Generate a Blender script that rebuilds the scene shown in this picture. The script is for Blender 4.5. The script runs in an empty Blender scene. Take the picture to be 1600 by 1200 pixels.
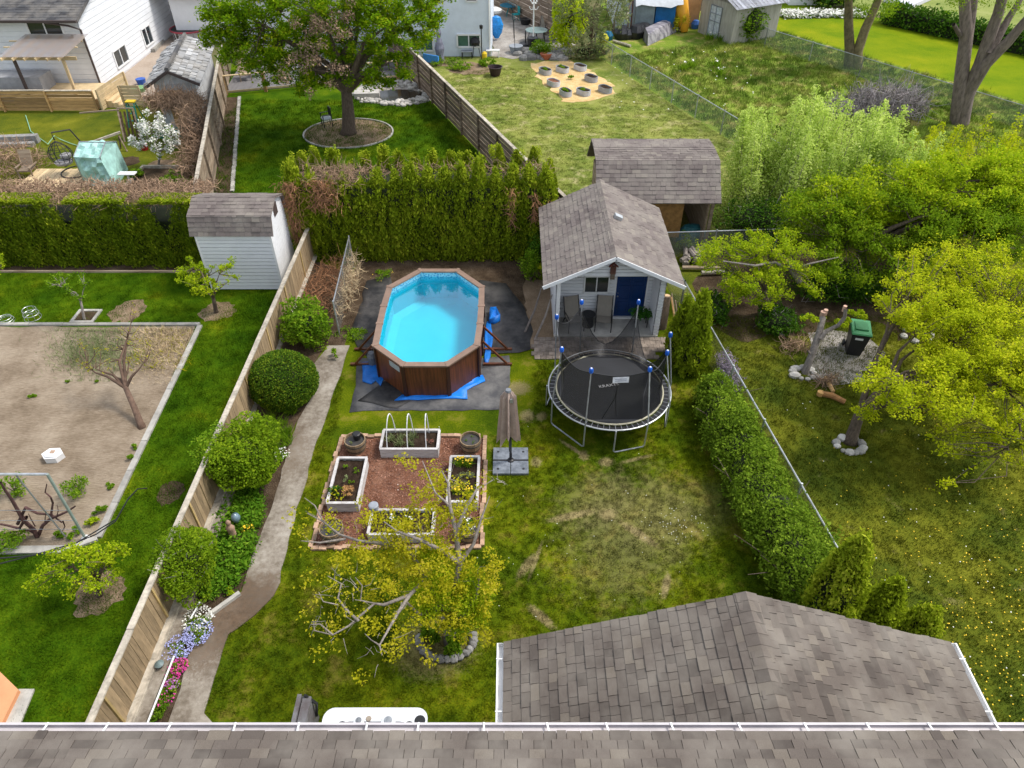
import bpy, math, random
import numpy as np
from mathutils import Vector, Matrix
D = bpy.data
S = bpy.context.scene
COL = S.collection
random.seed(7)
RG = np.random.default_rng(11)
rad = math.radians

# ---------------------------------------------------------------- camera, sky, sun, exposure
CAM_H, PITCH, F = 15.0, rad(41), 1110.0
cam = D.cameras.new('camera'); cam_o = D.objects.new('camera', cam); COL.objects.link(cam_o)
cam_o.location = (0, 0, CAM_H); cam_o.rotation_euler = (rad(90) - PITCH, 0, 0)
cam.sensor_width = 36; cam.lens = 36 * F / 1600; cam.clip_start = 0.1; cam.clip_end = 900
S.camera = cam_o
SUN_EL, SUN_AZ = rad(56), rad(74)          # azimuth from +Y towards +X
w = D.worlds.new('World'); S.world = w; w.use_nodes = True
nt = w.node_tree; nt.nodes.clear()
n_out = nt.nodes.new('ShaderNodeOutputWorld'); n_bg = nt.nodes.new('ShaderNodeBackground')
n_sky = nt.nodes.new('ShaderNodeTexSky'); n_sky.sky_type = 'NISHITA'; n_sky.sun_disc = False
n_sky.sun_elevation = SUN_EL; n_sky.sun_rotation = SUN_AZ; n_sky.dust_density = 1.5; n_sky.air_density = 1.2
n_hs = nt.nodes.new('ShaderNodeHueSaturation'); n_hs.inputs['Saturation'].default_value = 0.42
n_tc = nt.nodes.new('ShaderNodeTexCoord'); n_no = nt.nodes.new('ShaderNodeTexNoise')
n_no.inputs['Scale'].default_value = 3.2; n_no.inputs['Detail'].default_value = 6
n_cr = nt.nodes.new('ShaderNodeMapRange'); n_cr.inputs[1].default_value = .38; n_cr.inputs[2].default_value = .62
n_cr.inputs[3].default_value = .9; n_cr.inputs[4].default_value = 1.45
n_mu = nt.nodes.new('ShaderNodeVectorMath'); n_mu.operation = 'SCALE'
L = nt.links.new
L(n_sky.outputs[0], n_hs.inputs['Color']); L(n_tc.outputs['Generated'], n_no.inputs['Vector'])
L(n_no.outputs['Fac'], n_cr.inputs[0]); L(n_hs.outputs[0], n_mu.inputs[0]); L(n_cr.outputs[0], n_mu.inputs['Scale'])
L(n_mu.outputs[0], n_bg.inputs['Color']); n_bg.inputs['Strength'].default_value = 0.15
L(n_bg.outputs[0], n_out.inputs['Surface'])
sl = D.lights.new('sun', 'SUN'); sl.energy = 2.0; sl.angle = rad(12); sl.color = (1, .95, .87)
so = D.objects.new('sun', sl); COL.objects.link(so)
sd = Vector((math.cos(SUN_EL) * math.sin(SUN_AZ), math.cos(SUN_EL) * math.cos(SUN_AZ), math.sin(SUN_EL)))
so.rotation_euler = sd.to_track_quat('Z', 'Y').to_euler(); so.location = (20, 20, 40)
S.view_settings.view_transform = 'Standard'; S.view_settings.look = 'None'
S.view_settings.gamma = 1; S.view_settings.use_curve_mapping = False
S.view_settings.exposure = 0.66
S.render.engine = 'CYCLES'
try:
    S.cycles.max_bounces = 6; S.cycles.transparent_max_bounces = 12; S.cycles.use_denoising = True
except Exception: pass

# ---------------------------------------------------------------- survey helpers: bearings of the place as seen from the drone
cP, sP = math.cos(PITCH), math.sin(PITCH)
def G(px, py, z=0.0):
    u = (px - 800) / F; v = (600 - py) / F; t = (CAM_H - z) / (sP - cP * v)
    return Vector((u * t, (cP + sP * v) * t, z))
def V(px, py, Y):
    u = (px - 800) / F; v = (600 - py) / F; t = Y / (cP + sP * v)
    return Vector((u * t, Y, CAM_H - (sP - cP * v) * t))

# ---------------------------------------------------------------- object helpers
def tag(o, label=None, cat=None, group=None, kind=None):
    if label: o['label'] = label
    if cat: o['category'] = cat
    if group: o['group'] = group
    if kind: o['kind'] = kind
    return o
def wloc(o):
    p = Vector((0, 0, 0))
    while o is not None: p = p + o.location; o = o.parent
    return p
def link(o, parent=None):
    COL.objects.link(o)
    if parent is not None: o.parent = parent
    return o
def thing(name, label, cat, loc=(0, 0, 0), group=None):
    o = D.objects.new(name, None); o.empty_display_size = .2; link(o); o.location = Vector(loc)
    return tag(o, label, cat, group)
def copy_tree(o, parent=None):
    c = o.copy(); COL.objects.link(c)
    if parent is not None: c.parent = parent
    for ch in list(o.children): copy_tree(ch, c)
    return c
def place(o, loc, rz=0.0, sc=None, label=None, group=None):
    o.location = Vector(loc); o.rotation_euler = (0, 0, rz)
    if sc: o.scale = (sc, sc, sc) if not hasattr(sc, '__len__') else sc
    if label: o['label'] = label
    if group: o['group'] = group
    return o

class MB:
    def __init__(s): s.v = []; s.f = []; s.r = []
    def add(s, vs, fs, r=None):
        b = len(s.v); s.v.extend([tuple(x) for x in vs]); s.f.extend([tuple(i + b for i in q) for q in fs])
        s.r.extend([random.random() if r is None else r] * len(fs)); return s
    def box(s, x0, x1, y0, y1, z0, z1, r=None):
        return s.add([(x0,y0,z0),(x1,y0,z0),(x1,y1,z0),(x0,y1,z0),(x0,y0,z1),(x1,y0,z1),(x1,y1,z1),(x0,y1,z1)],
                     [(3,2,1,0),(4,5,6,7),(0,1,5,4),(1,2,6,5),(2,3,7,6),(3,0,4,7)], r)
    def cbox(s, c, size, rz=0, rx=0, ry=0, r=None):
        m = Matrix.Translation(Vector(c)) @ Matrix.Rotation(rz,4,'Z') @ Matrix.Rotation(ry,4,'Y') @ Matrix.Rotation(rx,4,'X')
        a, b, h = [q / 2 for q in size]
        return s.add([m @ Vector(p) for p in [(-a,-b,-h),(a,-b,-h),(a,b,-h),(-a,b,-h),(-a,-b,h),(a,-b,h),(a,b,h),(-a,b,h)]],
                     [(3,2,1,0),(4,5,6,7),(0,1,5,4),(1,2,6,5),(2,3,7,6),(3,0,4,7)], r)
    def beam(s, p, q, wd, ht, r=None, up=(0,0,1)):
        p, q = Vector(p), Vector(q); d = (q - p).normalized(); up = Vector(up)
        sd = d.cross(up)
        if sd.length < 1e-4: sd = d.cross(Vector((0,1,0)))
        sd.normalize(); u2 = sd.cross(d); a = sd * wd / 2; b = u2 * ht / 2
        return s.add([p-a-b, p+a-b, p+a+b, p-a+b, q-a-b, q+a-b, q+a+b, q-a+b],
                     [(0,1,2,3),(7,6,5,4),(4,5,1,0),(5,6,2,1),(6,7,3,2),(7,4,0,3)], r)
    def tube(s, pts, rr, n=6, r=None, cap=True):
        pts = [Vector(p) for p in pts]
        if not hasattr(rr, '__len__'): rr = [rr] * len(pts)
        b = len(s.v); k = len(pts); ref = None
        for i, p in enumerate(pts):
            d = (pts[min(i+1,k-1)] - pts[max(i-1,0)])
            d = d.normalized() if d.length > 1e-9 else Vector((0,0,1))
            if ref is None: ref = d.orthogonal().normalized()
            ref = (ref - d * ref.dot(d))
            ref = ref.normalized() if ref.length > 1e-6 else d.orthogonal().normalized()
            bb = d.cross(ref)
            for j in range(n):
                a = 2 * math.pi * j / n
                s.v.append(tuple(p + (ref * math.cos(a) + bb * math.sin(a)) * rr[i]))
        rv = random.random() if r is None else r
        for i in range(k-1):
            for j in range(n):
                s.f.append((b+i*n+j, b+i*n+(j+1)%n, b+(i+1)*n+(j+1)%n, b+(i+1)*n+j)); s.r.append(rv)
        if cap and n > 2:
            s.f.append(tuple(b+j for j in range(n))[::-1]); s.f.append(tuple(b+(k-1)*n+j for j in range(n))); s.r += [rv, rv]
        return s
    def lathe(s, c, prof, n=20, r=None, sx=1, sy=1):
        c = Vector(c); b = len(s.v); k = len(prof); rv = random.random() if r is None else r
        for (q, z) in prof:
            for j in range(n):
                a = 2*math.pi*j/n; s.v.append((c.x + q*sx*math.cos(a), c.y + q*sy*math.sin(a), c.z + z))
        for i in range(k-1):
            for j in range(n):
                s.f.append((b+i*n+j, b+i*n+(j+1)%n, b+(i+1)*n+(j+1)%n, b+(i+1)*n+j)); s.r.append(rv)
        if prof[0][0] > 1e-4: s.f.append(tuple(b+j for j in range(n))[::-1]); s.r.append(rv)
        if prof[-1][0] > 1e-4: s.f.append(tuple(b+(k-1)*n+j for j in range(n))); s.r.append(rv)
        return s
    def torus(s, c, R, q, n=40, m=6, r=None, mat=None):
        c = Vector(c); b = len(s.v); rv = random.random() if r is None else r
        for i in range(n):
            a = 2*math.pi*i/n
            for j in range(m):
                t = 2*math.pi*j/m
                p = Vector(((R+q*math.cos(t))*math.cos(a), (R+q*math.cos(t))*math.sin(a), q*math.sin(t)))
                if mat is not None: p = mat @ p
                s.v.append(tuple(c + p))
        for i in range(n):
            for j in range(m):
                s.f.append((b+i*m+j, b+((i+1)%n)*m+j, b+((i+1)%n)*m+(j+1)%m, b+i*m+(j+1)%m)); s.r.append(rv)
        return s
    def poly(s, pts, z0, z1=None, r=None):      # a flat polygon, or a prism between z0 and z1
        n = len(pts)
        ar = sum(pts[i][0]*pts[(i+1)%n][1]-pts[(i+1)%n][0]*pts[i][1] for i in range(n))
        if ar < 0: pts = pts[::-1]
        if z1 is None: return s.add([(p[0],p[1],z0) for p in pts], [tuple(range(n))], r)
        vs = [(p[0],p[1],z0) for p in pts] + [(p[0],p[1],z1) for p in pts]
        return s.add(vs, [tuple(range(n))[::-1], tuple(range(n,2*n))] + [(i,(i+1)%n,n+(i+1)%n,n+i) for i in range(n)], r)
    def mesh(s, name, m, off=None, smooth=False):
        me = D.meshes.new(name)
        vs = s.v if off is None else [(a-off.x, b-off.y, c-off.z) for a, b, c in s.v]
        me.from_pydata(vs, [], s.f); me.materials.append(m)
        at = me.attributes.new('rnd', 'FLOAT', 'FACE'); at.data.foreach_set('value', s.r)
        if smooth: me.polygons.foreach_set('use_smooth', [True]*len(me.polygons))
        me.update(); return me
    def build(s, name, m, parent=None, smooth=False, kind=None):
        off = wloc(parent) if parent is not None else None
        o = D.objects.new(name, s.mesh(name, m, off, smooth)); link(o, parent)
        if kind: o['kind'] = kind
        return o

def npbuild(name, Vt, nper, m, parent=None, rnd=None, kind=None, smooth=False):
    """Vt: (N*nper,3) vertices, one nper-gon for every nper vertices"""
    Vt = np.asarray(Vt, dtype=np.float32).reshape(-1, 3); N = len(Vt)//nper
    if parent is not None: Vt = Vt - np.array(wloc(parent), dtype=np.float32)
    me = D.meshes.new(name); me.vertices.add(N*nper); me.vertices.foreach_set('co', Vt.ravel())
    me.loops.add(N*nper); me.loops.foreach_set('vertex_index', np.arange(N*nper, dtype=np.int32))
    me.polygons.add(N); me.polygons.foreach_set('loop_start', np.arange(N, dtype=np.int32)*nper)
    try: me.polygons.foreach_set('loop_total', np.full(N, nper, dtype=np.int32))
    except Exception: pass
    me.materials.append(m); me.update(calc_edges=True)
    at = me.attributes.new('rnd', 'FLOAT', 'FACE')
    at.data.foreach_set('value', (RG.random(N) if rnd is None else rnd).astype(np.float32))
    o = D.objects.new(name, me); link(o, parent)
    if kind: o['kind'] = kind
    return o

# ---------------------------------------------------------------- materials
_M = {}
def nodes(name):
    m = D.materials.new(name); m.use_nodes = True; t = m.node_tree
    return m, t, t.nodes['Principled BSDF'], t.nodes['Material Output']
def nd(t, ty, **kw):
    n = t.nodes.new(ty)
    for k, v in kw.items():
        if k in n.inputs.keys() if isinstance(k, str) and not hasattr(n, k) else False: n.inputs[k].default_value = v
        elif hasattr(n, k): setattr(n, k, v)
    return n
def rnd_node(t):
    a = t.nodes.new('ShaderNodeAttribute'); a.attribute_name = 'rnd'
    o = t.nodes.new('ShaderNodeObjectInfo'); ad = t.nodes.new('ShaderNodeMath'); ad.operation = 'ADD'
    fr = t.nodes.new('ShaderNodeMath'); fr.operation = 'FRACT'
    t.links.new(a.outputs['Fac'], ad.inputs[0]); t.links.new(o.outputs['Random'], ad.inputs[1]); t.links.new(ad.outputs[0], fr.inputs[0])
    return fr.outputs[0]
def noise(t, scale, detail=4, vec=None, rough=.55):
    n = t.nodes.new('ShaderNodeTexNoise'); n.inputs['Scale'].default_value = scale; n.inputs['Detail'].default_value = detail
    n.inputs['Roughness'].default_value = rough
    if vec is not None: t.links.new(vec, n.inputs['Vector'])
    return n.outputs['Fac']
def ramp(t, fac, stops):
    r = t.nodes.new('ShaderNodeValToRGB'); e = r.color_ramp.elements
    while len(e) < len(stops): e.new(.5)
    for el, (p, c) in zip(e, stops): el.position = p; el.color = (*c, 1) if len(c) == 3 else c
    t.links.new(fac, r.inputs[0]); return r.outputs[0]
def mix(t, fac, a, b, mode='MIX'):
    m = t.nodes.new('ShaderNodeMix'); m.data_type = 'RGBA'; m.blend_type = mode
    for i, q in ((0, fac), (6, a), (7, b)):
        if hasattr(q, 'node'): t.links.new(q, m.inputs[i])
        elif i == 0: m.inputs[0].default_value = q
        else: m.inputs[i].default_value = (*q, 1)
    return m.outputs[2]
def mrange(t, fac, a, b, c=0., d=1.):
    m = t.nodes.new('ShaderNodeMapRange'); t.links.new(fac, m.inputs[0])
    for i, q in enumerate((a, b, c, d)): m.inputs[i+1].default_value = q
    return m.outputs[0]
def bump(t, bs, h, st=.3, dist=.02):
    b = t.nodes.new('ShaderNodeBump'); b.inputs['Strength'].default_value = st; b.inputs['Distance'].default_value = dist
    t.links.new(h, b.inputs['Height']); t.links.new(b.outputs[0], bs.inputs['Normal'])
def wpos(t):
    return t.nodes.new('ShaderNodeNewGeometry').outputs['Position']
def mat(name, col, rough=.7, var=.25, scale=6, metal=0, col2=None, bmp=.0, rv=.25, spec=.4, stretch=None, emi=None):
    """a weathered surface: base colour, a second tone spread by noise, a little random shift for each piece"""
    if name in _M: return _M[name]
    m, t, bs, out = nodes(name)
    vec = wpos(t)
    if stretch:
        mp = t.nodes.new('ShaderNodeMapping'); mp.inputs['Scale'].default_value = stretch; t.links.new(vec, mp.inputs[0]); vec = mp.outputs[0]
    c2 = col2 or tuple(q*(1-var) for q in col)
    n1 = noise(t, scale, 5, vec, .65)
    c = mix(t, mrange(t, n1, .38, .64), col, c2)
    r = rnd_node(t)
    hs = t.nodes.new('ShaderNodeHueSaturation'); t.links.new(c, hs.inputs['Color'])
    t.links.new(mrange(t, r, 0, 1, 1-rv, 1+rv), hs.inputs['Value'])
    t.links.new(hs.outputs[0], bs.inputs['Base Color'])
    bs.inputs['Roughness'].default_value = rough; bs.inputs['Metallic'].default_value = metal
    bs.inputs['Specular IOR Level'].default_value = spec
    if bmp: bump(t, bs, noise(t, scale*6, 6, vec, .7), bmp, .02)
    _M[name] = m; return m
def leafmat(name, a, b, c=None, trans=.35, rough=.75):
    if name in _M: return _M[name]
    m, t, bs, out = nodes(name)
    r = rnd_node(t)
    big = noise(t, .9, 3, wpos(t))
    stops = [(0, a), (.6, b)] + ([(1, c)] if c else [])
    fac = t.nodes.new('ShaderNodeMath'); fac.operation = 'ADD'
    t.links.new(mrange(t, r, 0, 1, 0, .72), fac.inputs[0]); t.links.new(mrange(t, big, .35, .65, 0, .28), fac.inputs[1])
    col = ramp(t, fac.outputs[0], stops)
    t.links.new(col, bs.inputs['Base Color']); bs.inputs['Roughness'].default_value = rough
    bs.inputs['Specular IOR Level'].default_value = .05
    tr = t.nodes.new('ShaderNodeBsdfTranslucent'); t.links.new(mix(t, .35, col, (.9,1,.3), 'MULTIPLY'), tr.inputs[0])
    ms = t.nodes.new('ShaderNodeMixShader'); ms.inputs[0].default_value = trans
    t.links.new(bs.outputs[0], ms.inputs[1]); t.links.new(tr.outputs[0], ms.inputs[2]); t.links.new(ms.outputs[0], out.inputs[0])
    _M[name] = m; return m
def groundmat(name, cols, scale=.6, fine=18, dry=None, drycov=.5, patches=(), patchcol=(.2,.16,.09), specks=None, bmp=.6, streak=None):
    """ground colour by world position: mottled tones, dry areas, worn patches (x,y,rx,ry,rot) and flower specks"""
    m, t, bs, out = nodes(name)
    vec = wpos(t)
    if streak:
        mp = t.nodes.new('ShaderNodeMapping'); mp.inputs['Scale'].default_value = streak; t.links.new(vec, mp.inputs[0]); v2 = mp.outputs[0]
    else: v2 = vec
    n1 = noise(t, scale, 7, vec, .65); n2 = noise(t, fine, 4, v2, .7)
    ad = t.nodes.new('ShaderNodeMath'); ad.operation = 'MULTIPLY_ADD'; t.links.new(n2, ad.inputs[0]); ad.inputs[1].default_value = .55; t.links.new(n1, ad.inputs[2])
    k = len(cols); f = mrange(t, ad.outputs[0], .52, 1.02)
    c = ramp(t, f, [(i/(k-1), q) for i, q in enumerate(cols)])
    if dry:
        nd1 = noise(t, 1.1, 8, vec, .72)
        c = mix(t, mrange(t, nd1, drycov, drycov+.14), c, dry)
    for i, (x, y, rx, ry, rot, st) in enumerate(patches):
        mp = t.nodes.new('ShaderNodeMapping'); mp.vector_type = 'TEXTURE'
        mp.inputs['Location'].default_value = (x, y, 0); mp.inputs['Rotation'].default_value = (0, 0, rot); mp.inputs['Scale'].default_value = (rx, ry, 50)
        t.links.new(vec, mp.inputs[0])
        ln = t.nodes.new('ShaderNodeVectorMath'); ln.operation = 'LENGTH'; t.links.new(mp.outputs[0], ln.inputs[0])
        nn = noise(t, 2.5 if rx > 1 else 14, 6, vec, .75)
        sb = t.nodes.new('ShaderNodeMath'); sb.operation = 'MULTIPLY_ADD'; t.links.new(nn, sb.inputs[0]); sb.inputs[1].default_value = 2.2; t.links.new(ln.outputs['Value'], sb.inputs[2])
        fc = mrange(t, sb.outputs[0], 1.7, 2.3, st, 0)
        c = mix(t, fc, c, mix(t, mrange(t, n2, .35, .65), patchcol, tuple(q*.6 for q in patchcol)))
    if specks:
        vo = t.nodes.new('ShaderNodeTexVoronoi'); vo.inputs['Scale'].default_value = specks[1]; t.links.new(vec, vo.inputs['Vector'])
        c = mix(t, mrange(t, vo.outputs['Distance'], .12, .16, 1, 0), c, specks[0])
    t.links.new(c, bs.inputs['Base Color']); bs.inputs['Roughness'].default_value = .95; bs.inputs['Specular IOR Level'].default_value = .03
    if bmp: bump(t, bs, n2, bmp, .05)
    return m

# ---------------------------------------------------------------- leaves, blades, twigs
def unit(a): return a / np.maximum(np.linalg.norm(a, axis=1, keepdims=True), 1e-9)
def leafq(P, size, aspect=.55, up=.5, axis=None, jit=.35):
    """one rhombic leaf per point"""
    P = np.asarray(P, dtype=float); N = len(P)
    nrm = unit(RG.normal(size=(N, 3)) + np.array([0, 0, up*2]))
    if axis is None:
        a = unit(np.cross(nrm, RG.normal(size=(N, 3))))
    else:
        a = unit(np.asarray(axis) + RG.normal(size=(N, 3))*jit); nrm = unit(RG.normal(size=(N,3)))
    b = unit(np.cross(nrm, a))
    sz = (size * (1 + RG.normal(size=(N, 1))*.25)).clip(size*.4, size*1.8)
    A = a*sz/2; B = b*sz*aspect/2
    out = np.empty((N, 4, 3)); out[:,0] = P-A; out[:,1] = P+B-A*.1; out[:,2] = P+A; out[:,3] = P-B-A*.1
    return out.reshape(-1, 3)
def ball(n, c, r, shell=.0):
    d = unit(RG.normal(size=(n, 3))); q = RG.random((n, 1))**(1/3)
    if shell: q = 1-(1-q)*(1-shell)
    return np.array(c) + d*q*np.array(r)
def clumped(n, centres, r):
    centres = np.asarray(centres); k = RG.integers(0, len(centres), n)
    return centres[k] + unit(RG.normal(size=(n,3))) * (RG.random((n,1))**.5) * np.array(r)
def blades(P, h, wd, lean=.35):
    """one upright tapering blade per point"""
    P = np.asarray(P, dtype=float); N = len(P); a = RG.random(N)*6.283
    side = np.stack([np.cos(a), np.sin(a), np.zeros(N)], 1)*wd/2
    hh = h*(.6+RG.random((N,1))*.7)
    tip = P + np.concatenate([RG.normal(size=(N,2))*lean, np.ones((N,1))], 1)*hh
    out = np.empty((N,3,3)); out[:,0] = P-side; out[:,1] = P+side; out[:,2] = tip
    return out.reshape(-1,3)
def sprays(P, k, rx, rz, frac=.75):
    """gather part of the leaf points into sprays, leaving darker gaps between them"""
    n = int(len(P)*frac); A = P[RG.integers(0, len(P), k)]; j = RG.integers(0, k, n)
    return np.concatenate([A[j] + RG.normal(size=(n,3))*np.array([rx,rx,rz]), P[n:]])
def twigs(mb, starts, ln, r, droop=0., n=3, dirs=None, up=.2):
    for i, p in enumerate(starts):
        p = Vector(p); d = Vector(RG.normal(size=3)) if dirs is None else Vector(dirs[i])
        d.z += up; d.normalize(); l = ln*random.uniform(.5, 1.3)
        m1 = p + d*l*.5 + Vector(RG.normal(size=3))*l*.12
        e = p + d*l + Vector(RG.normal(size=3))*l*.18 + Vector((0,0,-droop*l))
        mb.tube([p, m1, e], [r, r*.75, r*.3], n, cap=False)
    return mb
def scatter(name, poly, z, tuft, density, parent=None, label=None, smin=.6, smax=1.3, cat='grass', seed=1):
    mb = MB(); mb.poly(poly, z); o = mb.build(name, tuft.data.materials[0], parent)
    g = D.node_groups.new(name+'_nodes', 'GeometryNodeTree')
    g.interface.new_socket('Geometry', in_out='INPUT', socket_type='NodeSocketGeometry')
    g.interface.new_socket('Geometry', in_out='OUTPUT', socket_type='NodeSocketGeometry')
    i = g.nodes.new('NodeGroupInput'); u = g.nodes.new('NodeGroupOutput')
    d = g.nodes.new('GeometryNodeDistributePointsOnFaces'); d.inputs['Density'].default_value = density; d.inputs['Seed'].default_value = seed
    ip = g.nodes.new('GeometryNodeInstanceOnPoints'); oi = g.nodes.new('GeometryNodeObjectInfo'); oi.inputs['Object'].default_value = tuft
    rr = g.nodes.new('FunctionNodeRandomValue'); rr.data_type = 'FLOAT_VECTOR'; rr.inputs[0].default_value = (-.15,-.15,0); rr.inputs[1].default_value = (.15,.15,6.28)
    rs = g.nodes.new('FunctionNodeRandomValue'); rs.data_type = 'FLOAT'; rs.inputs[2].default_value = smin; rs.inputs[3].default_value = smax
    k = g.links.new
    k(i.outputs[0], d.inputs['Mesh']); k(d.outputs['Points'], ip.inputs['Points']); k(oi.outputs['Geometry'], ip.inputs['Instance'])
    k(rr.outputs[0], ip.inputs['Rotation']); k(rs.outputs[1], ip.inputs['Scale']); k(ip.outputs[0], u.inputs[0])
    md = o.modifiers.new('scatter', 'NODES'); md.node_group = g
    return tag(o, label, cat, kind='stuff')
def tuft(name, m, n, r, h, wd):
    P = np.zeros((n,3)); P[:,:2] = RG.normal(size=(n,2))*r
    o = npbuild(name, blades(P, h, wd, .55), 3, m); COL.objects.unlink(o); return o
def ragged(pts, step=.25, jit=.05):
    out = []
    n = len(pts)
    for i in range(n):
        a, b = Vector(pts[i][:2]), Vector(pts[(i+1)%n][:2]); k = max(1, int((b-a).length/step))
        for j in range(k):
            p = a.lerp(b, j/k); out.append((p.x+random.gauss(0,jit), p.y+random.gauss(0,jit)))
    return out
def sheet(name, m, pts, z, jit=.0, step=.3, kind='structure', parent=None, px=False, smooth_j=0):
    if px: pts = [G(*p)[:2] for p in pts]
    pts = [tuple(p[:2]) for p in pts]
    if jit: pts = ragged(pts, step, jit)
    mb = MB(); mb.poly(pts, z); o = mb.build(name, m, parent)
    if kind: o['kind'] = kind
    return o
def ell(cx, cy, rx, ry, n=28, jit=.0, rot=0):
    c, s = math.cos(rot), math.sin(rot); out = []
    for i in range(n):
        a = 2*math.pi*i/n; k = 1+random.gauss(0, jit); x, y = rx*k*math.cos(a), ry*k*math.sin(a)
        out.append((cx+x*c-y*s, cy+x*s+y*c))
    return out

# ---------------------------------------------------------------- shared materials
def mark(p, q, wd, st=1.0):
    a, b = G(*p), G(*q); c = (a+b)/2; d = b-a
    return (c.x, c.y, d.length/2+.1, wd, math.atan2(d.y, d.x), st)
def blot(px, py, r, st=.9, ry=None):
    c = G(px, py); return (c.x, c.y, r, ry or r*.8, random.random()*3, st)
P_lawn = [blot(985, 830, 2.3, .36, 1.6), blot(930, 780, 1.3, .3, .9), blot(1070, 800, 1.0, .25, 1.8),
          mark((862,813),(925,799),.13), mark((974,818),(1023,851),.13), mark((880,691),(912,712),.07), mark((975,722),(1017,712),.07,.8),
          mark((836,868),(812,898),.12,.9), mark((845,853),(828,900),.06,.8), mark((830,950),(862,978),.12), mark((1037,930),(1044,900),.1),
          blot(808,607,.42), blot(824,650,.28), blot(846,651,.2), blot(947,722,.22), blot(912,712,.18), blot(950,804,.25), blot(838,722,.2,.8),
          blot(680,1010,.9,.7)]
M_lawn = groundmat('own_lawn', [(.022,.046,.002),(.055,.09,.003),(.12,.15,.004),(.25,.215,.008)], .55, 22, (.19,.165,.03), .54, P_lawn, (.33,.27,.12))
M_nlawn = groundmat('rich_lawn', [(.014,.042,.002),(.034,.083,.002),(.07,.13,.003),(.18,.2,.006)], .5, 20, (.14,.18,.02), .66)
M_rlawn = groundmat('olive_lawn', [(.035,.06,.008),(.075,.1,.01),(.13,.14,.012),(.2,.2,.02)], .5, 20, (.24,.2,.08), .6)
M_mlawn = groundmat('dry_lawn', [(.08,.12,.02),(.15,.19,.035),(.24,.26,.06),(.33,.31,.11)], .45, 16, (.4,.36,.17), .53)
M_wild = groundmat('wild_grass_ground', [(.05,.1,.015),(.11,.18,.02),(.2,.27,.035),(.36,.35,.08)], .35, 14, (.34,.29,.1), .5)
M_brightlawn = groundmat('bright_lawn', [(.07,.14,.004),(.12,.19,.005),(.18,.23,.006),(.26,.27,.01)], .25, 14)
M_farlawn = groundmat('far_lawn', [(.12,.17,.04),(.22,.26,.07),(.33,.34,.13)], .3, 12)
M_base = groundmat('base_ground', [(.07,.08,.03),(.12,.12,.05),(.17,.15,.08)], .3, 12)
M_soil = groundmat('tilled_soil', [(.13,.098,.066),(.225,.172,.12),(.32,.255,.185),(.42,.35,.265)], .6, 16, bmp=.8, streak=(.35,2.2,1))
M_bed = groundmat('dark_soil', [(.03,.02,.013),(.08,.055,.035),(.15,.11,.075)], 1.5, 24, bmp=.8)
M_potsoil = groundmat('potting_soil', [(.018,.012,.008),(.038,.025,.017),(.075,.053,.037)], 3, 30, bmp=.8)
M_mulch = groundmat('bark_mulch', [(.09,.035,.022),(.2,.09,.055),(.32,.17,.11)], 2, 34, bmp=.9)
M_dirt = groundmat('worn_dirt', [(.14,.1,.06),(.24,.17,.11),(.34,.26,.18)], 1.3, 26)
M_straw = groundmat('straw', [(.42,.27,.1),(.62,.43,.2),(.75,.58,.33)], 1.5, 20)
M_gravel = groundmat('gravel', [(.16,.14,.12),(.32,.29,.26),(.5,.47,.43)], 1, 30)
M_conc = groundmat('old_concrete', [(.1,.082,.062),(.185,.155,.122),(.29,.255,.21),(.38,.345,.295)], .9, 9, bmp=.15, patches=[(G(380,940).x,G(380,940).y,1.1,.8,.4,.75),(G(330,1000).x,G(330,1000).y,1.,.6,1,.7),(G(455,700).x,G(455,700).y,.6,1.2,.2,.45)], patchcol=(.15,.1,.065))
M_cement = mat('pale_concrete', (.42,.4,.36), .85, .3, 3, bmp=.2)
M_drive = groundmat('driveway_concrete', [(.28,.22,.17),(.38,.31,.25),(.44,.37,.31)], .4, 8, bmp=.1)

def shinglemat(name, a, b, c):
    m, t, bs, out = nodes(name)
    r = rnd_node(t); col = ramp(t, r, [(0, a), (.45, b), (.8, b), (1, c)])
    vec = wpos(t); g = noise(t, 130, 2, vec, .8); g2 = noise(t, 1.1, 4, vec, .6)
    col = mix(t, mrange(t, g, .3, .7, 0, .55), col, tuple(q*.45 for q in b))
    col = mix(t, mrange(t, g2, .4, .7, 0, .5), col, (.3,.27,.23))
    t.links.new(col, bs.inputs['Base Color']); bs.inputs['Roughness'].default_value = .93; bs.inputs['Specular IOR Level'].default_value = .15
    bump(t, bs, g, .5, .01); return m
M_shingle = shinglemat('asphalt_shingle', (.085,.071,.062), (.15,.125,.107), (.215,.182,.145))
M_shingle2 = shinglemat('weathered_shingle', (.14,.115,.108), (.2,.168,.155), (.27,.235,.2))
M_dkshingle = shinglemat('dark_shingle', (.05,.05,.055), (.09,.09,.095), (.13,.13,.13))
M_tile = shinglemat('mossy_tile', (.18,.18,.18), (.36,.36,.36), (.6,.6,.6))
M_white = mat('white_paint', (.78,.78,.78), .55, .08, 2, rv=.05)
M_gutter = mat('gutter_metal', (.58,.54,.55), .5, .2, 2, rv=.04)
M_siding = mat('white_siding', (.74,.75,.77), .6, .08, 1.5, rv=.05)
M_stucco = mat('white_stucco', (.66,.72,.8), .9, .08, 2, bmp=.5, rv=.03)
M_fence = mat('fence_board', (.34,.245,.14), .85, .35, 3, stretch=(4,4,.7), bmp=.35, rv=.22)
M_fencecap = mat('weathered_cap', (.52,.46,.37), .9, .45, 5, bmp=.4, rv=.15)
M_brownfence = mat('brown_fence', (.13,.085,.055), .9, .45, 2, col2=(.26,.2,.15), stretch=(.6,.6,5), bmp=.3, rv=.4)
M_greyfence = mat('grey_fence', (.19,.135,.09), .9, .4, 2, col2=(.32,.25,.18), stretch=(.6,.6,5), bmp=.3, rv=.35)
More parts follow.
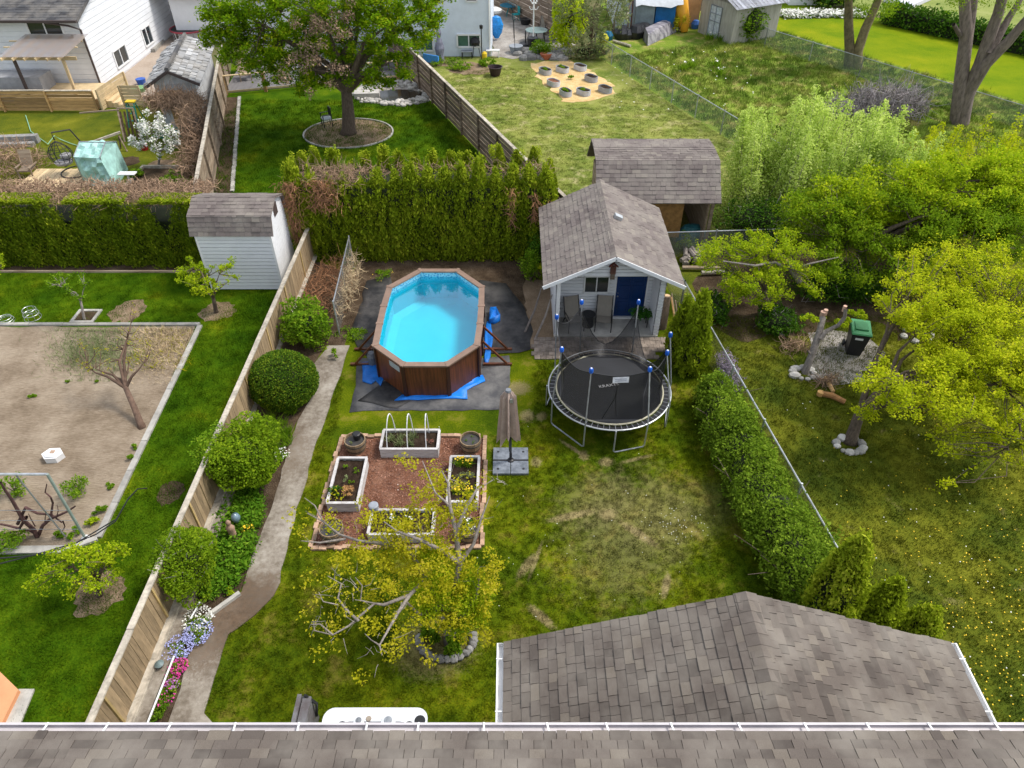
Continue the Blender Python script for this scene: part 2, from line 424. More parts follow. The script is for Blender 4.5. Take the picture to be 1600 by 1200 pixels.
M_cedarwood = mat('cedar_wood', (.5,.3,.12), .75, .35, 3, stretch=(.6,4,4), bmp=.2, rv=.42)
M_palewood = mat('new_lumber', (.62,.47,.27), .75, .2, 3)
M_darkbrown = mat('dark_trim', (.07,.05,.045), .6, .2, 3)
M_black = mat('black_metal', (.018,.018,.02), .45, .2, 5, rv=.1)
M_steel = mat('galvanised_steel', (.5,.52,.54), .4, .3, 6, metal=.6)
M_plastic = mat('grey_plastic', (.25,.27,.3), .6, .2, 5)
M_bark = mat('bark', (.17,.125,.09), .95, .5, 7, stretch=(3,3,.8), bmp=.8)
M_bark2 = mat('grey_bark', (.3,.26,.23), .95, .45, 6, stretch=(3,3,.8), bmp=.6)
M_cut = mat('cut_wood', (.65,.45,.26), .8, .2, 8)
M_stone = mat('pale_stone', (.5,.47,.43), .85, .3, 4, bmp=.3, rv=.3)
M_dstone = mat('grey_stone', (.25,.24,.23), .85, .35, 4, bmp=.3, rv=.3)
M_twig = mat('dead_twig', (.38,.25,.16), .95, .4, 4, rv=.5)
M_gtwig = mat('grey_twig', (.34,.3,.29), .95, .4, 4, rv=.5)
M_strawtwig = mat('straw_twig', (.55,.42,.25), .95, .4, 4, rv=.4)
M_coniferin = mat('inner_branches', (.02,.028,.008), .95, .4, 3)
LF_cedar = leafmat('cedar_spray', (.12,.18,.008), (.28,.37,.016), (.5,.52,.04), .4)
LF_hedge = leafmat('clipped_cedar_spray', (.08,.13,.007), (.21,.3,.014), (.42,.45,.03), .4)
LF_tip = leafmat('cedar_tip', (.2,.27,.014), (.36,.44,.022), (.52,.54,.05), .4)
LF_yellow = leafmat('yellow_green_leaf', (.17,.28,.008), (.4,.52,.014), (.68,.7,.035), .5)
LF_maple = leafmat('maple_leaf', (.09,.19,.005), (.23,.39,.008), (.56,.56,.025), .5)
LF_ylime = leafmat('yellow_lime_leaf', (.25,.33,.008), (.52,.58,.014), (.78,.74,.035), .5)
LF_lime = leafmat('bright_lime_leaf', (.36,.5,.01), (.62,.72,.02), (.8,.82,.06), .5)
LF_gold = leafmat('golden_leaf', (.3,.3,.008), (.5,.47,.018), (.66,.54,.06), .5)
LF_pale = leafmat('pale_willow_leaf', (.34,.47,.07), (.58,.7,.17), (.78,.82,.33), .5)
LF_green = leafmat('green_leaf', (.07,.16,.008), (.18,.32,.015), (.34,.46,.03), .45)
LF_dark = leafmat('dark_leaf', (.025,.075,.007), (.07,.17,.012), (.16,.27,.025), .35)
LF_shade = leafmat('mid_leaf', (.09,.17,.006), (.2,.32,.012), (.36,.46,.02), .45)
LF_grey = leafmat('grey_green_leaf', (.12,.16,.06), (.24,.28,.12), (.36,.38,.2), .3)
LF_fern = leafmat('fern_frond', (.02,.09,.01), (.06,.2,.02), (.12,.28,.04), .3)
LF_blue = mat('blue_petal', (.38,.4,.72), .7, .2, 30, rv=.3)
LF_pink = mat('pink_petal', (.65,.05,.3), .7, .2, 30, rv=.3)
LF_mauve = mat('mauve_petal', (.5,.2,.5), .7, .2, 30, rv=.3)
LF_white = mat('white_petal', (.75,.74,.68), .7, .1, 30, rv=.2)
LF_yflow = mat('yellow_petal', (.8,.55,.02), .7, .1, 30, rv=.2)
LF_red = mat('rust_foliage', (.3,.12,.08), .8, .4, 8, rv=.4)
LF_purple = mat('dried_flower_heads', (.3,.2,.13), .9, .4, 8, rv=.5)

# ---------------------------------------------------------------- ground
mb = MB(); mb.box(-150, 150, -30, 260, -.6, -.03); o = mb.build('ground', M_base); o['kind'] = 'structure'
def fx(y): return 6.56 - .13*(y-18.16)           # chain-link line between our yard and the yard with the bin
FXL = -7.93                                       # plank fence line on the other side
sheet('lawn', M_lawn, [(-7.9,2),(fx(2),2),(fx(24.8),24.8),(-7.9,24.8)], .0)
sheet('lawn', M_nlawn, [(-32,1),(-8.0,1),(-8.0,25.6),(-32,25.6)], .004)
sheet('lawn', M_rlawn, [(fx(1)+.02,1),(34,1),(34,27),(fx(27)+.02,27)], .008)
L2a, L2b = G(335,295), G(355,150)
def l2x(y): return L2a.x + (L2b.x-L2a.x)*(y-L2a.y)/(L2b.y-L2a.y)
DGa, DGb = G(751,240), G(657,140)
def dgx(y): return DGa.x + (DGb.x-DGa.x)*(y-DGa.y)/(DGb.y-DGa.y)
sheet('lawn', M_nlawn, [(l2x(25.7),25.7),(dgx(25.7),25.7),(dgx(45),45),(dgx(52),52),(l2x(52),52)], -.004)
CHa, CHb = G(940,92), G(1200,215,1.2)
def chx(y): return CHa.x + (CHb.x-CHa.x)*(y-CHa.y)/(CHb.y-CHa.y)
sheet('lawn', M_mlawn, [(dgx(25.75)+.02,25.75),(chx(25.75),25.75),(chx(52),52),(dgx(52),52)], -.008)
sheet('meadow', M_wild, [(chx(27.02)+.02,27.02),(45,27.02),(45,38),G(1600,160)[:2],G(1200,42)[:2],G(1180,5)[:2],G(940,0)[:2],(chx(52),52)], -.012)
sheet('lawn', M_brightlawn, [G(1175,-20)[:2],G(1180,5)[:2],G(1200,42)[:2],G(1600,160)[:2],(75,34),(90,50),G(1600,74)[:2],G(1400,34)[:2],G(1300,10)[:2],G(1240,-20)[:2]], -.006)
sheet('lawn', M_farlawn, [G(1600,72)[:2],G(1400,32)[:2],G(1240,-25)[:2],(60,110),(120,90)], -.016)
sheet('garden_ground', M_rlawn, [(-60,25.75),(l2x(25.75)-.02,25.75),(l2x(45)-.02,45),(-60,45)], -.002)
sheet('driveway', M_drive, [G(175,158)[:2],G(228,158)[:2],(l2x(48)-3,48),G(345,60)[:2],G(330,0)[:2],G(200,-10)[:2],G(130,100)[:2],G(150,150)[:2]], .006)
sheet('driveway', M_drive, [G(-60,165)[:2],G(175,158)[:2],G(150,140)[:2],G(0,120)[:2],G(-60,120)[:2]], .010)
sheet('gravel_patio', M_gravel, [G(768,88)[:2],G(800,92)[:2],G(860,85)[:2],G(900,70)[:2],G(870,30)[:2],G(840,-20)[:2],G(770,-20)[:2]], .002, .1, .6)

# our yard: planting bed by the fence, path, pool surround, pavers, mulch square
path_l = [(262,1134),(282,1075),(295,1025),(327,982),(330,958),(377,925),(398,862),(415,817),(432,775),(450,700),(472,645),(496,605),(490,572),(512,540)]
path_r = [(545,541),(535,575),(527,600),(522,612),(507,662),(494,692),(475,762),(460,812),(452,840),(442,892),(430,932),(400,960),(370,982),(357,992),(350,1015),(335,1062),(320,1112),(331,1134),(338,1250)]
sheet('planting_bed', M_bed, [(FXL+.02,2.5)]+[G(260,1250)[:2]]+[G(*p)[:2] for p in path_l]+[G(540,540)[:2],G(560,430)[:2],(FXL+.02,24.8)], .006, .03, .4)
pp = [G(250,1250)[:2]]+[G(*p)[:2] for p in path_l+path_r]
mb = MB(); mb.poly(ragged(pp, .3, .02), -.02, .03); o = mb.build('path', M_conc); o['kind'] = 'structure'
sheet('bark_strip', M_bed, [(-6.2,25.1),(.9,25.1),G(860,520)[:2],G(835,548)[:2],G(780,452)[:2],G(600,445)[:2],G(545,520)[:2],G(530,500)[:2]], .010, .05, .4)
sheet('dirt_patch', M_dirt, [G(820,440)[:2],G(870,440)[:2],G(880,545)[:2],G(815,545)[:2]], .014, .08, .4)
mu = [(-5.0,14.8),(-.82,14.8),(-.84,10.95),(-5.04,10.95)]
mb = MB(); mb.poly(ragged(mu,.3,.01), .018); o = mb.build('mulch_bed', M_mulch); tag(o, 'square bed of reddish bark mulch edged with tan bricks between the wooden planters', 'mulch bed')
bk = MB(); bk.cbox((0,0,0),(.19,.11,.07)); bkm = bk.mesh('brick', mat('tan_brick', (.46,.3,.2), .9, .35, 9, rv=.3, bmp=.3))
def bricks(a, b, off):
    a, b = Vector(a), Vector(b); n = int((b-a).length/.196); d = (b-a).normalized(); ang = math.atan2(d.y, d.x)
    for i in range(n):
        q = D.objects.new('brick', bkm); link(q, o); p = a + d*(i+.5)*.196 + Vector((-d.y, d.x))*(off+random.choice((-.025,.02)))
        q.location = (p.x, p.y, .045); q.rotation_euler = (random.gauss(0,.03), random.gauss(0,.03), ang+random.gauss(0,.05))
bricks((-5.05,14.86),(-.77,14.86),0); bricks((-.77,14.86),(-.78,10.88),0); bricks((-.78,10.88),(-5.1,10.88),0); bricks((-5.1,10.88),(-5.05,14.86),0)
cm = mat('mulch_chip', (.3,.15,.1), .9, .4, 9, rv=.6)
P = np.stack([RG.uniform(-5,-.85,7000), RG.uniform(10.97,14.78,7000), RG.uniform(.022,.045,7000)],1)
npbuild('bark_chips', leafq(P, .06, .35, 1.5), 4, cm, o, kind='stuff')

# paving in front of the garden shed
pv = thing('paver_patio', 'strip of mossy grey pavers in front of the garden shed porch', 'paving', (3,19.2,0))
pb = MB(); pb.cbox((0,0,0),(.19,.19,.05)); pm = pb.mesh('paver', mat('paver', (.27,.22,.18), .9, .4, 7, rv=.28, bmp=.3))
k = 0
y = 18.6
while y < 19.75:
    x = .75 + (.1 if int(y*5)%2 else 0)
    while x < 5.5:
        if not (x > 4.9 and y < 18.9):
            q = D.objects.new('paver', pm); link(q, pv); q.location = (x-3, y-19.2, .012+random.gauss(0,.004)); q.rotation_euler = (random.gauss(0,.02),random.gauss(0,.02),random.gauss(0,.02))
        x += .2
    y += .2

# ---------------------------------------------------------------- roofs
def basis(u, v):
    u = Vector(u).normalized(); v = Vector(v).normalized(); n = u.cross(v).normalized()
    return Matrix((u, v, n)).transposed()
def onscreen(p, mrg=5):
    d = p - Vector((0,0,CAM_H)); f = d.y*cP - d.z*sP
    if f <= 0: return False
    x = 800 + F*d.x/f; y = 600 - F*(d.y*sP + d.z*cP)/f
    return -mrg < x < 1600+mrg and -mrg < y < 1200+mrg
tab = MB(); tab.add([(0,0,0),(1,0,0),(1,1,0),(0,1,0),(0,0,1),(1,0,1),(1,1,.2),(0,1,.2)],[(4,5,6,7),(0,1,5,4),(1,2,6,5),(3,0,4,7)],0.)
def shingles(parent, p0, u, v, L, W, e, tabs=(.14,.36), nobj=0, m=None, skip=None, th=.013):
    """courses of tabs up a slope from the eave corner p0; u along the eave, v up the slope"""
    m = m or M_shingle; p0 = Vector(p0); B = basis(u, v); uu, vv, nn = B.col[0], B.col[1], B.col[2]
    me = tab.mesh('shingle', m); off = wloc(parent); items = []
    j = 0
    while j*e < W - .02:
        x = -random.random()*.3
        while x < L:
            wd = random.uniform(*tabs); a, b = max(x, 0), min(x+wd, L); x += wd
            if b-a < .04: continue
            c = p0 + uu*(a+b)/2 + vv*(j+.5)*e
            if skip and skip(c): continue
            items.append((a, b, j*e, min(e, W-j*e), c))
        j += 1
    vis = [i for i in items if onscreen(i[4])]
    vis.sort(key=lambda i: (i[4]-Vector((0,0,CAM_H))).length)
    sel = set(id(i) for i in vis[:nobj]); mb = MB()
    for it in items:
        a, b, y, ee, c = it; t = th*random.choice((1,1,1.9))
        q = p0 + uu*(a+.003) + vv*y + nn*.004
        if id(it) in sel:
            s = D.objects.new('shingle', me); link(s, parent)
            s.matrix_local = Matrix.Translation(q-off) @ B.to_4x4() @ Matrix.Diagonal((b-a-.006, ee+.004, t, 1))
        else:
            w_ = b-a-.006; h_ = ee+.004
            P = [q, q+uu*w_, q+uu*w_+vv*h_, q+vv*h_]; T = [P[0]+nn*t, P[1]+nn*t, P[2]+nn*t*.2, P[3]+nn*t*.2]
            mb.add(P+T, [(4,5,6,7),(0,1,5,4),(1,2,6,5),(3,0,4,7)])
    if mb.v: mb.build('shingles', m, parent, kind='stuff')
def deck(mb, pts, th=.06):
    pts = [Vector(p) for p in pts]; n = (pts[1]-pts[0]).cross(pts[2]-pts[0]).normalized()
    if n.z < 0: n = -n
    k = len(pts); lo = [p-n*th for p in pts]
    mb.add(pts+lo, [tuple(range(k)), tuple(range(k,2*k))[::-1]] + [(i,(i+1)%k,k+(i+1)%k,k+i)[::-1] for i in range(k)])
def laps(mb, o, u, z0, z1, xr, nrm, e=.15, holes=(), d=.02):
    """lap siding: o origin, u direction along the wall, xr(z)->(a,b), holes (a,b,z0,z1)"""
    o, u, nrm = Vector(o), Vector(u).normalized(), Vector(nrm).normalized(); z = z0
    while z < z1-.01:
        t = min(z+e, z1); a, b = xr((z+t)/2)
        t2 = t-.024
        if b-a > .02:
            segs = [(a,b)]
            for (ha,hb,hz0,hz1) in holes:
                if t > hz0+.02 and z < hz1-.02:
                    ns = []
                    for (p,q) in segs:
                        if hb <= p or ha >= q: ns.append((p,q)); continue
                        if ha > p: ns.append((p,ha))
                        if hb < q: ns.append((hb,q))
                    segs = ns
            for (p,q) in segs:
                A = o+u*p; B_ = o+u*q; Z = Vector((0,0,1))
                mb.add([A+Z*z, B_+Z*z, B_+Z*z+nrm*d*2, A+Z*z+nrm*d*2, B_+Z*t2+nrm*d*1.5, A+Z*t2+nrm*d*1.5, B_+Z*t2, A+Z*t2], [(0,1,2,3),(3,2,4,5),(5,4,6,7)], .5)
        z = t
def M_glass():
    return mat('window_glass', (.03,.04,.045), .08, .3, 2, spec=.8, rv=.2)
def window(parent, o, u, nrm, a, b, z0, z1, bars=1, fr=.05, fm=None, gm=None, name='window'):
    o, u, nrm = Vector(o), Vector(u).normalized(), Vector(nrm).normalized(); Z = Vector((0,0,1))
    mb = MB(); O = o + nrm*.03
    for (p, q) in (((a,z0),(b,z0)),((a,z1),(b,z1)),((a,z0),(a,z1)),((b,z0),(b,z1))):
        mb.beam(O+u*p[0]+Z*p[1], O+u*q[0]+Z*q[1], fr, fr, up=nrm)
    for i in range(bars):
        x = a+(b-a)*(i+1)/(bars+1); mb.beam(O+u*x+Z*(z0+fr/2), O+u*x+Z*(z1-fr/2), fr*.7, fr*.7, up=nrm)
    f = mb.build(name, fm or M_white, parent)
    for i in range(bars+1):
        x0 = a+(b-a)*i/(bars+1)+fr*.4; x1 = a+(b-a)*(i+1)/(bars+1)-fr*.4
        g = MB(); A = o+nrm*.022; g.add([A+u*x0+Z*(z0+.02), A+u*x1+Z*(z0+.02), A+u*x1+Z*(z1-.02), A+u*x0+Z*(z1-.02)], [(0,1,2,3)])
        g.build('pane', gm or M_glass(), f)
    return f

# ---- our house: only its rear eave reaches into the view
EZ, EY = 6.1, 3.74
hs = thing('house', 'long brown shingled roof edge with a white gutter, across the bottom', 'house', (0,0,0))
mb = MB(); mb.box(-13,13,-3.9,3.2,0,5.9); mb.build('wall', M_siding, hs)
rf = MB(); sl_ = 1/3
deck(rf, [(-13.5,EY,EZ),(13.5,EY,EZ),(13.5,-1,EZ+(EY+1)*sl_),(-13.5,-1,EZ+(EY+1)*sl_)], .15)
deck(rf, [(-13.5,-1,EZ+(EY+1)*sl_),(13.5,-1,EZ+(EY+1)*sl_),(13.5,-5.7,EZ),(-13.5,-5.7,EZ)], .15)
roof = rf.build('roof', M_shingle, hs)
SV = Vector((0,-1,sl_)).normalized()
shingles(roof, (8.6,EY+.02,EZ+.002), (-1,0,0), SV, 17.2, 2.0, .13, (.12,.3), 298)
gt = MB()
def gutter(mb, a, b, inward, wd=.115, h=.11, m=None):
    """open K-style trough; a,b run along the back edge, inward points to the roof"""
    a, b, n = Vector(a), Vector(b), Vector(inward); Z = Vector((0,0,1)); o_ = -n*wd
    mb.beam(a+o_/2-Z*h, b+o_/2-Z*h, wd, .006); mb.beam(a+o_-Z*h/2, b+o_-Z*h/2, .006, h); mb.beam(a-Z*h/2-n*.004, b-Z*h/2-n*.004, .006, h)
    mb.beam(a+o_+n*.004, b+o_+n*.004, .028, .014)
gutter(gt, (-13.5,EY+.012,EZ-.012), (13.5,EY+.012,EZ-.012), (0,-1,0),.115,.06); g_ = gt.build('gutter', M_gutter, hs)
bm_ = MB(); bm_.cbox((0,0,0),(.022,.15,.008)); bmesh_ = bm_.mesh('bracket', M_white)
for x in [68,163,262,365,465,572,653,756,857,950,1052,1158,1262,1360,1457,1562]:
    p = G(x,1141,EZ); q = D.objects.new('bracket', bmesh_); link(q, hs); q.location = (p.x, EY+.06, EZ+.004); q.rotation_euler = (0,0,-.25*math.copysign(1,600-x) if abs(x-600)>250 else 0)

# ---- garage
GX0, GX1, GY, GZ = -.14, 8.07, 6.76, 2.8; GM = (GX0+GX1)/2; GR = GZ+1.62; GB = 3.22
ga = thing('garage', 'garage with a low gable roof of brown-grey shingles and white gutters', 'garage', (GM,5,0))
mb = MB(); mb.box(GX0+.35,GX1-.35,GB,GY-.35,0,GZ-.12)
mb.add([(GX0+.35,GY-.35,GZ-.12),(GX1-.35,GY-.35,GZ-.12),(GM,GY-.35,GR-.12)],[(0,1,2),(2,1,0)]); mb.build('wall', M_siding, ga)
rf = MB(); deck(rf, [(GX0,GB,GZ),(GX0,GY,GZ),(GM,GY,GR),(GM,GB,GR)],.08); deck(rf, [(GM,GB,GR),(GM,GY,GR),(GX1,GY,GZ),(GX1,GB,GZ)],.08)
roof = rf.build('roof', M_shingle, ga)
sv = Vector((GM-GX0,0,GR-GZ)); W_ = sv.length
shingles(roof, (GX0-.01,GY+.015,GZ), (0,-1,0), sv, GY-GB+.015, W_, .17, (.12,.3), 150)
sv = Vector((GM-GX1,0,GR-GZ))
shingles(roof, (GX1+.01,GB,GZ), (0,1,0), sv, GY-GB+.015, W_, .17, (.12,.3), 149)
y = GB
sd_ = (GR-GZ)/(GM-GX0)
while y < GY:
    mb = MB(); e2 = min(.2, GY+.02-y)
    for s in (-1,1):
        A = Vector((GM,y,GR+.03)); B2 = Vector((GM+s*.2,y,GR+.03-.2*sd_))
        f_ = [A, A+Vector((0,e2+.01,-.008)), B2+Vector((0,e2+.01,-.008)), B2]
        lo = [p-Vector((0,0,.014)) for p in f_]
        fs = [(0,1,2,3),(3,2,6,7),(0,3,7,4),(1,5,6,2)]
        if s > 0: fs = [q[::-1] for q in fs]
        mb.add(f_+lo, fs, random.random())
    mb.build('ridge_cap', M_shingle, roof); y += .2
for sx, x in ((-1,GX0-.014),(1,GX1+.014)):
    mb = MB(); gutter(mb, (x,GB,GZ-.02), (x,GY,GZ-.02), (-sx,0,0)); 
    mb.cbox((x+sx*.058,GY-.002,GZ-.07),(.12,.006,.11)); gg = mb.build('gutter', M_white, ga)
    for yy in ((6.45,5.5,4.6,3.8)):
        q = D.objects.new('bracket', bmesh_); link(q, gg); q.location = Vector((x+sx*.058,yy,GZ-.004))-wloc(gg); q.rotation_euler = (0,0,1.57)
mb = MB(); mb.beam((GX0-.02,GY-.04,GZ-.14),(GM,GY-.04,GR-.14),.025,.1); mb.beam((GX1+.02,GY-.04,GZ-.14),(GM,GY-.04,GR-.14),.025,.1); mb.build('fascia', M_white, ga)

# ---- gable-roofed garden shed with a porch
SX0, SX1, SY0, SY1, SZ, SR = 1.02, 5.53, 19.22, 24.6, 2.42, 3.5; SM = 3.25
sh = thing('garden_shed', 'white garden shed with a brown gable roof and a navy door', 'shed', (SM,22,0))
roof_m = M_shingle2
rf = MB(); deck(rf, [(SX0,SY0,SZ),(SM,SY0,SR),(SM,SY1,SR),(SX0,SY1,SZ)],.06); deck(rf, [(SM,SY0,SR),(SX1,SY0,SZ),(SX1,SY1,SZ),(SM,SY1,SR)],.06)
roof = rf.build('roof', roof_m, sh)
sv = Vector((SM-SX0,0,SR-SZ)); shingles(roof, (SX0-.01,SY1,SZ),(0,-1,0),sv,SY1-SY0+.01,sv.length,.17,(.14,.34),0,roof_m)
sv = Vector((SM-SX1,0,SR-SZ)); shingles(roof, (SX1+.01,SY0-.01,SZ),(0,1,0),sv,SY1-SY0+.01,sv.length,.17,(.14,.34),0,roof_m)
mb = MB(); y = SY0
while y < SY1:
    for s in (-1,1):
        A = Vector((SM,y,SR+.03)); B2 = Vector((SM+s*.16,y,SR+.03-.16*.48)); mb.add([A,A+Vector((0,.2,-.006)),B2+Vector((0,.2,-.006)),B2],[(0,1,2,3) if s<0 else (3,2,1,0)])
    y += .19
mb.build('ridge_caps', roof_m, roof, kind='stuff')
wy = 20.85; x0, x1 = 1.55, 5.0
def gab(z): 
    k = max(0, min(1, (SR-.12-z)/(SR-SZ))); return (SM-(SM-SX0-.1)*k, SM+(SX1-SM-.1)*k)
core = MB(); core.box(x0,x1,wy,24.3,.03,2.4); core.add([(x0,24.3,2.4),(x1,24.3,2.4),(SM,24.3,3.4)],[(0,1,2),(2,1,0)]); 
w_ = core.build('wall', M_siding, sh)
DX0, DX1, DZ = V(964,440,wy).x, V(1011,440,wy).x, 2.05
WX0, WX1 = V(913,445,wy).x, V(951,445,wy).x; WZ0, WZ1 = V(930,456,wy).z, V(930,431,wy).z
mb = MB(); laps(mb, (0,wy-.004,0),(1,0,0),.08,2.4,lambda z:(x0,x1),(0,-1,0),.13,[(DX0-.05,DX1+.05,0,DZ+.05),(WX0-.04,WX1+.04,WZ0-.04,WZ1+.04)])
laps(mb, (0,19.83,0),(1,0,0),V(900,431,19.8).z,SR-.1,lambda z:gab(z),(0,-1,0),.13)
laps(mb, (x1+.06,0,0),(0,1,0),.08,2.35,lambda z:(19.8,24.3),(1,0,0),.13); laps(mb, (x0-.06,0,0),(0,1,0),.08,2.35,lambda z:(19.8,24.3),(-1,0,0),.13)
laps(mb, (4.9,0,0),(0,1,0),.08,2.35,lambda z:(19.8,wy),(-1,0,0),.13); laps(mb, (4.9,19.8,0),(1,0,0),.08,2.35,lambda z:(0,.16),(0,-1,0),.13)
mb.build('siding', M_siding, sh)
mb = MB(); gz = V(900,431,19.8).z
mb.box(SX0+.2,SX1-.2,19.84,19.9,gz-.05,gz+.02); mb.add([(gab(gz)[0],19.86,gz),(gab(gz)[1],19.86,gz),(SM,19.86,SR-.1)],[(0,1,2),(2,1,0)])
mb.build('gable', M_siding, sh)
mb = MB(); mb.beam((SX0-.03,SY0-.02,SZ-.04),(SM,SY0-.02,SR-.04),.03,.12); mb.beam((SX1+.03,SY0-.02,SZ-.04),(SM,SY0-.02,SR-.04),.03,.12); mb.build('fascia', M_white, sh)
mb = MB(); mb.box(x0-.06,x0+.06,19.8,19.92,0,2.45); mb.build('post', M_white, sh)
mb = MB(); mb.box(4.905,5.055,19.82,wy,.0,2.4); mb.build('side_wall', M_white, sh)
mb = MB(); mb.box(x0-.1,5.06,19.72,wy,0,.07); mb.build('porch_slab', M_cement, sh)
# door
dm = mat('navy_paint', (.005,.035,.14), .35, .2, 3, rv=.02)
mb = MB(); mb.box(DX0,DX1,wy-.03,wy-.008,.14,DZ); dr = mb.build('door', dm, sh)
for i in range(2):
    for (a, b) in ((.2,.62),(.74,1.3),(1.42,1.82)):
        mb = MB(); pw = (DX1-DX0-.3)/2; xx = DX0+.1+i*(pw+.1); z0_, z1_ = .14+a, .14+b-.02
        for p, q in (((xx,z0_),(xx+pw,z0_)),((xx,z1_),(xx+pw,z1_)),((xx,z0_),(xx,z1_)),((xx+pw,z0_),(xx+pw,z1_))):
            mb.beam((p[0],wy-.035,p[1]),(q[0],wy-.035,q[1]),.025,.014,up=(0,-1,0))
        mb.build('panel', dm, dr)
mb = MB(); mb.lathe((DX0+.07,wy-.07,1.0),[(0,-.03),(.03,-.01),(.03,.01),(0,.03)],8); mb.lathe((DX0+.07,wy-.07,1.14),[(0,-.02),(.025,0),(0,.02)],8); mb.build('handle', M_steel, dr)
mb = MB(); mb.box(DX0-.06,DX0-.004,wy-.03,wy,.1,DZ+.06); mb.box(DX1+.004,DX1+.06,wy-.03,wy,.1,DZ+.06); mb.box(DX0-.004,DX1+.004,wy-.03,wy,DZ+.004,DZ+.06); mb.box(DX0-.05,DX1+.05,wy-.12,wy-.031,.072,.13); mb.build('door_frame', M_white, sh)
window(sh, (0,wy-.01,0),(1,0,0),(0,-1,0),WX0,WX1,WZ0,WZ1,1,.05)
mb = MB(); p = V(968,340,22.3); mb.cbox((3.62,22.0,3.42),(.28,.22,.12),rx=0,ry=.43); mb.build('roof_vent', M_steel, sh)
# birdhouse on the gable
bp = V(958,421,19.78); bh = thing('birdhouse', 'small brown birdhouse hung on the white shed gable', 'birdhouse', bp)
bm1 = mat('brown_birdhouse', (.16,.07,.05), .8, .3, 9)
mb = MB(); mb.cbox(bp,(.18,.12,.3)); mb.lathe(bp+Vector((0,-.062,.04)),[(.0,-.02),(.025,0),(0,.02)],8); mb.build('box', bm1, bh)
mb = MB(); mb.cbox(bp+Vector((-.07,0,.19)),(.2,.18,.02),ry=-.7); mb.cbox(bp+Vector((.07,0,.19)),(.2,.18,.02),ry=.7); mb.build('roof', mat('red_brown_roof',(.2,.05,.04),.8), bh)
mb = MB(); mb.cbox(bp+Vector((0,-.05,-.24)),(.14,.05,.2)); mb.build('perch_board', M_brownfence, bh)

# ---- gambrel sheds
def gambrel(name, label, X0, X1, pr, wallz, over=.15, m=None, e=.17):
    """ridge runs along x; pr: eave, knee, ridge, knee, eave as (y, z)"""
    t = thing(name, label, 'shed', ((X0+X1)/2,pr[2][0],0)); m = m or M_shingle2; mb = MB()
    for (a, b) in zip(pr[:-1], pr[1:]): deck(mb, [(X0-over,a[0],a[1]),(X1+over,a[0],a[1]),(X1+over,b[0],b[1]),(X0-over,b[0],b[1])], .05)
    rf = mb.build('roof', m, t)
    for q, dx in ((pr[:3],1),(pr[::-1][:3],-1)):
        for a, b in zip(q[:-1], q[1:]):
            sv = Vector((0,b[0]-a[0],b[1]-a[1])); shingles(rf, ((X0-over-.01) if dx>0 else (X1+over+.01),a[0]-.01*dx,a[1]+.01),(dx,0,0),sv,X1-X0+2*over+.02,sv.length,e,(.15,.34),0,m)
    return t, rf
X0, X1, Y0, Y1 = -11.35, -8.68, 22.72, 24.72; pr = [(22.6,2.33),(22.86,3.0),(23.72,3.32),(24.58,3.0),(24.84,2.33)]
t, rf = gambrel('barn_shed', 'white sided barn-style shed with a grey gambrel roof beside the wooden fence', X0, X1, pr, 2.3)
mb = MB(); mb.box(X0+.02,X1-.02,Y0+.02,Y1-.02,0,2.3); mb.add([(X1-.02,Y0+.02,2.3),(X1-.02,Y1-.02,2.3),(X1-.02,pr[3][0]-.05,pr[3][1]-.08),(X1-.02,pr[2][0],pr[2][1]-.08),(X1-.02,pr[1][0]+.05,pr[1][1]-.08)],[(0,1,2,3,4)]); mb.build('wall', M_siding, t)
mb = MB(); laps(mb,(0,Y0,0),(1,0,0),.05,2.3,lambda z:(X0,X1),(0,-1,0),.15)
def gx(z):
    if z < 2.3: return (Y0,Y1)
    if z < 2.95: k=(z-2.3)/.65; return (Y0+.18*k, Y1-.18*k)
    k = (z-2.95)/.33; return (Y0+.18+.8*k, Y1-.18-.8*k)
laps(mb,(X1,0,0),(0,1,0),.05,3.2,gx,(1,0,0),.15); mb.build('siding', M_siding, t)
for xx in (X0,X1): mb = MB(); mb.box(xx-.04,xx+.04,Y0-.04,Y0+.05,0,2.3); mb.build('corner_trim', M_white, t)
mb = MB(); mb.box(X1+.02,X1+.05,23.5,23.95,2.6,3.05); mb.build('vent', M_darkbrown, t)
X0, X1, Y0, Y1 = 3.4, 7.9, 25.5, 29.3; pr = [(25.2,2.3),(26.42,3.48),(27.45,3.56),(28.5,3.48),(29.7,2.3)]
t, rf = gambrel('barn_shed', 'open-fronted shed with a brown gambrel roof behind the garden shed', X0, X1, pr, 2.3)
ply = mat('chipboard', (.42,.22,.07), .85, .4, 5)
mb = MB(); mb.box(X0+.1,X1-.1,Y1-.1,Y1,0,2.3); mb.box(X0+.1,X0+.18,Y0,Y1-.11,0,2.3); mb.box(X1-.18,X1-.1,Y0+.2,Y1-.11,0,2.3); mb.build('wall', M_greyfence, t)
mb = MB(); mb.box(X0+1.6,X1-1.1,Y0+.3,Y0+.36,.5,2.25); mb.build('chipboard_panel', ply, t)
mb = MB(); mb.box(X1-.1,X1+.02,Y0+.02,Y0+.12,0,2.35); mb.build('post', M_greyfence, t)

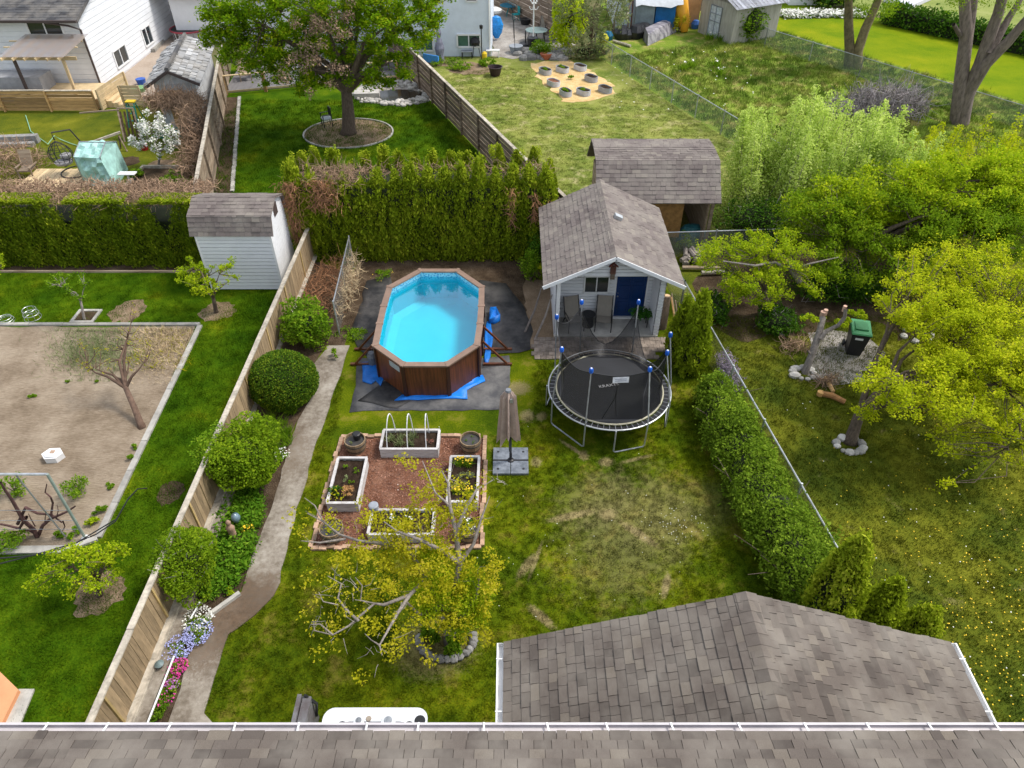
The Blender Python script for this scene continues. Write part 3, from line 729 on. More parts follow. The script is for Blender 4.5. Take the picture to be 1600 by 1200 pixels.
# ---------------------------------------------------------------- fences
fn = thing('plank_fence', 'tall tan plank fence with a weathered cap along the garden path', 'fence', (FXL,14,0))
bmh = [MB().cbox((0,0,.0),(.02,.142,h)).mesh('board', M_fence) for h in (1.16,1.18,1.17)]
y = 3.0; i = 0
while y < 25.0:
    q = D.objects.new('board', bmh[i%3]); link(q, fn); q.location = (random.gauss(0,.004), y-14, .84+random.gauss(0,.006)); q.rotation_euler = (0,0,random.gauss(0,.015)); y += .15; i += 1
y = 3.0
while y < 25.0:
    l = min(2.4, 25.0-y); mb = MB(); dz = random.gauss(0,.012)
    mb.box(FXL-.08,FXL+.06,y,y+l-.008,1.435+dz,1.475+dz); mb.build('cap', M_fencecap, fn)
    mb = MB(); mb.box(FXL+.0,FXL+.14,y,y+l-.01,.2,.24); mb.build('bottom_rail', M_fencecap, fn)
    mb = MB(); mb.box(FXL-.07,FXL+.0,y-.045,y+.045,0,1.43); mb.build('post', M_fence, fn)
    mb = MB(); mb.beam((FXL+.03,y+1.0,.28),(FXL+.03,y+1.0,1.42),.05,.035,up=(1,0,0)); mb.build('brace', mat('yellow_lumber',(.5,.36,.15),.8), fn)
    y += l
rw = thing('retaining_wall', 'low mossy concrete retaining wall under the tan fence', 'wall', (FXL+.2,10,0))
mb = MB(); mb.box(FXL+.145,FXL+.42,3.0,13.0,0,.2); mb.build('wall', M_conc, rw)
mb = MB(); mb.box(FXL+.145,FXL+.2,3.0,13.0,.2,.26); mb.build('edging', M_fencecap, rw)

def plank_fence(name, label, a, b, h, nb, bay, m, capm=None, proud=.0, gap=.025, one_side=1, cat='fence', z0=.03):
    a, b = Vector((*a[:2],0)), Vector((*b[:2],0)); d = b-a; Ln = d.length; u = d.normalized(); n = Vector((-u.y,u.x,0))
    t = thing(name, label, cat, (a+b)/2); nbay = max(1, round(Ln/bay)); bl = Ln/nbay; bhh = (h-z0)/nb
    ang = math.atan2(u.y,u.x); pm_ = MB().cbox((0,0,0),(bl-.02,.022,bhh-gap)).mesh('plank', m); c0 = (a+b)/2
    for k in range(nbay):
        for j in range(nb):
            q = D.objects.new('plank', pm_); link(q, t); p = a+u*bl*(k+.5)+n*random.choice((0,.008)); q.location = (p.x-c0.x, p.y-c0.y, z0+bhh*(j+.5)); q.rotation_euler = (random.gauss(0,.02), random.gauss(0,.003), ang)
    for k in range(nbay+1):
        p = a+u*bl*k; mb = MB(); mb.cbox((p.x,p.y,h/2)+n*.0 if False else Vector((p.x,p.y,h/2))-n*.06*one_side,(.09,.09,h),rz=ang); mb.build('post', m, t)
    if capm:
        for k in range(nbay):
            p, q = a+u*bl*k, a+u*(bl*(k+1)-.01); mb = MB(); mb.beam(p+Vector((0,0,h+.02)), q+Vector((0,0,h+.02+random.gauss(0,.01))), .16, .04); mb.build('cap', capm, t)
    return t
plank_fence('board_fence', 'weathered brown board fence with a pale cap beside the vine-covered tiled shed', (l2x(25.7),25.7), (l2x(47),47), 2.0, 8, 2.6, M_greyfence, M_fencecap)
plank_fence('board_fence', 'dark brown slanting board fence between the pond and the dry lawn', (dgx(25.9),25.9), (dgx(52),52), 1.98, 8, 2.5, M_brownfence, M_fencecap, one_side=-1)
plank_fence('board_fence', 'short dark slatted fence between the barn shed and the tall hedge', (-8.9,26.0), (-7.1,26.0), 1.6, 5, 1.9, M_darkbrown, M_fencecap, gap=.06)

mesh_m = {}
def meshmat(name, col, dens, scale=26):
    """woven wire: real holes where the wires are not"""
    m, t, bs, out = nodes(name); bs.inputs['Base Color'].default_value = (*col,1); bs.inputs['Metallic'].default_value = .5; bs.inputs['Roughness'].default_value = .5
    tr = t.nodes.new('ShaderNodeBsdfTransparent'); ms = t.nodes.new('ShaderNodeMixShader'); ms.inputs[0].default_value = dens
    t.links.new(tr.outputs[0], ms.inputs[1]); t.links.new(bs.outputs[0], ms.inputs[2]); t.links.new(ms.outputs[0], out.inputs[0]); return m
M_chain = meshmat('chain_mesh', (.42,.45,.45), .3)
M_chain2 = meshmat('dull_chain_mesh', (.25,.33,.28), .34)
M_net = meshmat('black_net', (.012,.012,.014), .68)
def chainfence(label, pts, h, mm, step=2.6, bow=0, toprail=True):
    t = thing('chain_link_fence', label, 'fence', (*Vector(pts[0])[:2],0)); P = [Vector((*p[:2],0)) for p in pts]
    for a, b in zip(P[:-1], P[1:]):
        n = max(1, round((b-a).length/step)); u = (b-a)/n
        mb = MB(); mb.add([a+Vector((0,0,.02)), b+Vector((0,0,.02)), b+Vector((0,0,h)), a+Vector((0,0,h))], [(0,1,2,3)]); mb.build('wire_mesh', mm, t)
        for k in range(n+1):
            p = a+u*k; mb = MB(); mb.tube([p, p+Vector((0,0,h+.06))],[.03,.03],6); mb.build('post', M_steel, t)
        mb = MB(); mb.tube([a+Vector((0,0,h)), b+Vector((0,0,h))],[.024,.024],6); mb.build('top_rail', M_steel, t)
    return t
chainfence('silver chain-link fence between the trampoline lawn and the green bin yard', [(fx(9.6),9.6),(fx(21.4),21.4),(fx(25)-.2,25)], 1.2, M_chain)
chainfence('greenish chain-link fence between the dry lawn and the wild meadow', [(chx(52),52),(chx(26),26)], 1.25, M_chain2)
fa, fb = G(1165,20,1.2), G(1600,165,1.2)
chainfence('thin wire fence between the wild meadow and the bright lawn', [fa, G(1200,45,1.2), G(1350,90,1.2), fb, (58,36)], 1.2, M_chain2, 4)
chainfence('short leaning chain-link panel hung with dry vines by the pool', [V(521,475,19.9), V(550,400,24.3)], 1.35, M_chain, 2.2)
chainfence('short chain-link stretch behind the garden shed beside the woodpile', [(5.6,25.0),(10.6,25.3)], 1.15, M_chain, 2.5)

# ================================================================ our yard
def noisy(pts, s): return [Vector(p)+Vector((random.gauss(0,s),random.gauss(0,s),0)) for p in pts]
# ---- pool on its ground sheets
M_tarpb = mat('black_sheet', (.018,.018,.02), .6, .3, 1.4, col2=(.075,.07,.066), bmp=.6, rv=.3)
M_tarpg = mat('grey_dusty_sheet', (.055,.055,.06), .7, .3, 1.6, col2=(.14,.135,.13), bmp=.5, rv=.3)
M_blue = mat('blue_tarp', (.01,.2,.72), .4, .2, 4, bmp=.6, rv=.15)
def tarp(label, px, z, m, th=.006, cat='ground sheet', jit=.03, crumple=.012):
    pts = ragged([G(*p)[:2] for p in px], .35, jit)
    cx = sum(p[0] for p in pts)/len(pts); cy = sum(p[1] for p in pts)/len(pts)
    mb = MB(); n = len(pts); vs = [(cx,cy,z+th)]; fs = []
    for k in (.35,.7,1): vs += [(cx+(p[0]-cx)*k, cy+(p[1]-cy)*k, z+th+random.random()*crumple) for p in pts]
    vs += [(p[0],p[1],z) for p in pts]
    for i in range(n):
        j = (i+1)%n; fs.append((0,1+i,1+j))
        for r in range(3): fs.append((1+r*n+i, 1+(r+1)*n+i, 1+(r+1)*n+j, 1+r*n+j))
    ar = sum(pts[i][0]*pts[(i+1)%n][1]-pts[(i+1)%n][0]*pts[i][1] for i in range(n))
    if ar < 0: fs = [f[::-1] for f in fs]
    mb.add(vs, fs); o = mb.build('ground_sheet', m, smooth=True); return tag(o, label, cat)
tarp('large grey ground sheet spread in front of the oval pool', [(548,643),(556,590),(562,560),(600,560),(760,560),(797,556),(797,600),(782,641),(660,641)], .012, M_tarpg)
tarp('black ground sheet on the bark behind the hedge side of the pool, left', [(560,545),(548,520),(565,470),(572,440),(610,430),(620,560),(575,560)], .022, M_tarpb)
tarp('black ground sheet to the right of the pool by the shed', [(745,552),(750,440),(790,445),(822,485),(832,520),(828,548),(795,552)], .026, M_tarpb)
tarp('dark folded sheet corner in front of the pool on the grey sheet', [(560,628),(600,596),(628,606),(650,622),(622,640)], .034, M_tarpb)
tarp('blue tarpaulin corner sticking out at the left foot of the pool', [(566,598),(566,568),(592,566),(604,585),(596,604),(588,596),(578,602)], .036, M_blue, cat='tarpaulin', crumple=.04)
tarp('blue tarpaulin strip peeping out along the front foot of the pool', [(617,628),(626,619),(700,617),(752,590),(756,588),(755,596),(728,612),(730,625),(690,625)], .044, M_blue, cat='tarpaulin', crumple=.04)
tarp('narrow blue tarpaulin strip along the right side of the pool', [(757,571),(758,520),(762,505),(768,508),(766,571)], .046, M_blue, cat='tarpaulin', crumple=.04)
tarp('crumpled blue tarpaulin bunch beside the pool braces', [(763,506),(765,489),(774,492),(782,504),(774,508)], .05, M_blue, .1, cat='tarpaulin', crumple=.22)
PRW, PRZ = .2, 1.32
pv_ = [(-3.35,22.08),(-1.92,22.08),(-.96,20.94),(-.93,19.75),(-.94,18.75),(-1.0,17.57),(-1.93,16.56),(-3.35,16.56),(-4.38,17.57),(-4.41,18.75),(-4.41,19.75),(-4.36,20.94)][::-1]
pc = Vector((-2.66,19.3,0)); po = thing('swimming_pool', 'oval above-ground pool with brown wood-look walls and bright blue water', 'pool', pc)
M_pw = mat('wood_look_wall', (.17,.055,.02), .45, .5, 2.2, col2=(.08,.027,.011), stretch=(9,9,.5), bmp=.1)
M_rail = mat('brown_rail', (.25,.165,.12), .55, .2, 3, rv=.08)
M_liner = mat('pool_liner', (.12,.5,.72), .5, .2, 20, col2=(.05,.38,.62))
n = len(pv_); Pv = [Vector((*p,0)) for p in pv_]
def inset(P, d):
    out = []; n = len(P)
    for i in range(n):
        a, b, c = P[i-1], P[i], P[(i+1)%n]; d1 = (b-a).normalized(); d2 = (c-b).normalized()
        n1 = Vector((-d1.y,d1.x,0)); n2 = Vector((-d2.y,d2.x,0)); bi = (n1+n2).normalized(); out.append(b+bi*d/max(.4,bi.dot(n1)))
    return out
if sum(Pv[i].x*Pv[(i+1)%n].y-Pv[(i+1)%n].x*Pv[i].y for i in range(n)) < 0: Pv = Pv[::-1]
In = inset(Pv, PRW); Wl = inset(Pv, .07); Wi = inset(Pv, .12)
for i in range(n):
    j = (i+1)%n; Z = Vector((0,0,1))
    mb = MB(); a, b = Wl[i], Wl[j]; seg = 1; mb.add([a, b, b+Z*1.29, a+Z*1.29], [(0,1,2,3)]); mb.build('wall_panel', M_pw, po)
    mb = MB(); a, b, c, d = Pv[i].lerp(Pv[j],.02), Pv[j].lerp(Pv[i],.02), In[j].lerp(In[i],.02), In[i].lerp(In[j],.02)
    lo = [p+Z*1.27 for p in (a,b,c,d)]; hi = [p+Z*1.325 for p in (a,b,c,d)]
    mb.add(lo+hi, [(4,5,6,7),(0,1,5,4),(2,3,7,6),(3,2,1,0),(1,2,6,5),(3,0,4,7)]); mb.build('rail', M_rail, po)
    mb = MB(); mb.cbox(Pv[i].lerp(In[i],.5)+Z*1.315,(.24,.1,.045),rz=math.atan2((In[i]-Pv[i]).y,(In[i]-Pv[i]).x)); mb.build('rail_joint', M_rail, po)
    mb = MB(); mb.cbox(Wl[i]+Z*.64-(Wi[i]-Wl[i]).normalized()*.02,(.05,.11,1.26),rz=math.atan2((In[i]-Pv[i]).y,(In[i]-Pv[i]).x)); mb.build('upright', mat('dark_upright',(.055,.02,.01),.5), po)
mb = MB()
for i in range(n):
    j = (i+1)%n; a, b = Wi[i], Wi[j]; Z = Vector((0,0,1)); mb.add([a+Z*.14, b+Z*.14, b+Z*1.29, a+Z*1.29], [(3,2,1,0)])
    f = inset(Pv,.4); mb.add([a+Z*.14, b+Z*.14, f[j]+Z*.05, f[i]+Z*.05], [(0,1,2,3)])
mb.add([p+Vector((0,0,.05)) for p in inset(Pv,.4)], [tuple(range(n))]); 
m, t_, bs, out = nodes('pool_liner_mosaic'); vec = wpos(t_)
vo = t_.nodes.new('ShaderNodeTexVoronoi'); vo.inputs['Scale'].default_value = 16; L2 = t_.links.new; L2(vec, vo.inputs['Vector'])
sp = t_.nodes.new('ShaderNodeSeparateXYZ'); L2(vec, sp.inputs[0])
band = mrange(t_, sp.outputs['Z'], .93, .96); cc = mix(t_, mrange(t_, vo.outputs['Distance'], .25, .5), (.02,.3,.6), (.3,.7,.85))
cc = mix(t_, band, mix(t_, noise(t_, 1.4, 3, vec), (.008,.55,.7), (.03,.64,.78)), cc)
L2(cc, bs.inputs['Base Color']); bs.inputs['Roughness'].default_value = .5; M_liner = m
mb.build('liner', M_liner, po)
m, t_, bs, out = nodes('pool_water'); L2 = t_.links.new; gl = t_.nodes.new('ShaderNodeBsdfGlossy'); gl.inputs['Roughness'].default_value = .015
trn = t_.nodes.new('ShaderNodeBsdfTransparent'); trn.inputs[0].default_value = (.72,.98,1,1); fr = t_.nodes.new('ShaderNodeFresnel'); fr.inputs[0].default_value = 1.33
vec = wpos(t_); b_ = t_.nodes.new('ShaderNodeBump'); b_.inputs['Strength'].default_value = .1; b_.inputs['Distance'].default_value = .01; L2(noise(t_, 5, 3, vec), b_.inputs['Height'])
L2(b_.outputs[0], gl.inputs['Normal']); mm = t_.nodes.new('ShaderNodeMath'); mm.operation = 'MULTIPLY'; mm.inputs[1].default_value = 3.5; mm.use_clamp = True; L2(fr.outputs[0], mm.inputs[0])
ms = t_.nodes.new('ShaderNodeMixShader'); L2(mm.outputs[0], ms.inputs[0]); L2(trn.outputs[0], ms.inputs[1]); L2(gl.outputs[0], ms.inputs[2]); L2(ms.outputs[0], out.inputs[0])
mb = MB(); mb.add([p+Vector((0,0,1.06)) for p in inset(Pv,.13)], [tuple(range(n))]); mb.build('water', m, po)
for yy in (19.0, 18.2):
    for s, xx in ((1,-.95),(-1,-4.4)):
        mb = MB(); mb.beam((xx,yy,.06),(xx+s*.95,yy,.06),.09,.06); mb.beam((xx,yy,1.0),(xx+s*.78,yy,.08),.06,.06,up=(0,1,0)); mb.build('brace', M_pw, po)
mb = MB(); a_ = Wl[[i for i in range(n) if abs(Pv[i].x+4.38)<.02 and abs(Pv[i].y-17.57)<.02][0]]; b_ = Wl[[i for i in range(n) if abs(Pv[i].x+3.35)<.02 and abs(Pv[i].y-16.56)<.02][0]]
d_ = (b_-a_); q = a_+d_*.52; q2 = a_+d_*.88; off = Vector((-.014,-.014,0))
mb.add([q+off+Vector((0,0,.93)), q2+off+Vector((0,0,.93)), q2+off+Vector((0,0,1.13)), q+off+Vector((0,0,1.13)), q+off*.3+Vector((0,0,.93)), q2+off*.3+Vector((0,0,.93)), q2+off*.3+Vector((0,0,1.13)), q+off*.3+Vector((0,0,1.13))],[(0,1,2,3),(3,2,6,7),(4,5,1,0),(1,5,6,2),(4,0,3,7)]); mb.build('label', mat('label_plate',(.5,.55,.55),.5), po)
mb = MB(); mb.lathe((-4.62,18.25,.0),[(.14,0),(.16,.35),(.1,.5),(0,.52)],12); pf = mb.build('pool_filter', M_plastic); tag(pf, 'small grey pool filter canister behind the left pool braces', 'pool filter')

# ---- raised beds
M_bw = mat('whitewashed_board', (.56,.54,.53), .85, .3, 5, col2=(.4,.37,.35), stretch=(1,1,5), bmp=.3, rv=.1)
def raised_bed(label, tl, tr, br, bl, h=.38):
    P = [G(*q, h) for q in (tl,tr,br,bl)]; x0 = (P[0].x+P[3].x)/2; x1 = (P[1].x+P[2].x)/2; y1 = (P[0].y+P[1].y)/2; y0 = (P[2].y+P[3].y)/2
    c = Vector(((x0+x1)/2,(y0+y1)/2,0)); t = thing('raised_bed', label, 'planter', c)
    for (a,b,e,f) in ((x0,x1,y0,y0+.035),(x0,x1,y1-.035,y1),(x0,x0+.035,y0+.035,y1-.035),(x1-.035,x1,y0+.035,y1-.035)):
        mb = MB(); mb.box(a,b,e,f,.0,.185); mb.build('board', M_bw, t); mb = MB(); mb.box(a,b,e,f,.19,h-.035); mb.build('board', M_bw, t)
        mb = MB(); w_ = .02
        mb.box(a-w_ if b-a<.1 else a, b+w_ if b-a<.1 else b, e-w_ if f-e<.1 else e, f+w_ if f-e<.1 else f, h-.033+(.002 if b-a<.1 else 0), h+(.002 if b-a<.1 else 0)); mb.build('rim', M_bw, t)
    mb = MB(); nx, ny = 14, 14; vs = [(x0+.04+(x1-x0-.08)*i/nx, y0+.04+(y1-y0-.08)*j/ny, h-.12+random.random()*.04) for j in range(ny+1) for i in range(nx+1)]
    mb.add(vs, [(j*(nx+1)+i, j*(nx+1)+i+1, (j+1)*(nx+1)+i+1, (j+1)*(nx+1)+i) for j in range(ny) for i in range(nx)]); mb.build('soil', M_potsoil, t, smooth=True)
    return t, (x0,x1,y0,y1), h-.1
def plant(name, label, cat, c, r, h, n, lm, size=.06, kind='bush', fm=None, fn=0, fs=.035, group=None, zb=0., asp=.55, stems=True):
    """c base point; a plant of n leaves and fn flower heads"""
    c = Vector(c); t = thing(name, label, cat, c, group); P = None
    if kind == 'bush':
        cl = ball(max(4,int(n/60)), (c.x,c.y,c.z+h*.5), (r*.8,r*.8,h*.45)); P = clumped(n, cl, (r*.35,r*.35,h*.22)); P[:,2] = np.maximum(P[:,2], c.z+.01)
        npbuild('foliage', leafq(P, size, asp, .6), 4, lm, t)
    elif kind == 'grass':
        b = np.zeros((n,3)); b[:,:2] = RG.normal(size=(n,2))*r*.35; b += np.array(c); npbuild('foliage', blades(b, h, size, .5), 3, lm, t); P = b+np.array([0,0,h*.6])
    elif kind == 'fern':
        out = []
        for k in range(n):
            a = random.random()*6.283; L_ = r*random.uniform(.7,1.1); ts = np.linspace(.1,1,14)
            for s in ts:
                p = np.array([c.x+math.cos(a)*L_*s, c.y+math.sin(a)*L_*s, c.z+h*(1.6*s-1.3*s*s)]); out += [p+RG.normal(size=3)*.01]*2
        npbuild('foliage', leafq(np.array(out), size, .4, .6), 4, lm, t); P = np.array(out)
    if stems and kind == 'bush' and h > .35:
        mb = MB()
        for k in range(6):
            e = P[random.randrange(len(P))]; mb.tube([c, c.lerp(Vector(e),.5)+Vector((0,0,.05*h)), e],[.012+.01*h,.01,.004],4,cap=False)
        mb.build('stems', M_bark, t)
    if fm:
        if kind == 'bush':
            F_ = ball(fn, (c.x,c.y,c.z+h*.55), (r*1.0,r*1.0,h*.55), .6); F_[:,2] = np.maximum(F_[:,2], c.z+h*.45)
        else: F_ = np.array(c)+np.concatenate([RG.normal(size=(fn,2))*r*.4, h*(.7+RG.random((fn,1))*.4)],1)
        npbuild('flowers', leafq(F_, fs, .9, 1.5), 4, fm, t)
    return t
t, R_, z = raised_bed('raised planter with three white hoops over seedlings, nearest the pool', (598.7,671),(687,670),(685,700.5),(593,702.5))
for k, (fx_, fy_, dz) in enumerate([(.1,.15,0),(.43,.2,0),(.73,.2,0)]):
    xx = R_[0]+(R_[1]-R_[0])*(fx_+.07); mb = MB(); pts = []
    for a in range(13):
        s = a/12; yy = R_[2]+.05+(R_[3]-R_[2]-.1)*s; pts.append((xx-.1*(.5-s)*(1.6-k*.7)+ (0), yy+ .12*math.sin(s*math.pi), z+.95*math.sin(math.pi*s)**.6))
    mb.tube(pts,.015,6); mb.build('hoop', M_white, t)
xs = lambda k: R_[0]+(R_[1]-R_[0])*k; ys = lambda k: R_[2]+(R_[3]-R_[2])*k
for k,(a,b) in enumerate([(.32,.35),(.5,.35),(.32,.65),(.52,.68),(.16,.6)]):
    plant('young_plant', 'silvery seedling '+('nearest the left hoop, front','between the first two hoops, front','nearest the left hoop, back','between the last two hoops, back','at the left end')[k]+' of the hooped planter', 'plant', (xs(a),ys(b),z), .16,.16,60,LF_grey,.03,'grass',group='seedlings in the hooped planter')
plant('young_plant','rust-coloured seedling at the right end of the hooped planter','plant',(xs(.83),ys(.5),z),.16,.18,120,LF_red,.04)
t, R_, z = raised_bed('raised planter with an orange dried bush, beside the concrete path', (529,714),(574,714),(559,786),(508,786))
plant('herb','small round green herb at the far end of the path-side planter','plant',(xs(.35),ys(.78),z),.11,.14,120,LF_green,.04)
plant('herb','green herb near the right corner of the path-side planter','plant',(xs(.72),ys(.7),z),.12,.16,120,LF_green,.04)
plant('herb','grey-green herb in the middle of the path-side planter','plant',(xs(.42),ys(.53),z),.15,.14,150,LF_grey,.04)
plant('herb','dark green low shrub in the near left corner of the path-side planter','plant',(xs(.2),ys(.25),z),.2,.3,420,LF_dark,.05)
plant('dried_bush','orange-brown dried bush in the path-side planter','plant',(xs(.62),ys(.25),z),.22,.28,700,mat('dry_orange',(.5,.27,.1),.9,.4,8,rv=.4),.035)
plant('herb','thin green herb beside the dried bush in the path-side planter','plant',(xs(.62),ys(.5),z),.1,.1,60,LF_green,.04)
t, R_, z = raised_bed('raised planter with yellow daffodils, nearest the umbrella', (704,712),(749.5,712),(746.5,784),(697.5,784))
for k,(a,b) in enumerate([(.35,.86),(.62,.84),(.3,.25),(.72,.2)]):
    plant('daffodil_clump', ['daffodil clump at the far left of the planter nearest the umbrella','daffodil clump at the far right of the planter nearest the umbrella','daffodil clump at the near left of the planter nearest the umbrella','daffodil clump at the near right of the planter nearest the umbrella'][k],'flowers',(xs(a),ys(b),z),.16,.24,70,LF_green,.025,'grass',LF_yflow,14,.06)
plant('dried_bush','pale grey twiggy plant in the middle of the daffodil planter','plant',(xs(.5),ys(.52),z),.3,.22,450,LF_grey,.03)
t, R_, z = raised_bed('raised planter half hidden under the golden-leaved tree', (580,795),(679,795),(677,835),(574.5,835))
for k,(a,b) in enumerate([(.35,.6),(.6,.65),(.5,.3)]):
    plant('flower_clump', ['white-flowered clump at the left of the planter under the golden tree','white-flowered clump at the right of the planter under the golden tree','small white-flowered clump at the near side of the planter under the golden tree'][k],'flowers',(xs(a),ys(b),z),.14,.18,60,LF_green,.03,'grass',LF_white,8,.06)
p = G(584,793,.42); mb = MB(); mb.lathe((p.x,p.y,.36),[(.11,0),(.13,.04),(.13,.16),(.1,.18),(0,.18)],14); o = mb.build('solar_lamp', M_plastic); tag(o,'small round grey lamp on the far left corner of the half-hidden planter','lamp')

# ---- barrels
M_bar = mat('barrel_stave', (.3,.21,.12), .85, .35, 5, stretch=(4,4,.6), bmp=.3, rv=.2)
def barrel(label, px, py, stuff):
    p = G(px, py, .42); t = thing('barrel_planter', label, 'barrel', (p.x,p.y,0), 'half-barrel planters at the mulch corners')
    R = [.25,.29,.31,.305]; n = 20
    me = None
    for k in range(n):
        a = 2*math.pi*k/n; mb = MB(); w_ = 2*math.pi*.3/n*.96
        prof = [(.255,.0),(.285,.14),(.305,.28),(.305,.42)]
        vs = []
        for (r,z) in prof:
            h_ = math.pi/n*.96
            for aa, rr in ((a-h_,r),(a+h_,r),(a+h_,r-.025),(a-h_,r-.025)): vs.append((p.x+rr*math.cos(aa), p.y+rr*math.sin(aa), z))
        fs = []
        for i in range(3):
            b = i*4; fs += [(b,b+1,b+5,b+4),(b+2,b+3,b+7,b+6)]
        fs.append((12,13,14,15)); mb.add(vs, fs); mb.build('stave', M_bar, t)
    for z, r in ((.1,.279),(.3,.309)):
        mb = MB(); mb.lathe((p.x,p.y,z),[(r,0),(r+.006,.002),(r+.006,.035),(r,.037)],24); mb.build('hoop_band', mat('iron_band',(.07,.065,.06),.5,.3,6,metal=.4), t)
    mb = MB(); mb.lathe((p.x,p.y,.0),[(.24,.3),(.12,.33),(0,.335)],16); mb.build('soil', M_potsoil, t)
    return p
p = barrel('half-barrel fountain planter at the far left corner of the mulch', 554, 686, 0)
mb = MB(); mb.lathe((p.x+.05,p.y+.1,.34),[(.1,0),(.12,.2),(.09,.22),(0,.22)],12); o = mb.build('black_pot', M_black); tag(o,'black pot standing in the far left half barrel','pot')
plant('herb','small grey-green tuft in the far left half barrel','plant',(p.x-.12,p.y-.08,.34),.1,.14,80,LF_grey,.03)
p = barrel('half-barrel planter with three seedlings at the far right corner of the mulch', 735, 685, 0)
for k,(a,b) in enumerate([(-.12,0),(.05,.12),(.08,-.1)]): plant('young_plant',('leftmost tiny seedling in the far right half barrel','farthest tiny seedling in the far right half barrel','nearest tiny seedling in the far right half barrel')[k],'plant',(p.x+a,p.y+b,.33),.06,.08,26,LF_green,.03,group='seedlings in the far right barrel')
p = barrel('half-barrel planter at the near left corner of the mulch', 517, 824, 0)
plant('herb','green herb filling the near left half barrel','plant',(p.x-.02,p.y,.34),.16,.14,160,LF_green,.05)
p = barrel('half-barrel planter with white flowers at the near right corner of the mulch', 731, 822, 0)
plant('flower_clump','white-flowered clump in the near right half barrel','flowers',(p.x,p.y,.34),.22,.3,220,LF_dark,.06,'bush',LF_white,40,.05)

# ---- closed cantilever umbrella on a four-slab base
b = G(798,720,.06); um = thing('patio_umbrella', 'closed taupe patio umbrella on a grey four-slab base', 'umbrella', (b.x,b.y,0))
M_slab = mat('umbrella_slab', (.1,.115,.135), .6, .35, 6, col2=(.2,.22,.25), rv=.06)
for i in (-1,1):
    for j in (-1,1):
        mb = MB(); mb.box(b.x+.255*i-.245, b.x+.255*i+.245, b.y+.255*j-.245, b.y+.255*j+.245, .005, .085); s = mb.build('base_slab', M_slab, um)
        mb = MB(); mb.lathe((b.x+.36*i,b.y+.33*j,.086),[(.035,0),(.035,.006),(0,.006)],10); mb.build('plug', M_black, s)
mb = MB(); mb.lathe((b.x,b.y,.088),[(.1,0),(.09,.03),(.04,.05),(.04,.3),(0,.3)],12); mb.beam((b.x-.5,b.y,.09),(b.x+.5,b.y,.09),.05,.012); mb.build('base_hub', M_black, um)
tp = V(796,622,b.y+.02); mb = MB(); mb.tube([(b.x,b.y,.1),(b.x,b.y+.02,2.52)],.03,8); mb.tube([(b.x-.03,b.y-.05,.5),(b.x-.03,b.y-.06,1.9)],.022,8); mb.build('pole', mat('charcoal_pole',(.04,.045,.055),.4,.1), um)
M_can = mat('taupe_fabric', (.5,.38,.32), .9, .25, 4, rv=.1)
top = Vector((b.x-.06,b.y+.02,2.72)); ns = 16
hems = []
for k in range(ns):
    a = 2*math.pi*k/ns; low = (k%2==0); r = (.36 if low else .14); zz = random.uniform(.72,1.1) if low else random.uniform(.9,1.2)
    hems.append((a,r,zz))
mb = MB(); rings = []
for s, rs in ((0,.07),(.1,.5),(.35,.62),(.7,.85),(1,1)):
    ring = []
    for (a,r,zz) in hems:
        rr = .07 if s == 0 else (.09+(r-.09)*rs) ; ring.append((top.x+rr*math.cos(a)*.95, top.y+rr*math.sin(a)*.7, top.z+(zz-top.z)*s))
    rings.append(ring)
vs = [p for r in rings for p in r]; fs = [(i*ns+j, i*ns+(j+1)%ns, (i+1)*ns+(j+1)%ns, (i+1)*ns+j) for i in range(4) for j in range(ns)]
mb.add(vs, [f[::-1] for f in fs]); mb.build('canopy', M_can, um)
mb = MB(); mb.lathe(top,[(.085,-.02),(.07,.03),(0,.035)],12); mb.build('top_cap', M_plastic, um)
mb = MB(); mb.cbox((b.x+.02,b.y-.07,2.45),(.07,.07,.12)); mb.build('crank', M_steel, um)

# ---- trampoline
TC = Vector((2.93,16.08,0)); TR, TZ = 1.83, .88
tr = thing('trampoline', 'round black trampoline with a sagging net on blue-capped poles', 'trampoline', TC)
M_mat = mat('jumping_mat', (.02,.021,.024), .6, .3, 1.2, rv=.03); M_cream = mat('cream_edge', (.6,.56,.4), .7)
mb = MB(); mb.lathe(TC+Vector((0,0,TZ)),[(1.6,-.012),(1.6,0),(1.0,-.01),(.5,-.02),(0,-.02)],48); mb.build('mat', M_mat, tr)
mb = MB(); mb.torus(TC+Vector((0,0,TZ+.005)),1.6,.026,56,6); mb.build('mat_edge', M_cream, tr)
mb = MB(); mb.lathe(TC,[(1.63,TZ-.05),(1.79,TZ-.05),(1.79,TZ-.055),(1.63,TZ-.055)],48); mb.f = mb.f[:-2]; mb.r = mb.r[:-2]; mb.build('shade_net_ring', M_black, tr)  # flat black ring added to stand for shadow and netting beneath the springs
mb = MB(); mb.torus(TC+Vector((0,0,TZ)),TR,.024,56,8); mb.build('frame', M_steel, tr)
spm = MB().tube([(1.64,0,0),(1.8,0,0)],.008,5).mesh('spring', mat('dull_spring',(.3,.31,.32),.5,.2,5,metal=.5))
for k in range(64):
    q = D.objects.new('spring', spm); link(q, tr); q.location = (0,0,TZ); q.rotation_euler = (0,0,2*math.pi*k/64)
tops = [(1.33,17.25),(2.13,18.02),(3.87,18.02),(4.56,16.9),(4.55,15.75),(3.8,14.75),(2.15,14.72),(1.3,15.5)]
tops_px = [(870,493),(909,470),(998,470),(1048,521),(1043,549),(1016,575),(924,577),(878,544)]
PT = [G(x,y,2.65) for x,y in tops_px]; angs = [math.atan2(p.y-TC.y-.25, p.x-TC.x) for p in PT]
feet = []
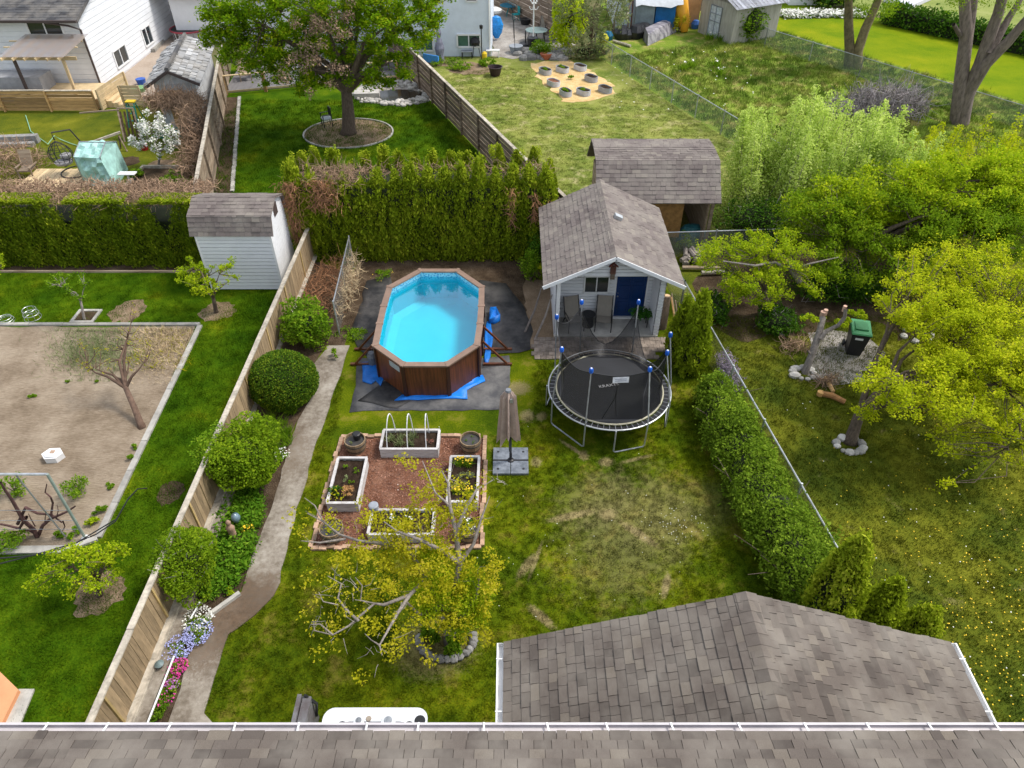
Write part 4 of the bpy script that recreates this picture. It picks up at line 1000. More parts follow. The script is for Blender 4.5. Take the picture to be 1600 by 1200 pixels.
for k, p in enumerate(PT):
    a = angs[k]; f = TC + Vector((math.cos(a),math.sin(a),0))*(TR+.04); feet.append(f)
    mb = MB(); mb.tube([f+Vector((0,0,.5)), f+Vector((0,0,TZ+.1)), p-Vector((0,0,.1))],.02,7); mb.build('pole', M_steel, tr)
    mb = MB(); mb.lathe(p-Vector((0,0,.14)),[(.03,0),(.06,.04),(.062,.12),(.045,.17),(0,.18)],10); c_ = mb.build('pole_cap', mat('blue_cap',(.01,.1,.5),.3,.1,3), tr)
    mb = MB(); mb.lathe(p+Vector((0,0,.035)),[(.03,0),(.02,.016),(0,.017)],8); mb.build('cap_top', M_white, c_)
for a, b2 in ((feet[6],feet[7]),(feet[5],TC+Vector((0.0,-1.87,0))),(feet[3],feet[4]),(feet[1],feet[2]),(feet[0],TC+Vector((-1.87,.1,0)))):
    A = a+Vector((0,0,.03)); B2 = b2+Vector((0,0,.03))
    mb = MB(); mb.tube([a+Vector((0,0,TZ)),A+Vector((0,0,.05)),A.lerp(B2,.05),A.lerp(B2,.95),B2+Vector((0,0,.05)),b2+Vector((0,0,TZ))],.022,7); mb.build('leg', M_steel, tr)
def netpanel(p, q, fp, fq, sag, ztop=None, nx=8, bot=0., slip=0., belly=.1):
    vs = []; 
    for i in range(nx+1):
        s = i/nx; tpt = p.lerp(q, s) - Vector((0,0,sag*math.sin(math.pi*s)+slip)); bt = fp.lerp(fq,s); bt.z = TZ+.03+bot
        for j in range(5):
            v = bt.lerp(tpt, j/4); cdir = (TC-v); cdir.z = 0; v = v+cdir.normalized()*(belly*math.sin(math.pi*j/4)*(.5+.5*math.sin(7*s+j))); vs.append(v)
    return vs, [(i*5+j,(i+1)*5+j,(i+1)*5+j+1,i*5+j+1) for i in range(nx) for j in range(4)]
specs = {7:(.12,.0),0:(.3,0.1),6:(.2,0),5:(.15,0),4:(.2,0),3:(1.05,.3),1:(1.35,.2),2:(1.2,.4)}
Zt = Vector((0,0,.12))
for k in range(8):
    sg, slp = specs.get(k, (.2,0)); j = (k+1)%8
    ins = lambda v: v+(TC-v).normalized()*0
    fp = TC+(feet[k]-TC)*.86; fq = TC+(feet[j]-TC)*.86
    v, f = netpanel(PT[k]-Zt, PT[j]-Zt, fp, fq, sg, slip=slp); mb = MB(); mb.add(v, f); mb.build('net', M_net, tr, smooth=True)
    edge = [v[i*5+4] for i in range(9)]; mb = MB(); mb.tube(edge,.012,4); mb.build('net_cord', M_black, tr)
# entrance flap and sewn-on print of the near panel
v0, v1 = PT[6]-Zt, PT[5]-Zt
def onpanel(s, h, off=.0):
    tpt = v0.lerp(v1, s)-Vector((0,0,.15*math.sin(math.pi*s))); fp = TC+(feet[6]-TC)*.86; fq = TC+(feet[5]-TC)*.86; bt = fp.lerp(fq,s); bt.z = TZ+.05
    return bt.lerp(tpt,h)+Vector((0,-.03-off,0))
mb = MB(); mb.add([onpanel(.38,.86),onpanel(.66,.86),onpanel(.66,.99),onpanel(.38,.99)],[(0,1,2,3)]); lb = mb.build('label', mat('white_label',(.7,.7,.74),.6), tr)
mb = MB(); 
for r_ in (.9,.94): mb.add([onpanel(.42,r_,.006),onpanel(.62,r_,.006),onpanel(.62,r_+.015,.006),onpanel(.42,r_+.015,.006)],[(0,1,2,3)])
mb.build('label_print', mat('grey_print',(.3,.32,.4),.6), lb)
mb = MB(); 
for a_, b_ in (((.48,.84),(.44,.5)),((.44,.5),(.24,.03)),((.47,.7),(.46,.5)),((.46,.5),(.5,.1))): mb.tube([onpanel(*a_), onpanel(*b_)],.013,4)
mb.build('zip', M_black, tr)
tx = D.curves.new('mat_lettering','FONT'); tx.body = 'KRAXTS'; tx.size = .17; tx.extrude = .002; tx.align_x = 'CENTER'
to = D.objects.new('lettering', tx); link(to, tr); p = G(952,604,TZ+.01); to.location = (p.x-TC.x, p.y-TC.y, TZ+.012); tm = D.meshes.new_from_object(to); loc_ = to.location.copy(); D.objects.remove(to); tm.materials.clear(); tm.materials.append(mat('white_print',(.75,.75,.75),.6)); to = D.objects.new('lettering', tm); link(to, tr); to.location = loc_; to.rotation_euler = (0,0,.22)

# ---- porch furniture
M_sling = mat('beige_sling', (.27,.24,.2), .85, .1, 8, rv=.05)
def sling_chair(label, x, y, rz):
    t = thing('patio_chair', label, 'chair', (0,0,0)); 
    mb = MB(); mb.add([(-.25,-.26,.40),(.25,-.26,.40),(.25,.2,.36),(-.25,.2,.36)],[(0,1,2,3)]); mb.add([(-.25,-.26,.385),(.25,-.26,.385),(.25,.2,.345),(-.25,.2,.345)],[(3,2,1,0)]); mb.build('seat', M_sling, t)
    mb = MB(); mb.add([(-.25,.2,.36),(.25,.2,.36),(.25,.48,1.02),(-.25,.48,1.02)],[(0,1,2,3)]); mb.add([(-.25,.215,.355),(.25,.215,.355),(.25,.495,1.015),(-.25,.495,1.015)],[(3,2,1,0)]); mb.build('backrest', M_sling, t)
    for s in (-1,1):
        mb = MB(); mb.tube([(s*.28,-.28,.0),(s*.28,-.3,.58),(s*.28,-.05,.6),(s*.28,.3,.56)],.018,6); mb.build('front_leg', M_black, t)
        mb = MB(); mb.tube([(s*.27,.42,.0),(s*.27,.2,.36),(s*.265,.49,1.04)],.018,6); mb.tube([(s*.265,-.27,.4),(s*.265,.2,.36)],.016,6); mb.build('side_frame', M_black, t)
    place(t, (x,y,.07), rz); return t
p = V(899,500,20.25); sling_chair('beige sling patio chair on the shed porch, nearest the left post', 2.17, 20.2, .25)
sling_chair('beige sling patio chair on the shed porch, next to the navy door', 3.2, 20.22, -.12)
mb = MB(); mb.lathe((2.68,20.35,.07),[(.2,0),(.19,.1),(.17,.3),(.2,.46),(.235,.47),(.235,.5),(0,.5)],20); o = mb.build('side_table', mat('dark_wicker',(.025,.025,.027),.6,.4,20,bmp=.3)); tag(o,'round dark side table between the two beige sling chairs','table')
ps = thing('plant_stand', 'small dark plant stand under the fern on the shed porch', 'stand', (4.55,20.35,.07))
mb = MB(); mb.box(4.33,4.77,20.2,20.5,.48,.52); mb.build('top', M_black, ps)
for a in (4.35,4.75):
    for b2 in (20.22,20.48): mb = MB(); mb.tube([(a,b2,.07),(a,b2,.48)],.018,5); mb.build('leg', M_black, ps)
plant('potted_fern','bushy green fern on the dark stand by the navy door','fern',(4.5,20.33,.53),.42,.3,60,LF_fern,.07,'fern')
cw = thing('log_post', 'thick brown log standing against the right shed wall', 'log', (5.35,20.3,0)); mb = MB(); mb.tube([(5.3,20.3,0),(5.33,20.35,.6),(5.35,20.5,1.2)],[.17,.15,.14],10); mb.build('bark', M_bark, cw); mb = MB(); mb.lathe((5.35,20.5,1.205),[(.13,0),(0,.005)],10); mb.build('cut_end', M_cut, cw)
for k,(x,y,a) in enumerate([(5.5,20.1,.3),(5.6,19.9,.5),(5.55,20.3,.15)]):
    mb = MB(); mb.tube([(x+.25,y-.35,.02),(x-.05,y+.2,1.3)],.028,5); o = mb.build('garden_stake', M_cedarwood if k==0 else M_greyfence); tag(o,['orange wooden stake leaning behind the standing log','grey stake leaning nearest the two cedars','grey stake leaning between the log and the orange stake'][k],'stake')
for k,(x,y) in enumerate([(1.15,19.9),(.8,20.3)]):
    mb = MB(); mb.tube([(x-.35,y-.3,.02),(x,y,.8),(x+.2,y+.1,1.6)],[.04,.035,.02],6); o = mb.build('branch', M_bark2); tag(o,['bare grey branch leaning on the left porch post','bare grey branch leaning behind the left porch post'][k],'branch')

# ---- hot tub under the eave
hx0, hx1 = G(506,1115,.9).x, G(669,1113,.9).x; hy1 = 6.42; hy0 = hy1-2.05; ht = thing('hot_tub', 'white hot tub shell partly hidden by the house gutter', 'hot tub', ((hx0+hx1)/2,(hy0+hy1)/2,0))
def rrect(x0,x1,y0,y1,r,n=6):
    out = []
    for cx,cy,a0 in ((x1-r,y1-r,0),(x0+r,y1-r,1),(x0+r,y0+r,2),(x1-r,y0+r,3)):
        for i in range(n+1): a = (a0+i/n)*math.pi/2; out.append((cx+r*math.cos(a), cy+r*math.sin(a)))
    return out
M_acr = mat('white_acrylic', (.75,.77,.8), .25, .05, 2, spec=.6)
A_ = rrect(hx0,hx1,hy0,hy1,.22); B_ = rrect(hx0+.24,hx1-.24,hy0+.24,hy1-.27,.3); n = len(A_)
mb = MB(); mb.add([(*p,.86) for p in A_]+[(*p,.92) for p in A_]+[(*p,.92) for p in B_]+[(*p,.35) for p in B_],[(i,(i+1)%n,n+(i+1)%n,n+i) for i in range(n)]+[(n+i,n+(i+1)%n,2*n+(i+1)%n,2*n+i) for i in range(n)]+[(2*n+i,2*n+(i+1)%n,3*n+(i+1)%n,3*n+i) for i in range(n)]+[tuple(range(3*n,4*n))]); mb.build('shell', M_acr, ht)
C_ = rrect(hx0+.04,hx1-.04,hy0+.04,hy1-.04,.2); mb = MB(); mb.poly(C_,0,.858); mb.build('cabinet', M_darkbrown, ht)
for px_, r in ((560.5,.075),(606.5,.1)):
    p = G(px_,1126,.92); mb = MB(); mb.lathe((p.x,p.y,.921),[(r*1.5,0),(r*1.4,.012),(r,.02),(0,.022)],16); k_ = mb.build('dial', M_acr, ht); mb = MB(); mb.lathe((p.x,p.y,.944),[(r*.8,0),(r*.7,.015),(0,.02)],14); mb.cbox((p.x,p.y,.965),(.03,r*1.2,.02)); mb.build('knob', M_plastic, k_)
p = G(656,1126,.92); mb = MB(); mb.lathe((p.x,p.y,.921),[(.11,0),(.1,.012),(0,.012)],16); mb.build('filter_lid', M_black, ht)
p = G(576,1123,.92); mb = MB(); mb.lathe((p.x,p.y,.921),[(.06,0),(.05,.02),(0,.02)],12); mb.build('air_knob', mat('bronze_knob',(.3,.25,.2),.4), ht)
for px_ in (534,639): p = G(px_,1133,.92); mb = MB(); mb.lathe((p.x,p.y-.02,.921),[(.1,0),(.08,.03),(0,.035)],12); mb.build('headrest', M_black, ht)
mb = MB(); mb.box(hx0-.02-.42,hx0-.36,hy0+.1,hy1+.02,.5,1.45); mb.box(hx0-.34,hx0-.18,hy0+.1,hy1+.0,.5,1.4); mb.build('folded_cover', mat('grey_vinyl',(.22,.22,.23),.5,.3,3,col2=(.12,.1,.1)), ht)
mb = MB(); mb.tube([(hx0-.16,hy1-.1,.8),(hx0-.1,hy1-.05,1.2),(hx0-.3,hy1,1.45)],.03,6); mb.build('cover_lifter', M_black, ht)

# ---- drip pipe, lamp, flowers by the fence
p1, p2 = G(229,1133,.3), G(272,1025,.3); mb = MB(); mb.tube([p1-(p2-p1)*.4,p2],.022,6); mb.tube([p2+Vector((.05,.9,0)),p2+Vector((.12,1.35,0))],.02,6); o = mb.build('drip_pipe', M_white); tag(o,'thin white plastic pipe lying beside the pink flowers','pipe')
p = G(249,1038,.3); lm = thing('solar_light','small teal-grey solar light on a stake by the retaining wall','lamp',(p.x,p.y,0)); mb = MB(); mb.lathe((p.x,p.y,.22),[(.0,0),(.07,.03),(.1,.1),(.04,.14),(0,.15)],12); mb.build('head', mat('teal_grey',(.2,.27,.27),.5,.2), lm); mb = MB(); mb.tube([(p.x,p.y,.0),(p.x,p.y,.22)],.012,5); mb.build('stake', M_black, lm)
def pf(px,py): q = G(px,py); return (q.x,q.y,.02)
fl = [((312,975),.38,.28,LF_white,'white and pale blue creeping phlox by the path edging',500),((313,993),.34,.25,LF_blue,'pale blue creeping phlox mound at the path edge',600),((281,1018),.34,.26,LF_blue,'lavender-blue phlox mound beside the white pipe',800),
      ((283,1046),.2,.22,LF_pink,'bright magenta phlox clump below the blue mounds',420),((268,1058),.24,.18,LF_pink,'magenta phlox patch against the white pipe',320),((272,1073),.16,.18,LF_mauve,'small mauve phlox clump between the magenta patches',160),
      ((258,1092),.26,.18,LF_pink,'sparse pink flower patch among green leaves near the gutter',160)]
for q, r, h, fm, lb_, fn_ in fl: plant('phlox', lb_, 'flowers', pf(*q), r, h, 650, LF_green, .04, 'bush', fm, int(fn_*.6), .036)
plant('low_plant','low green plant at the end of the flower strip by the gutter','plant',pf(248,1113),.26,.2,500,LF_green,.05)
plant('low_plant','olive-green low plant between the pink flowers and the path','plant',pf(266,1083),.24,.16,350,LF_green,.04)

# ================================================================ shrubs, hedges and trees
def surf_blob(n, c, r, lump=.12, k=26):
    d = unit(RG.normal(size=(n,3))); f = unit(RG.normal(size=(k,3))); s = np.clip((d@f.T).max(1),0,1); q = 1-lump*2+lump*2*s**6 - RG.random(n)*.14
    if lump < .08: return np.array(c)+d*q[:,None]*np.array(r)
    m = 14; cs = unit(RG.normal(size=(m,3)))*(.35+.38*RG.random((m,1))); rs = .3+.25*RG.random(m); j = RG.integers(0,m,n)
    P = cs[j]+d*(rs[j]*(q**.5))[:,None]; P = np.where(RG.random((n,1))<.3, d*q[:,None]*.9, P)
    return np.array(c)+P*np.array(r)*1.08
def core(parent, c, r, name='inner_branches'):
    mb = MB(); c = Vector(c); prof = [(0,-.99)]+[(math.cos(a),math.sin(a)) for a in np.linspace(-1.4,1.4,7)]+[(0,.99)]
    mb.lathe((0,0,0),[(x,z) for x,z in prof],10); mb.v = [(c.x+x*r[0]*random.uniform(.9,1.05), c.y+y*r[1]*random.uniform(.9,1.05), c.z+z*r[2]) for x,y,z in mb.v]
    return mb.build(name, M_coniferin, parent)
def shrub(name, label, cat, c, r, n, lm, size, cr=.72, lump=.12, z0=0, group=None, twigm=None, ntw=0, flr=None):
    """c centre of the crown, r radii"""
    t = thing(name, label, cat, (c[0],c[1],z0), group); P = surf_blob(n, c, r, lump); P = P[P[:,2]>z0+.02]
    if lump > .12:
        ns = int(28+n/160); A = P[RG.integers(0,len(P),ns)]; E = A+unit(RG.normal(size=(ns,3))+np.array([0,0,.9]))*RG.uniform(.12,.42,(ns,1))*max(r)*.8
        P = np.concatenate([P]+[A+(E-A)*q+RG.normal(size=(ns,3))*.025 for q in np.linspace(.1,1,12)])
    npbuild('foliage', leafq(P, size, .6, .7), 4, lm, t)
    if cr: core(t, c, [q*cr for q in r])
    mb = MB()
    for k in range(7):
        e = P[random.randrange(len(P))]*.6+np.array(c)*.4; mb.tube([(c[0]+random.gauss(0,.05),c[1]+random.gauss(0,.05),z0),Vector(e)],[.035,.01],5,cap=False)
    mb.build('stems', M_bark, t)
    if ntw: mb = MB(); twigs(mb, P[RG.integers(0,len(P),ntw)], r[0]*.4, .008); mb.build('bare_twigs', twigm or M_gtwig, t, kind='stuff')
    return t
def tree(name, label, base, fork, crown, ncl, nleaf, clr, lsize, tr_, lm, barkm=None, nlimb=6, cat='tree', group=None, up=.5, lean=None, asp=.6, twr=.012, surf=.45, fl=None, drop=0., extra=None, nlv=None):
    """base -> fork is the trunk; crown is a list of (centre, radii); limbs, twigs and leaf clumps follow"""
    base, fork = Vector(base), Vector(fork); t = thing(name, label, cat, base, group); barkm = barkm or M_bark
    wts = np.array([r[0]*r[1]*r[2] for c, r in crown]); wts = wts/wts.sum(); cl = []
    for (c, r), w_ in zip(crown, wts):
        cl.append(ball(max(3,int(ncl*w_)), c, r, surf))
    cl = np.concatenate(cl); cl = cl[cl[:,2] > base.z+.3] if fork.z > 1 else cl
    mb = MB(); mid = base.lerp(fork,.5)+Vector((random.gauss(0,.05),random.gauss(0,.05),0))*fork.z*.3
    mb.tube([base-Vector((0,0,.05)), base.lerp(mid,.2), mid, fork],[tr_*1.5,tr_*1.08,tr_*.92,tr_*.8],10)
    nodes_ = [(fork, tr_*.7)]
    idx = RG.permutation(len(cl))[:nlimb]
    for i in idx:
        e = fork.lerp(Vector(cl[i]), .78); d = e-fork; m1 = fork+d*.35+Vector((random.gauss(0,.06),random.gauss(0,.06),.1))*d.length; m2 = fork+d*.7+Vector((random.gauss(0,.06),random.gauss(0,.06),.06))*d.length
        mb.tube([fork-Vector((0,0,tr_*.3)),m1,m2,e],[tr_*.62,tr_*.42,tr_*.27,tr_*.12],7,cap=False)
        for s in (.2,.4,.6,.8,1):
            nodes_.append((fork.lerp(m1,s/.35) if s<=.35 else (m1.lerp(m2,(s-.35)/.35) if s<=.7 else m2.lerp(e,(s-.7)/.3)), tr_*.3*(1.1-s)+.01))
    mb.build('trunk', barkm, t, smooth=True)
    NP = np.array([tuple(p[0]) for p in nodes_]); mb = MB(); NR = []
    for q in cl:
        k = int(np.argmin(np.linalg.norm(NP-q,axis=1)*(1+.1*RG.random(len(NP))))); a = Vector(NP[k]); e = Vector(q); NR.append(a); m_ = a.lerp(e,.5)+Vector(RG.normal(size=3))*(e-a).length*.1
        r0 = min(nodes_[k][1]*.8, .03+.012*(e-a).length); mb.tube([a,m_,e],[max(r0,twr*1.4),max(r0*.6,twr),twr*.5],4,cap=False)
    mb.build('branches', barkm, t, kind='stuff'); NR = np.array([tuple(p) for p in NR])
    m_ = int(nleaf*.55); k = RG.integers(0,len(cl),m_); sc = .45+.75*RG.random(len(cl)); P = cl[k]+unit(RG.normal(size=(m_,3)))*(RG.random((m_,1))**.5)*np.array(clr)*sc[k][:,None]
    k = RG.integers(0,len(cl),nleaf-m_); tt = .35+.85*RG.random((len(k),1)); A = NR[k]; P = np.concatenate([P, A+(cl[k]-A)*tt+RG.normal(size=(len(k),3))*np.array(clr)*.27])
    if drop: P[:,2] -= RG.random(len(P))**2*drop
    npbuild('crown', leafq(P, lsize, asp, up), 4, lm, t)
    if fl: P = clumped(fl[1], cl, clr); npbuild('blossom', leafq(P, fl[2], .9, 1), 4, fl[0], t)
    return t
def cedar(name, label, base, top_z, r, n, lm=None, size=.11, group=None, parent=None, pw=.62, tips=True, z0=0):
    base = Vector(base); t = thing(name, label, 'cedar tree', base, group) if parent is None else None; H_ = top_z-z0
    s = RG.random(n)**.8; a = RG.random(n)*6.283; prof = np.minimum(1,(1-s)**pw*1.25)*(.75+.25*np.minimum(1,s*5)); rr = r*prof*(1-.14*RG.random(n)+.12*np.sin(a*5+s*9))
    P = np.stack([base.x+rr*np.cos(a), base.y+rr*np.sin(a), z0+s*H_],1); P = sprays(P,int(n/75),.05,.11); ax = np.stack([np.cos(a)*.6,np.sin(a)*.6,np.ones(n)],1)
    k = RG.random(n); rnd = np.clip(k*.55+s*.2,0,.99)
    if parent is None:
        npbuild('foliage', leafq(P, size, .45, .3, axis=ax), 4, lm or LF_cedar, t, rnd)
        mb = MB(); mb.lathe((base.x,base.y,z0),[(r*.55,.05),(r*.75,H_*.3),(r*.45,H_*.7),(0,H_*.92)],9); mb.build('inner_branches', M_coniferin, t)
        mb = MB(); mb.tube([(base.x,base.y,z0),(base.x,base.y,z0+H_*.5)],[.06,.03],6); mb.build('trunk', M_bark, t)
    return t if parent is None else (P, ax)

# ---- tall cedar hedge behind the pool
HY = 24.75
hx_a, hx_b = V(478,420,HY).x-.2, V(862,420,HY).x
hd = thing('cedar_hedge', 'tall cedar hedge with pointed tops behind the pool', 'hedge', ((hx_a+hx_b)/2,26,0))
def hedge_wall(parent, x0, x1, y0, z1, n, lm, size, col_w=.62, bulge=.16, ztop=None, name='foliage'):
    u = RG.random(n); z = RG.random(n)*z1; x = x0+u*(x1-x0); ph = (x-x0)/col_w
    bl = np.abs(np.cos(np.pi*ph))**.7*bulge + .09*np.sin(x*5.1+z*3.7)*np.cos(z*4.3-x*2.9); zt = z1*(1-.05*np.abs(np.sin(np.pi*ph))-.05*np.sin(x*2.3)**2-.28*np.exp(-((x+21.9)/.28)**2)-.34*np.exp(-((x+16.9)/.3)**2)-.45*np.exp(-((x+13.3)/.3)**2)); keep = z < zt
    y = y0 + .12 - bl*(.6+.4*np.minimum(1,(z1-z)/z1*2)) + RG.random(n)*.16 + z*.04
    P = np.stack([x,y,z],1)[keep]; P = sprays(P,1500,.07,.1,.65); ax = np.stack([RG.normal(size=len(P))*.3,-np.ones(len(P))*.5,np.ones(len(P))*1.2],1)
    npbuild(name, leafq(P, size, .5, .3, axis=ax), 4, lm, parent)
hedge_wall(hd, hx_a, hx_b, HY+.02, 3.35, 30000, LF_cedar, .12, .6, .14)
cols = 16; cw_ = (hx_b-hx_a)/cols
for i in range(cols):
    x = hx_a+(i+.5)*cw_; tz = 3.72+random.gauss(0,.14) + (.1 if i in (0,5,11) else 0) - (.35 if i in (2,3,4) else 0)
    n = 6200; s = RG.random(n); a = RG.random(n)*6.283; rr = cw_*.62*np.minimum(1, ((1-s)*3.6)**.7)*(1-.13*RG.random(n))
    P = np.stack([x+rr*np.cos(a), HY+.42+rr*np.sin(a)*1.15, s*tz],1); P = sprays(P,95,.06,.13,.7); ax = np.stack([np.cos(a)*.5,np.sin(a)*.5,np.ones(n)],1)
    npbuild('cedar_foliage', leafq(P, .12, .45, .3, axis=ax), 4, LF_cedar, hd)
    n = 500; P = clumped(n, [(x+random.gauss(0,.12),HY+.35+random.gauss(0,.1),tz-.3) for _ in range(4)], (.16,.16,.42)); npbuild('new_growth', leafq(P,.08,.45,.5), 4, LF_tip, hd)
    x2 = hx_a-.1+(i+.5)*(hx_b-hx_a+.3)/cols; tz = 3.75+random.gauss(0,.15)
    n = 2600; s = RG.random(n)**.7; a = RG.random(n)*6.283; rr = cw_*.55*np.minimum(1, ((1-s)*3)**.7)
    P = np.stack([x2+rr*np.cos(a), HY+2.0+rr*np.sin(a), s*tz],1); npbuild('cedar_foliage', leafq(P, .13, .45, .3, axis=np.stack([np.cos(a)*.5,np.sin(a)*.5,np.ones(n)],1)), 4, LF_cedar, hd)
    n = 350; P = clumped(n, [(x2+random.gauss(0,.12),HY+2.0+random.gauss(0,.1),tz-.25) for _ in range(3)], (.16,.16,.35)); npbuild('new_growth', leafq(P,.09,.45,.5), 4, LF_tip, hd)
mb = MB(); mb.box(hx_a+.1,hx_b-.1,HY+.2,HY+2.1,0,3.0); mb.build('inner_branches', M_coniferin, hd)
mb = MB()
S_ = [(random.uniform(hx_a+.3,hx_b-.1),HY+random.uniform(.8,1.7),3.1+random.random()*.35) for _ in range(520)]+[(random.gauss(hx_a+1.8,.55),HY+random.uniform(.1,1.2),3.0+random.random()*.5) for _ in range(500)]
twigs(mb, S_, .42, .011, up=.25); mb.build('bare_twigs', M_twig, hd, kind='stuff')
mb = MB()
for (xc,wd_,z0_,z1_,nn) in ((hx_a+.15,.4,1.0,3.4,620),(hx_a+1.4,.6,2.3,3.5,420),(hx_b-1.6,.14,1.6,3.2,110),(hx_b-.75,.12,1.8,3.0,90),(hx_b-.15,.3,.4,2.6,200)):
    S_ = [(random.gauss(xc,wd_*.5),HY-.02-random.random()*.1,random.uniform(z0_,z1_)) for _ in range(nn)]; twigs(mb, S_, .3, .011, up=-1.2)
mb.build('brown_streaks', mat('rusty_twig',(.4,.2,.1),.95,.4,4,rv=.5), hd, kind='stuff')
# ---- clipped hedge of the next yard
HY2 = 24.35; x0_, x1_ = -24, -11.6
h2 = thing('clipped_hedge', 'long dark clipped hedge with brown dead tops left of the barn shed', 'hedge', ((x0_+x1_)/2,HY2+1,0))
zt2 = V(150,318,HY2).z
hedge_wall(h2, x0_, x1_, HY2, zt2, 64000, LF_hedge, .1, 1.3, .2)
n = 26000; P = np.stack([RG.uniform(x0_,x1_,n), HY2+.1+RG.random(n)*.75, zt2-.1+RG.random(n)*.14],1); ph = np.abs(np.sin((P[:,0])*1.1)); P = P[ph>.32+0*RG.random(n)]; npbuild('top_foliage', leafq(P,.1,.5,.8), 4, LF_cedar, h2)
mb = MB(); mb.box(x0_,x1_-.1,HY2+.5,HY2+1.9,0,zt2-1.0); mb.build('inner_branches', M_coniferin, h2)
mb = MB(); twigs(mb, [(random.uniform(x0_,x1_),HY2+random.uniform(.25,2.0),zt2-.25+random.random()*.25) for _ in range(4200)], .38, .012, up=.3); mb.build('dead_top_twigs', M_twig, h2, kind='stuff')
n = 9000; P = np.stack([RG.uniform(x0_,x1_,n), HY2+.3+RG.random(n)*1.8, zt2-.15+RG.random(n)*.2],1); npbuild('dead_top_foliage', leafq(P,.08,.5,.8), 4, LF_red if False else M_twig, h2)
sheet('hedge_border', M_bed, [(-24,23.95),(-11.6,23.95),(-11.6,24.6),(-24,24.6)], .012, .04, .5)
mb = MB(); mb.box(-24,-11.7,23.9,23.98,0,.08); o = mb.build('garden_edging', M_greyfence); tag(o, 'low timber edging along the foot of the dark clipped hedge', 'edging')

# ---- planting along the plank fence
c = G(441,600,.7); shrub('boxwood','large round clipped boxwood ball beside the path','shrub',(c.x,c.y+.1,.75),(1.1,1.05,.92),26000,leafmat('boxwood_leaf',(.025,.07,.006),(.075,.15,.01),(.26,.32,.02),.3),.055,.86,.04)
c = G(478,505,.8); shrub('leafy_shrub','loose bright green shrub between the fence and the chain-link panel','shrub',(c.x,c.y,.8),(.95,.95,.85),6500,LF_green,.09,.35,.34)
plant('low_plant','small bright green sprout at the top end of the path','plant',pf(523,560),.25,.3,240,LF_green,.06)
c = G(380,712,1.0); shrub('big_shrub','large bushy green shrub spilling over the plank fence','shrub',(c.x,c.y,1.0),(.95,1.1,1.0),19000,LF_shade,.07,.5,.2)
c = G(330,730,1.5); shrub('leafy_shrub','bright green shoots of a shrub leaning over the fence top','shrub',(FXL-.1,c.y+.9,1.3),(.5,.8,.4),1800,LF_green,.07,0,.3,z0=0)
c = G(298,880,.9); shrub('ivy_shrub','rounded olive-green shrub growing over the plank fence','shrub',(FXL+.3,c.y,1.0),(.72,.92,.82),14000,LF_shade,.06,.5,.16,ntw=40)
gcv = [G(*p)[:2] for p in [(318,935),(320,905),(335,860),(345,800),(360,770),(405,760),(412,800),(400,850),(385,895),(370,915),(340,935)]]
M_tl = leafmat('ground_cover_leaf',(.05,.14,.008),(.12,.26,.014),(.25,.4,.03),.4)
lt = npbuild('leaf_sprig', leafq(RG.normal(size=(26,3))*np.array([.09,.09,.04])+np.array([0,0,.12]), .085, .5, .9), 4, M_tl); COL.objects.unlink(lt)
scatter('ground_cover', gcv, .03, lt, 95, label='dense green ground cover at the foot of the fence', cat='ground cover')
gc2 = [G(*p)[:2] for p in [(420,700),(425,650),(455,640),(470,655),(455,690),(440,720),(425,740)]]
scatter('ground_cover', gc2, .03, tuft('iris_tuft', LF_green, 30, .06, .32, .03), 16, label='strappy green leaves between the boxwood and the path', cat='ground cover')
plant('flower_clump','yellow flower clump beside the gazing ball','flowers',pf(389,832),.16,.22,120,LF_green,.05,'bush',LF_yflow,30,.06)
plant('low_plant','pale lime plant at the near tip of the ground cover','plant',pf(360,922),.2,.16,200,LF_yellow,.05)
plant('low_plant','white-flowered plant between the big shrub and the path','plant',pf(443,716),.25,.25,240,LF_green,.06,'bush',LF_white,50,.05)
plant('low_plant','grey-leaved plant beside the yellow flowers','plant',pf(394,850),.2,.2,200,LF_grey,.06)
p = G(366,840); stt = thing('garden_statue','small pinkish stone statue standing in the green ground cover','statue',(p.x,p.y,0)); ms_ = mat('pink_stone',(.42,.27,.19),.85,.3,7,bmp=.3)
mb = MB(); mb.lathe((p.x,p.y,0),[(.13,0),(.13,.07),(.1,.09),(.1,.3),(.12,.42),(.07,.5),(.03,.53)],9,sy=.8); mb.build('body', ms_, stt, smooth=True); mb = MB(); mb.lathe((p.x,p.y,.52),[(.02,0),(.065,.05),(.07,.1),(.04,.16),(0,.18)],9); mb.build('head', ms_, stt, smooth=True)
p = G(374,823); mb = MB(); mb.lathe((p.x,p.y,.0),[(.05,0),(.03,.2),(.09,.28),(.12,.38),(.09,.48),(0,.52)],14); o = mb.build('gazing_ball', mat('blue_glass_ball',(.12,.18,.22),.15,.2,4,spec=.9), smooth=True); tag(o,'dark blue-grey gazing ball next to the pink stone statue','ornament')
mb = MB(); mb.beam(G(322,965,.06),G(375,927,.06),.1,.12); o = mb.build('path_edging', M_cement); tag(o,'pale concrete edging strip between the ground cover and the bend of the path','edging')
# dry vine heap beside the fence end
vh = thing('vine_heap','heap of dry rusty vines piled on the ground between fence and hedge','brush pile',(*G(500,450)[:2],0)); mb = MB(); twigs(mb, [(c_[0],c_[1],abs(c_[2])) for c_ in ball(700,(-6.9,22.6,.1),(1.0,2.0,.55))], .5, .01); mb.build('vines', mat('rusty_twig',(.4,.2,.1),.95), vh, kind='stuff')
mb = MB(); twigs(mb, [(a_,b_,c_) for a_,b_,c_ in ball(420,(-5.95,22.0,.7),(.25,2.1,.6))], .4, .009); mb.build('loose_vines', M_strawtwig, vh, kind='stuff')
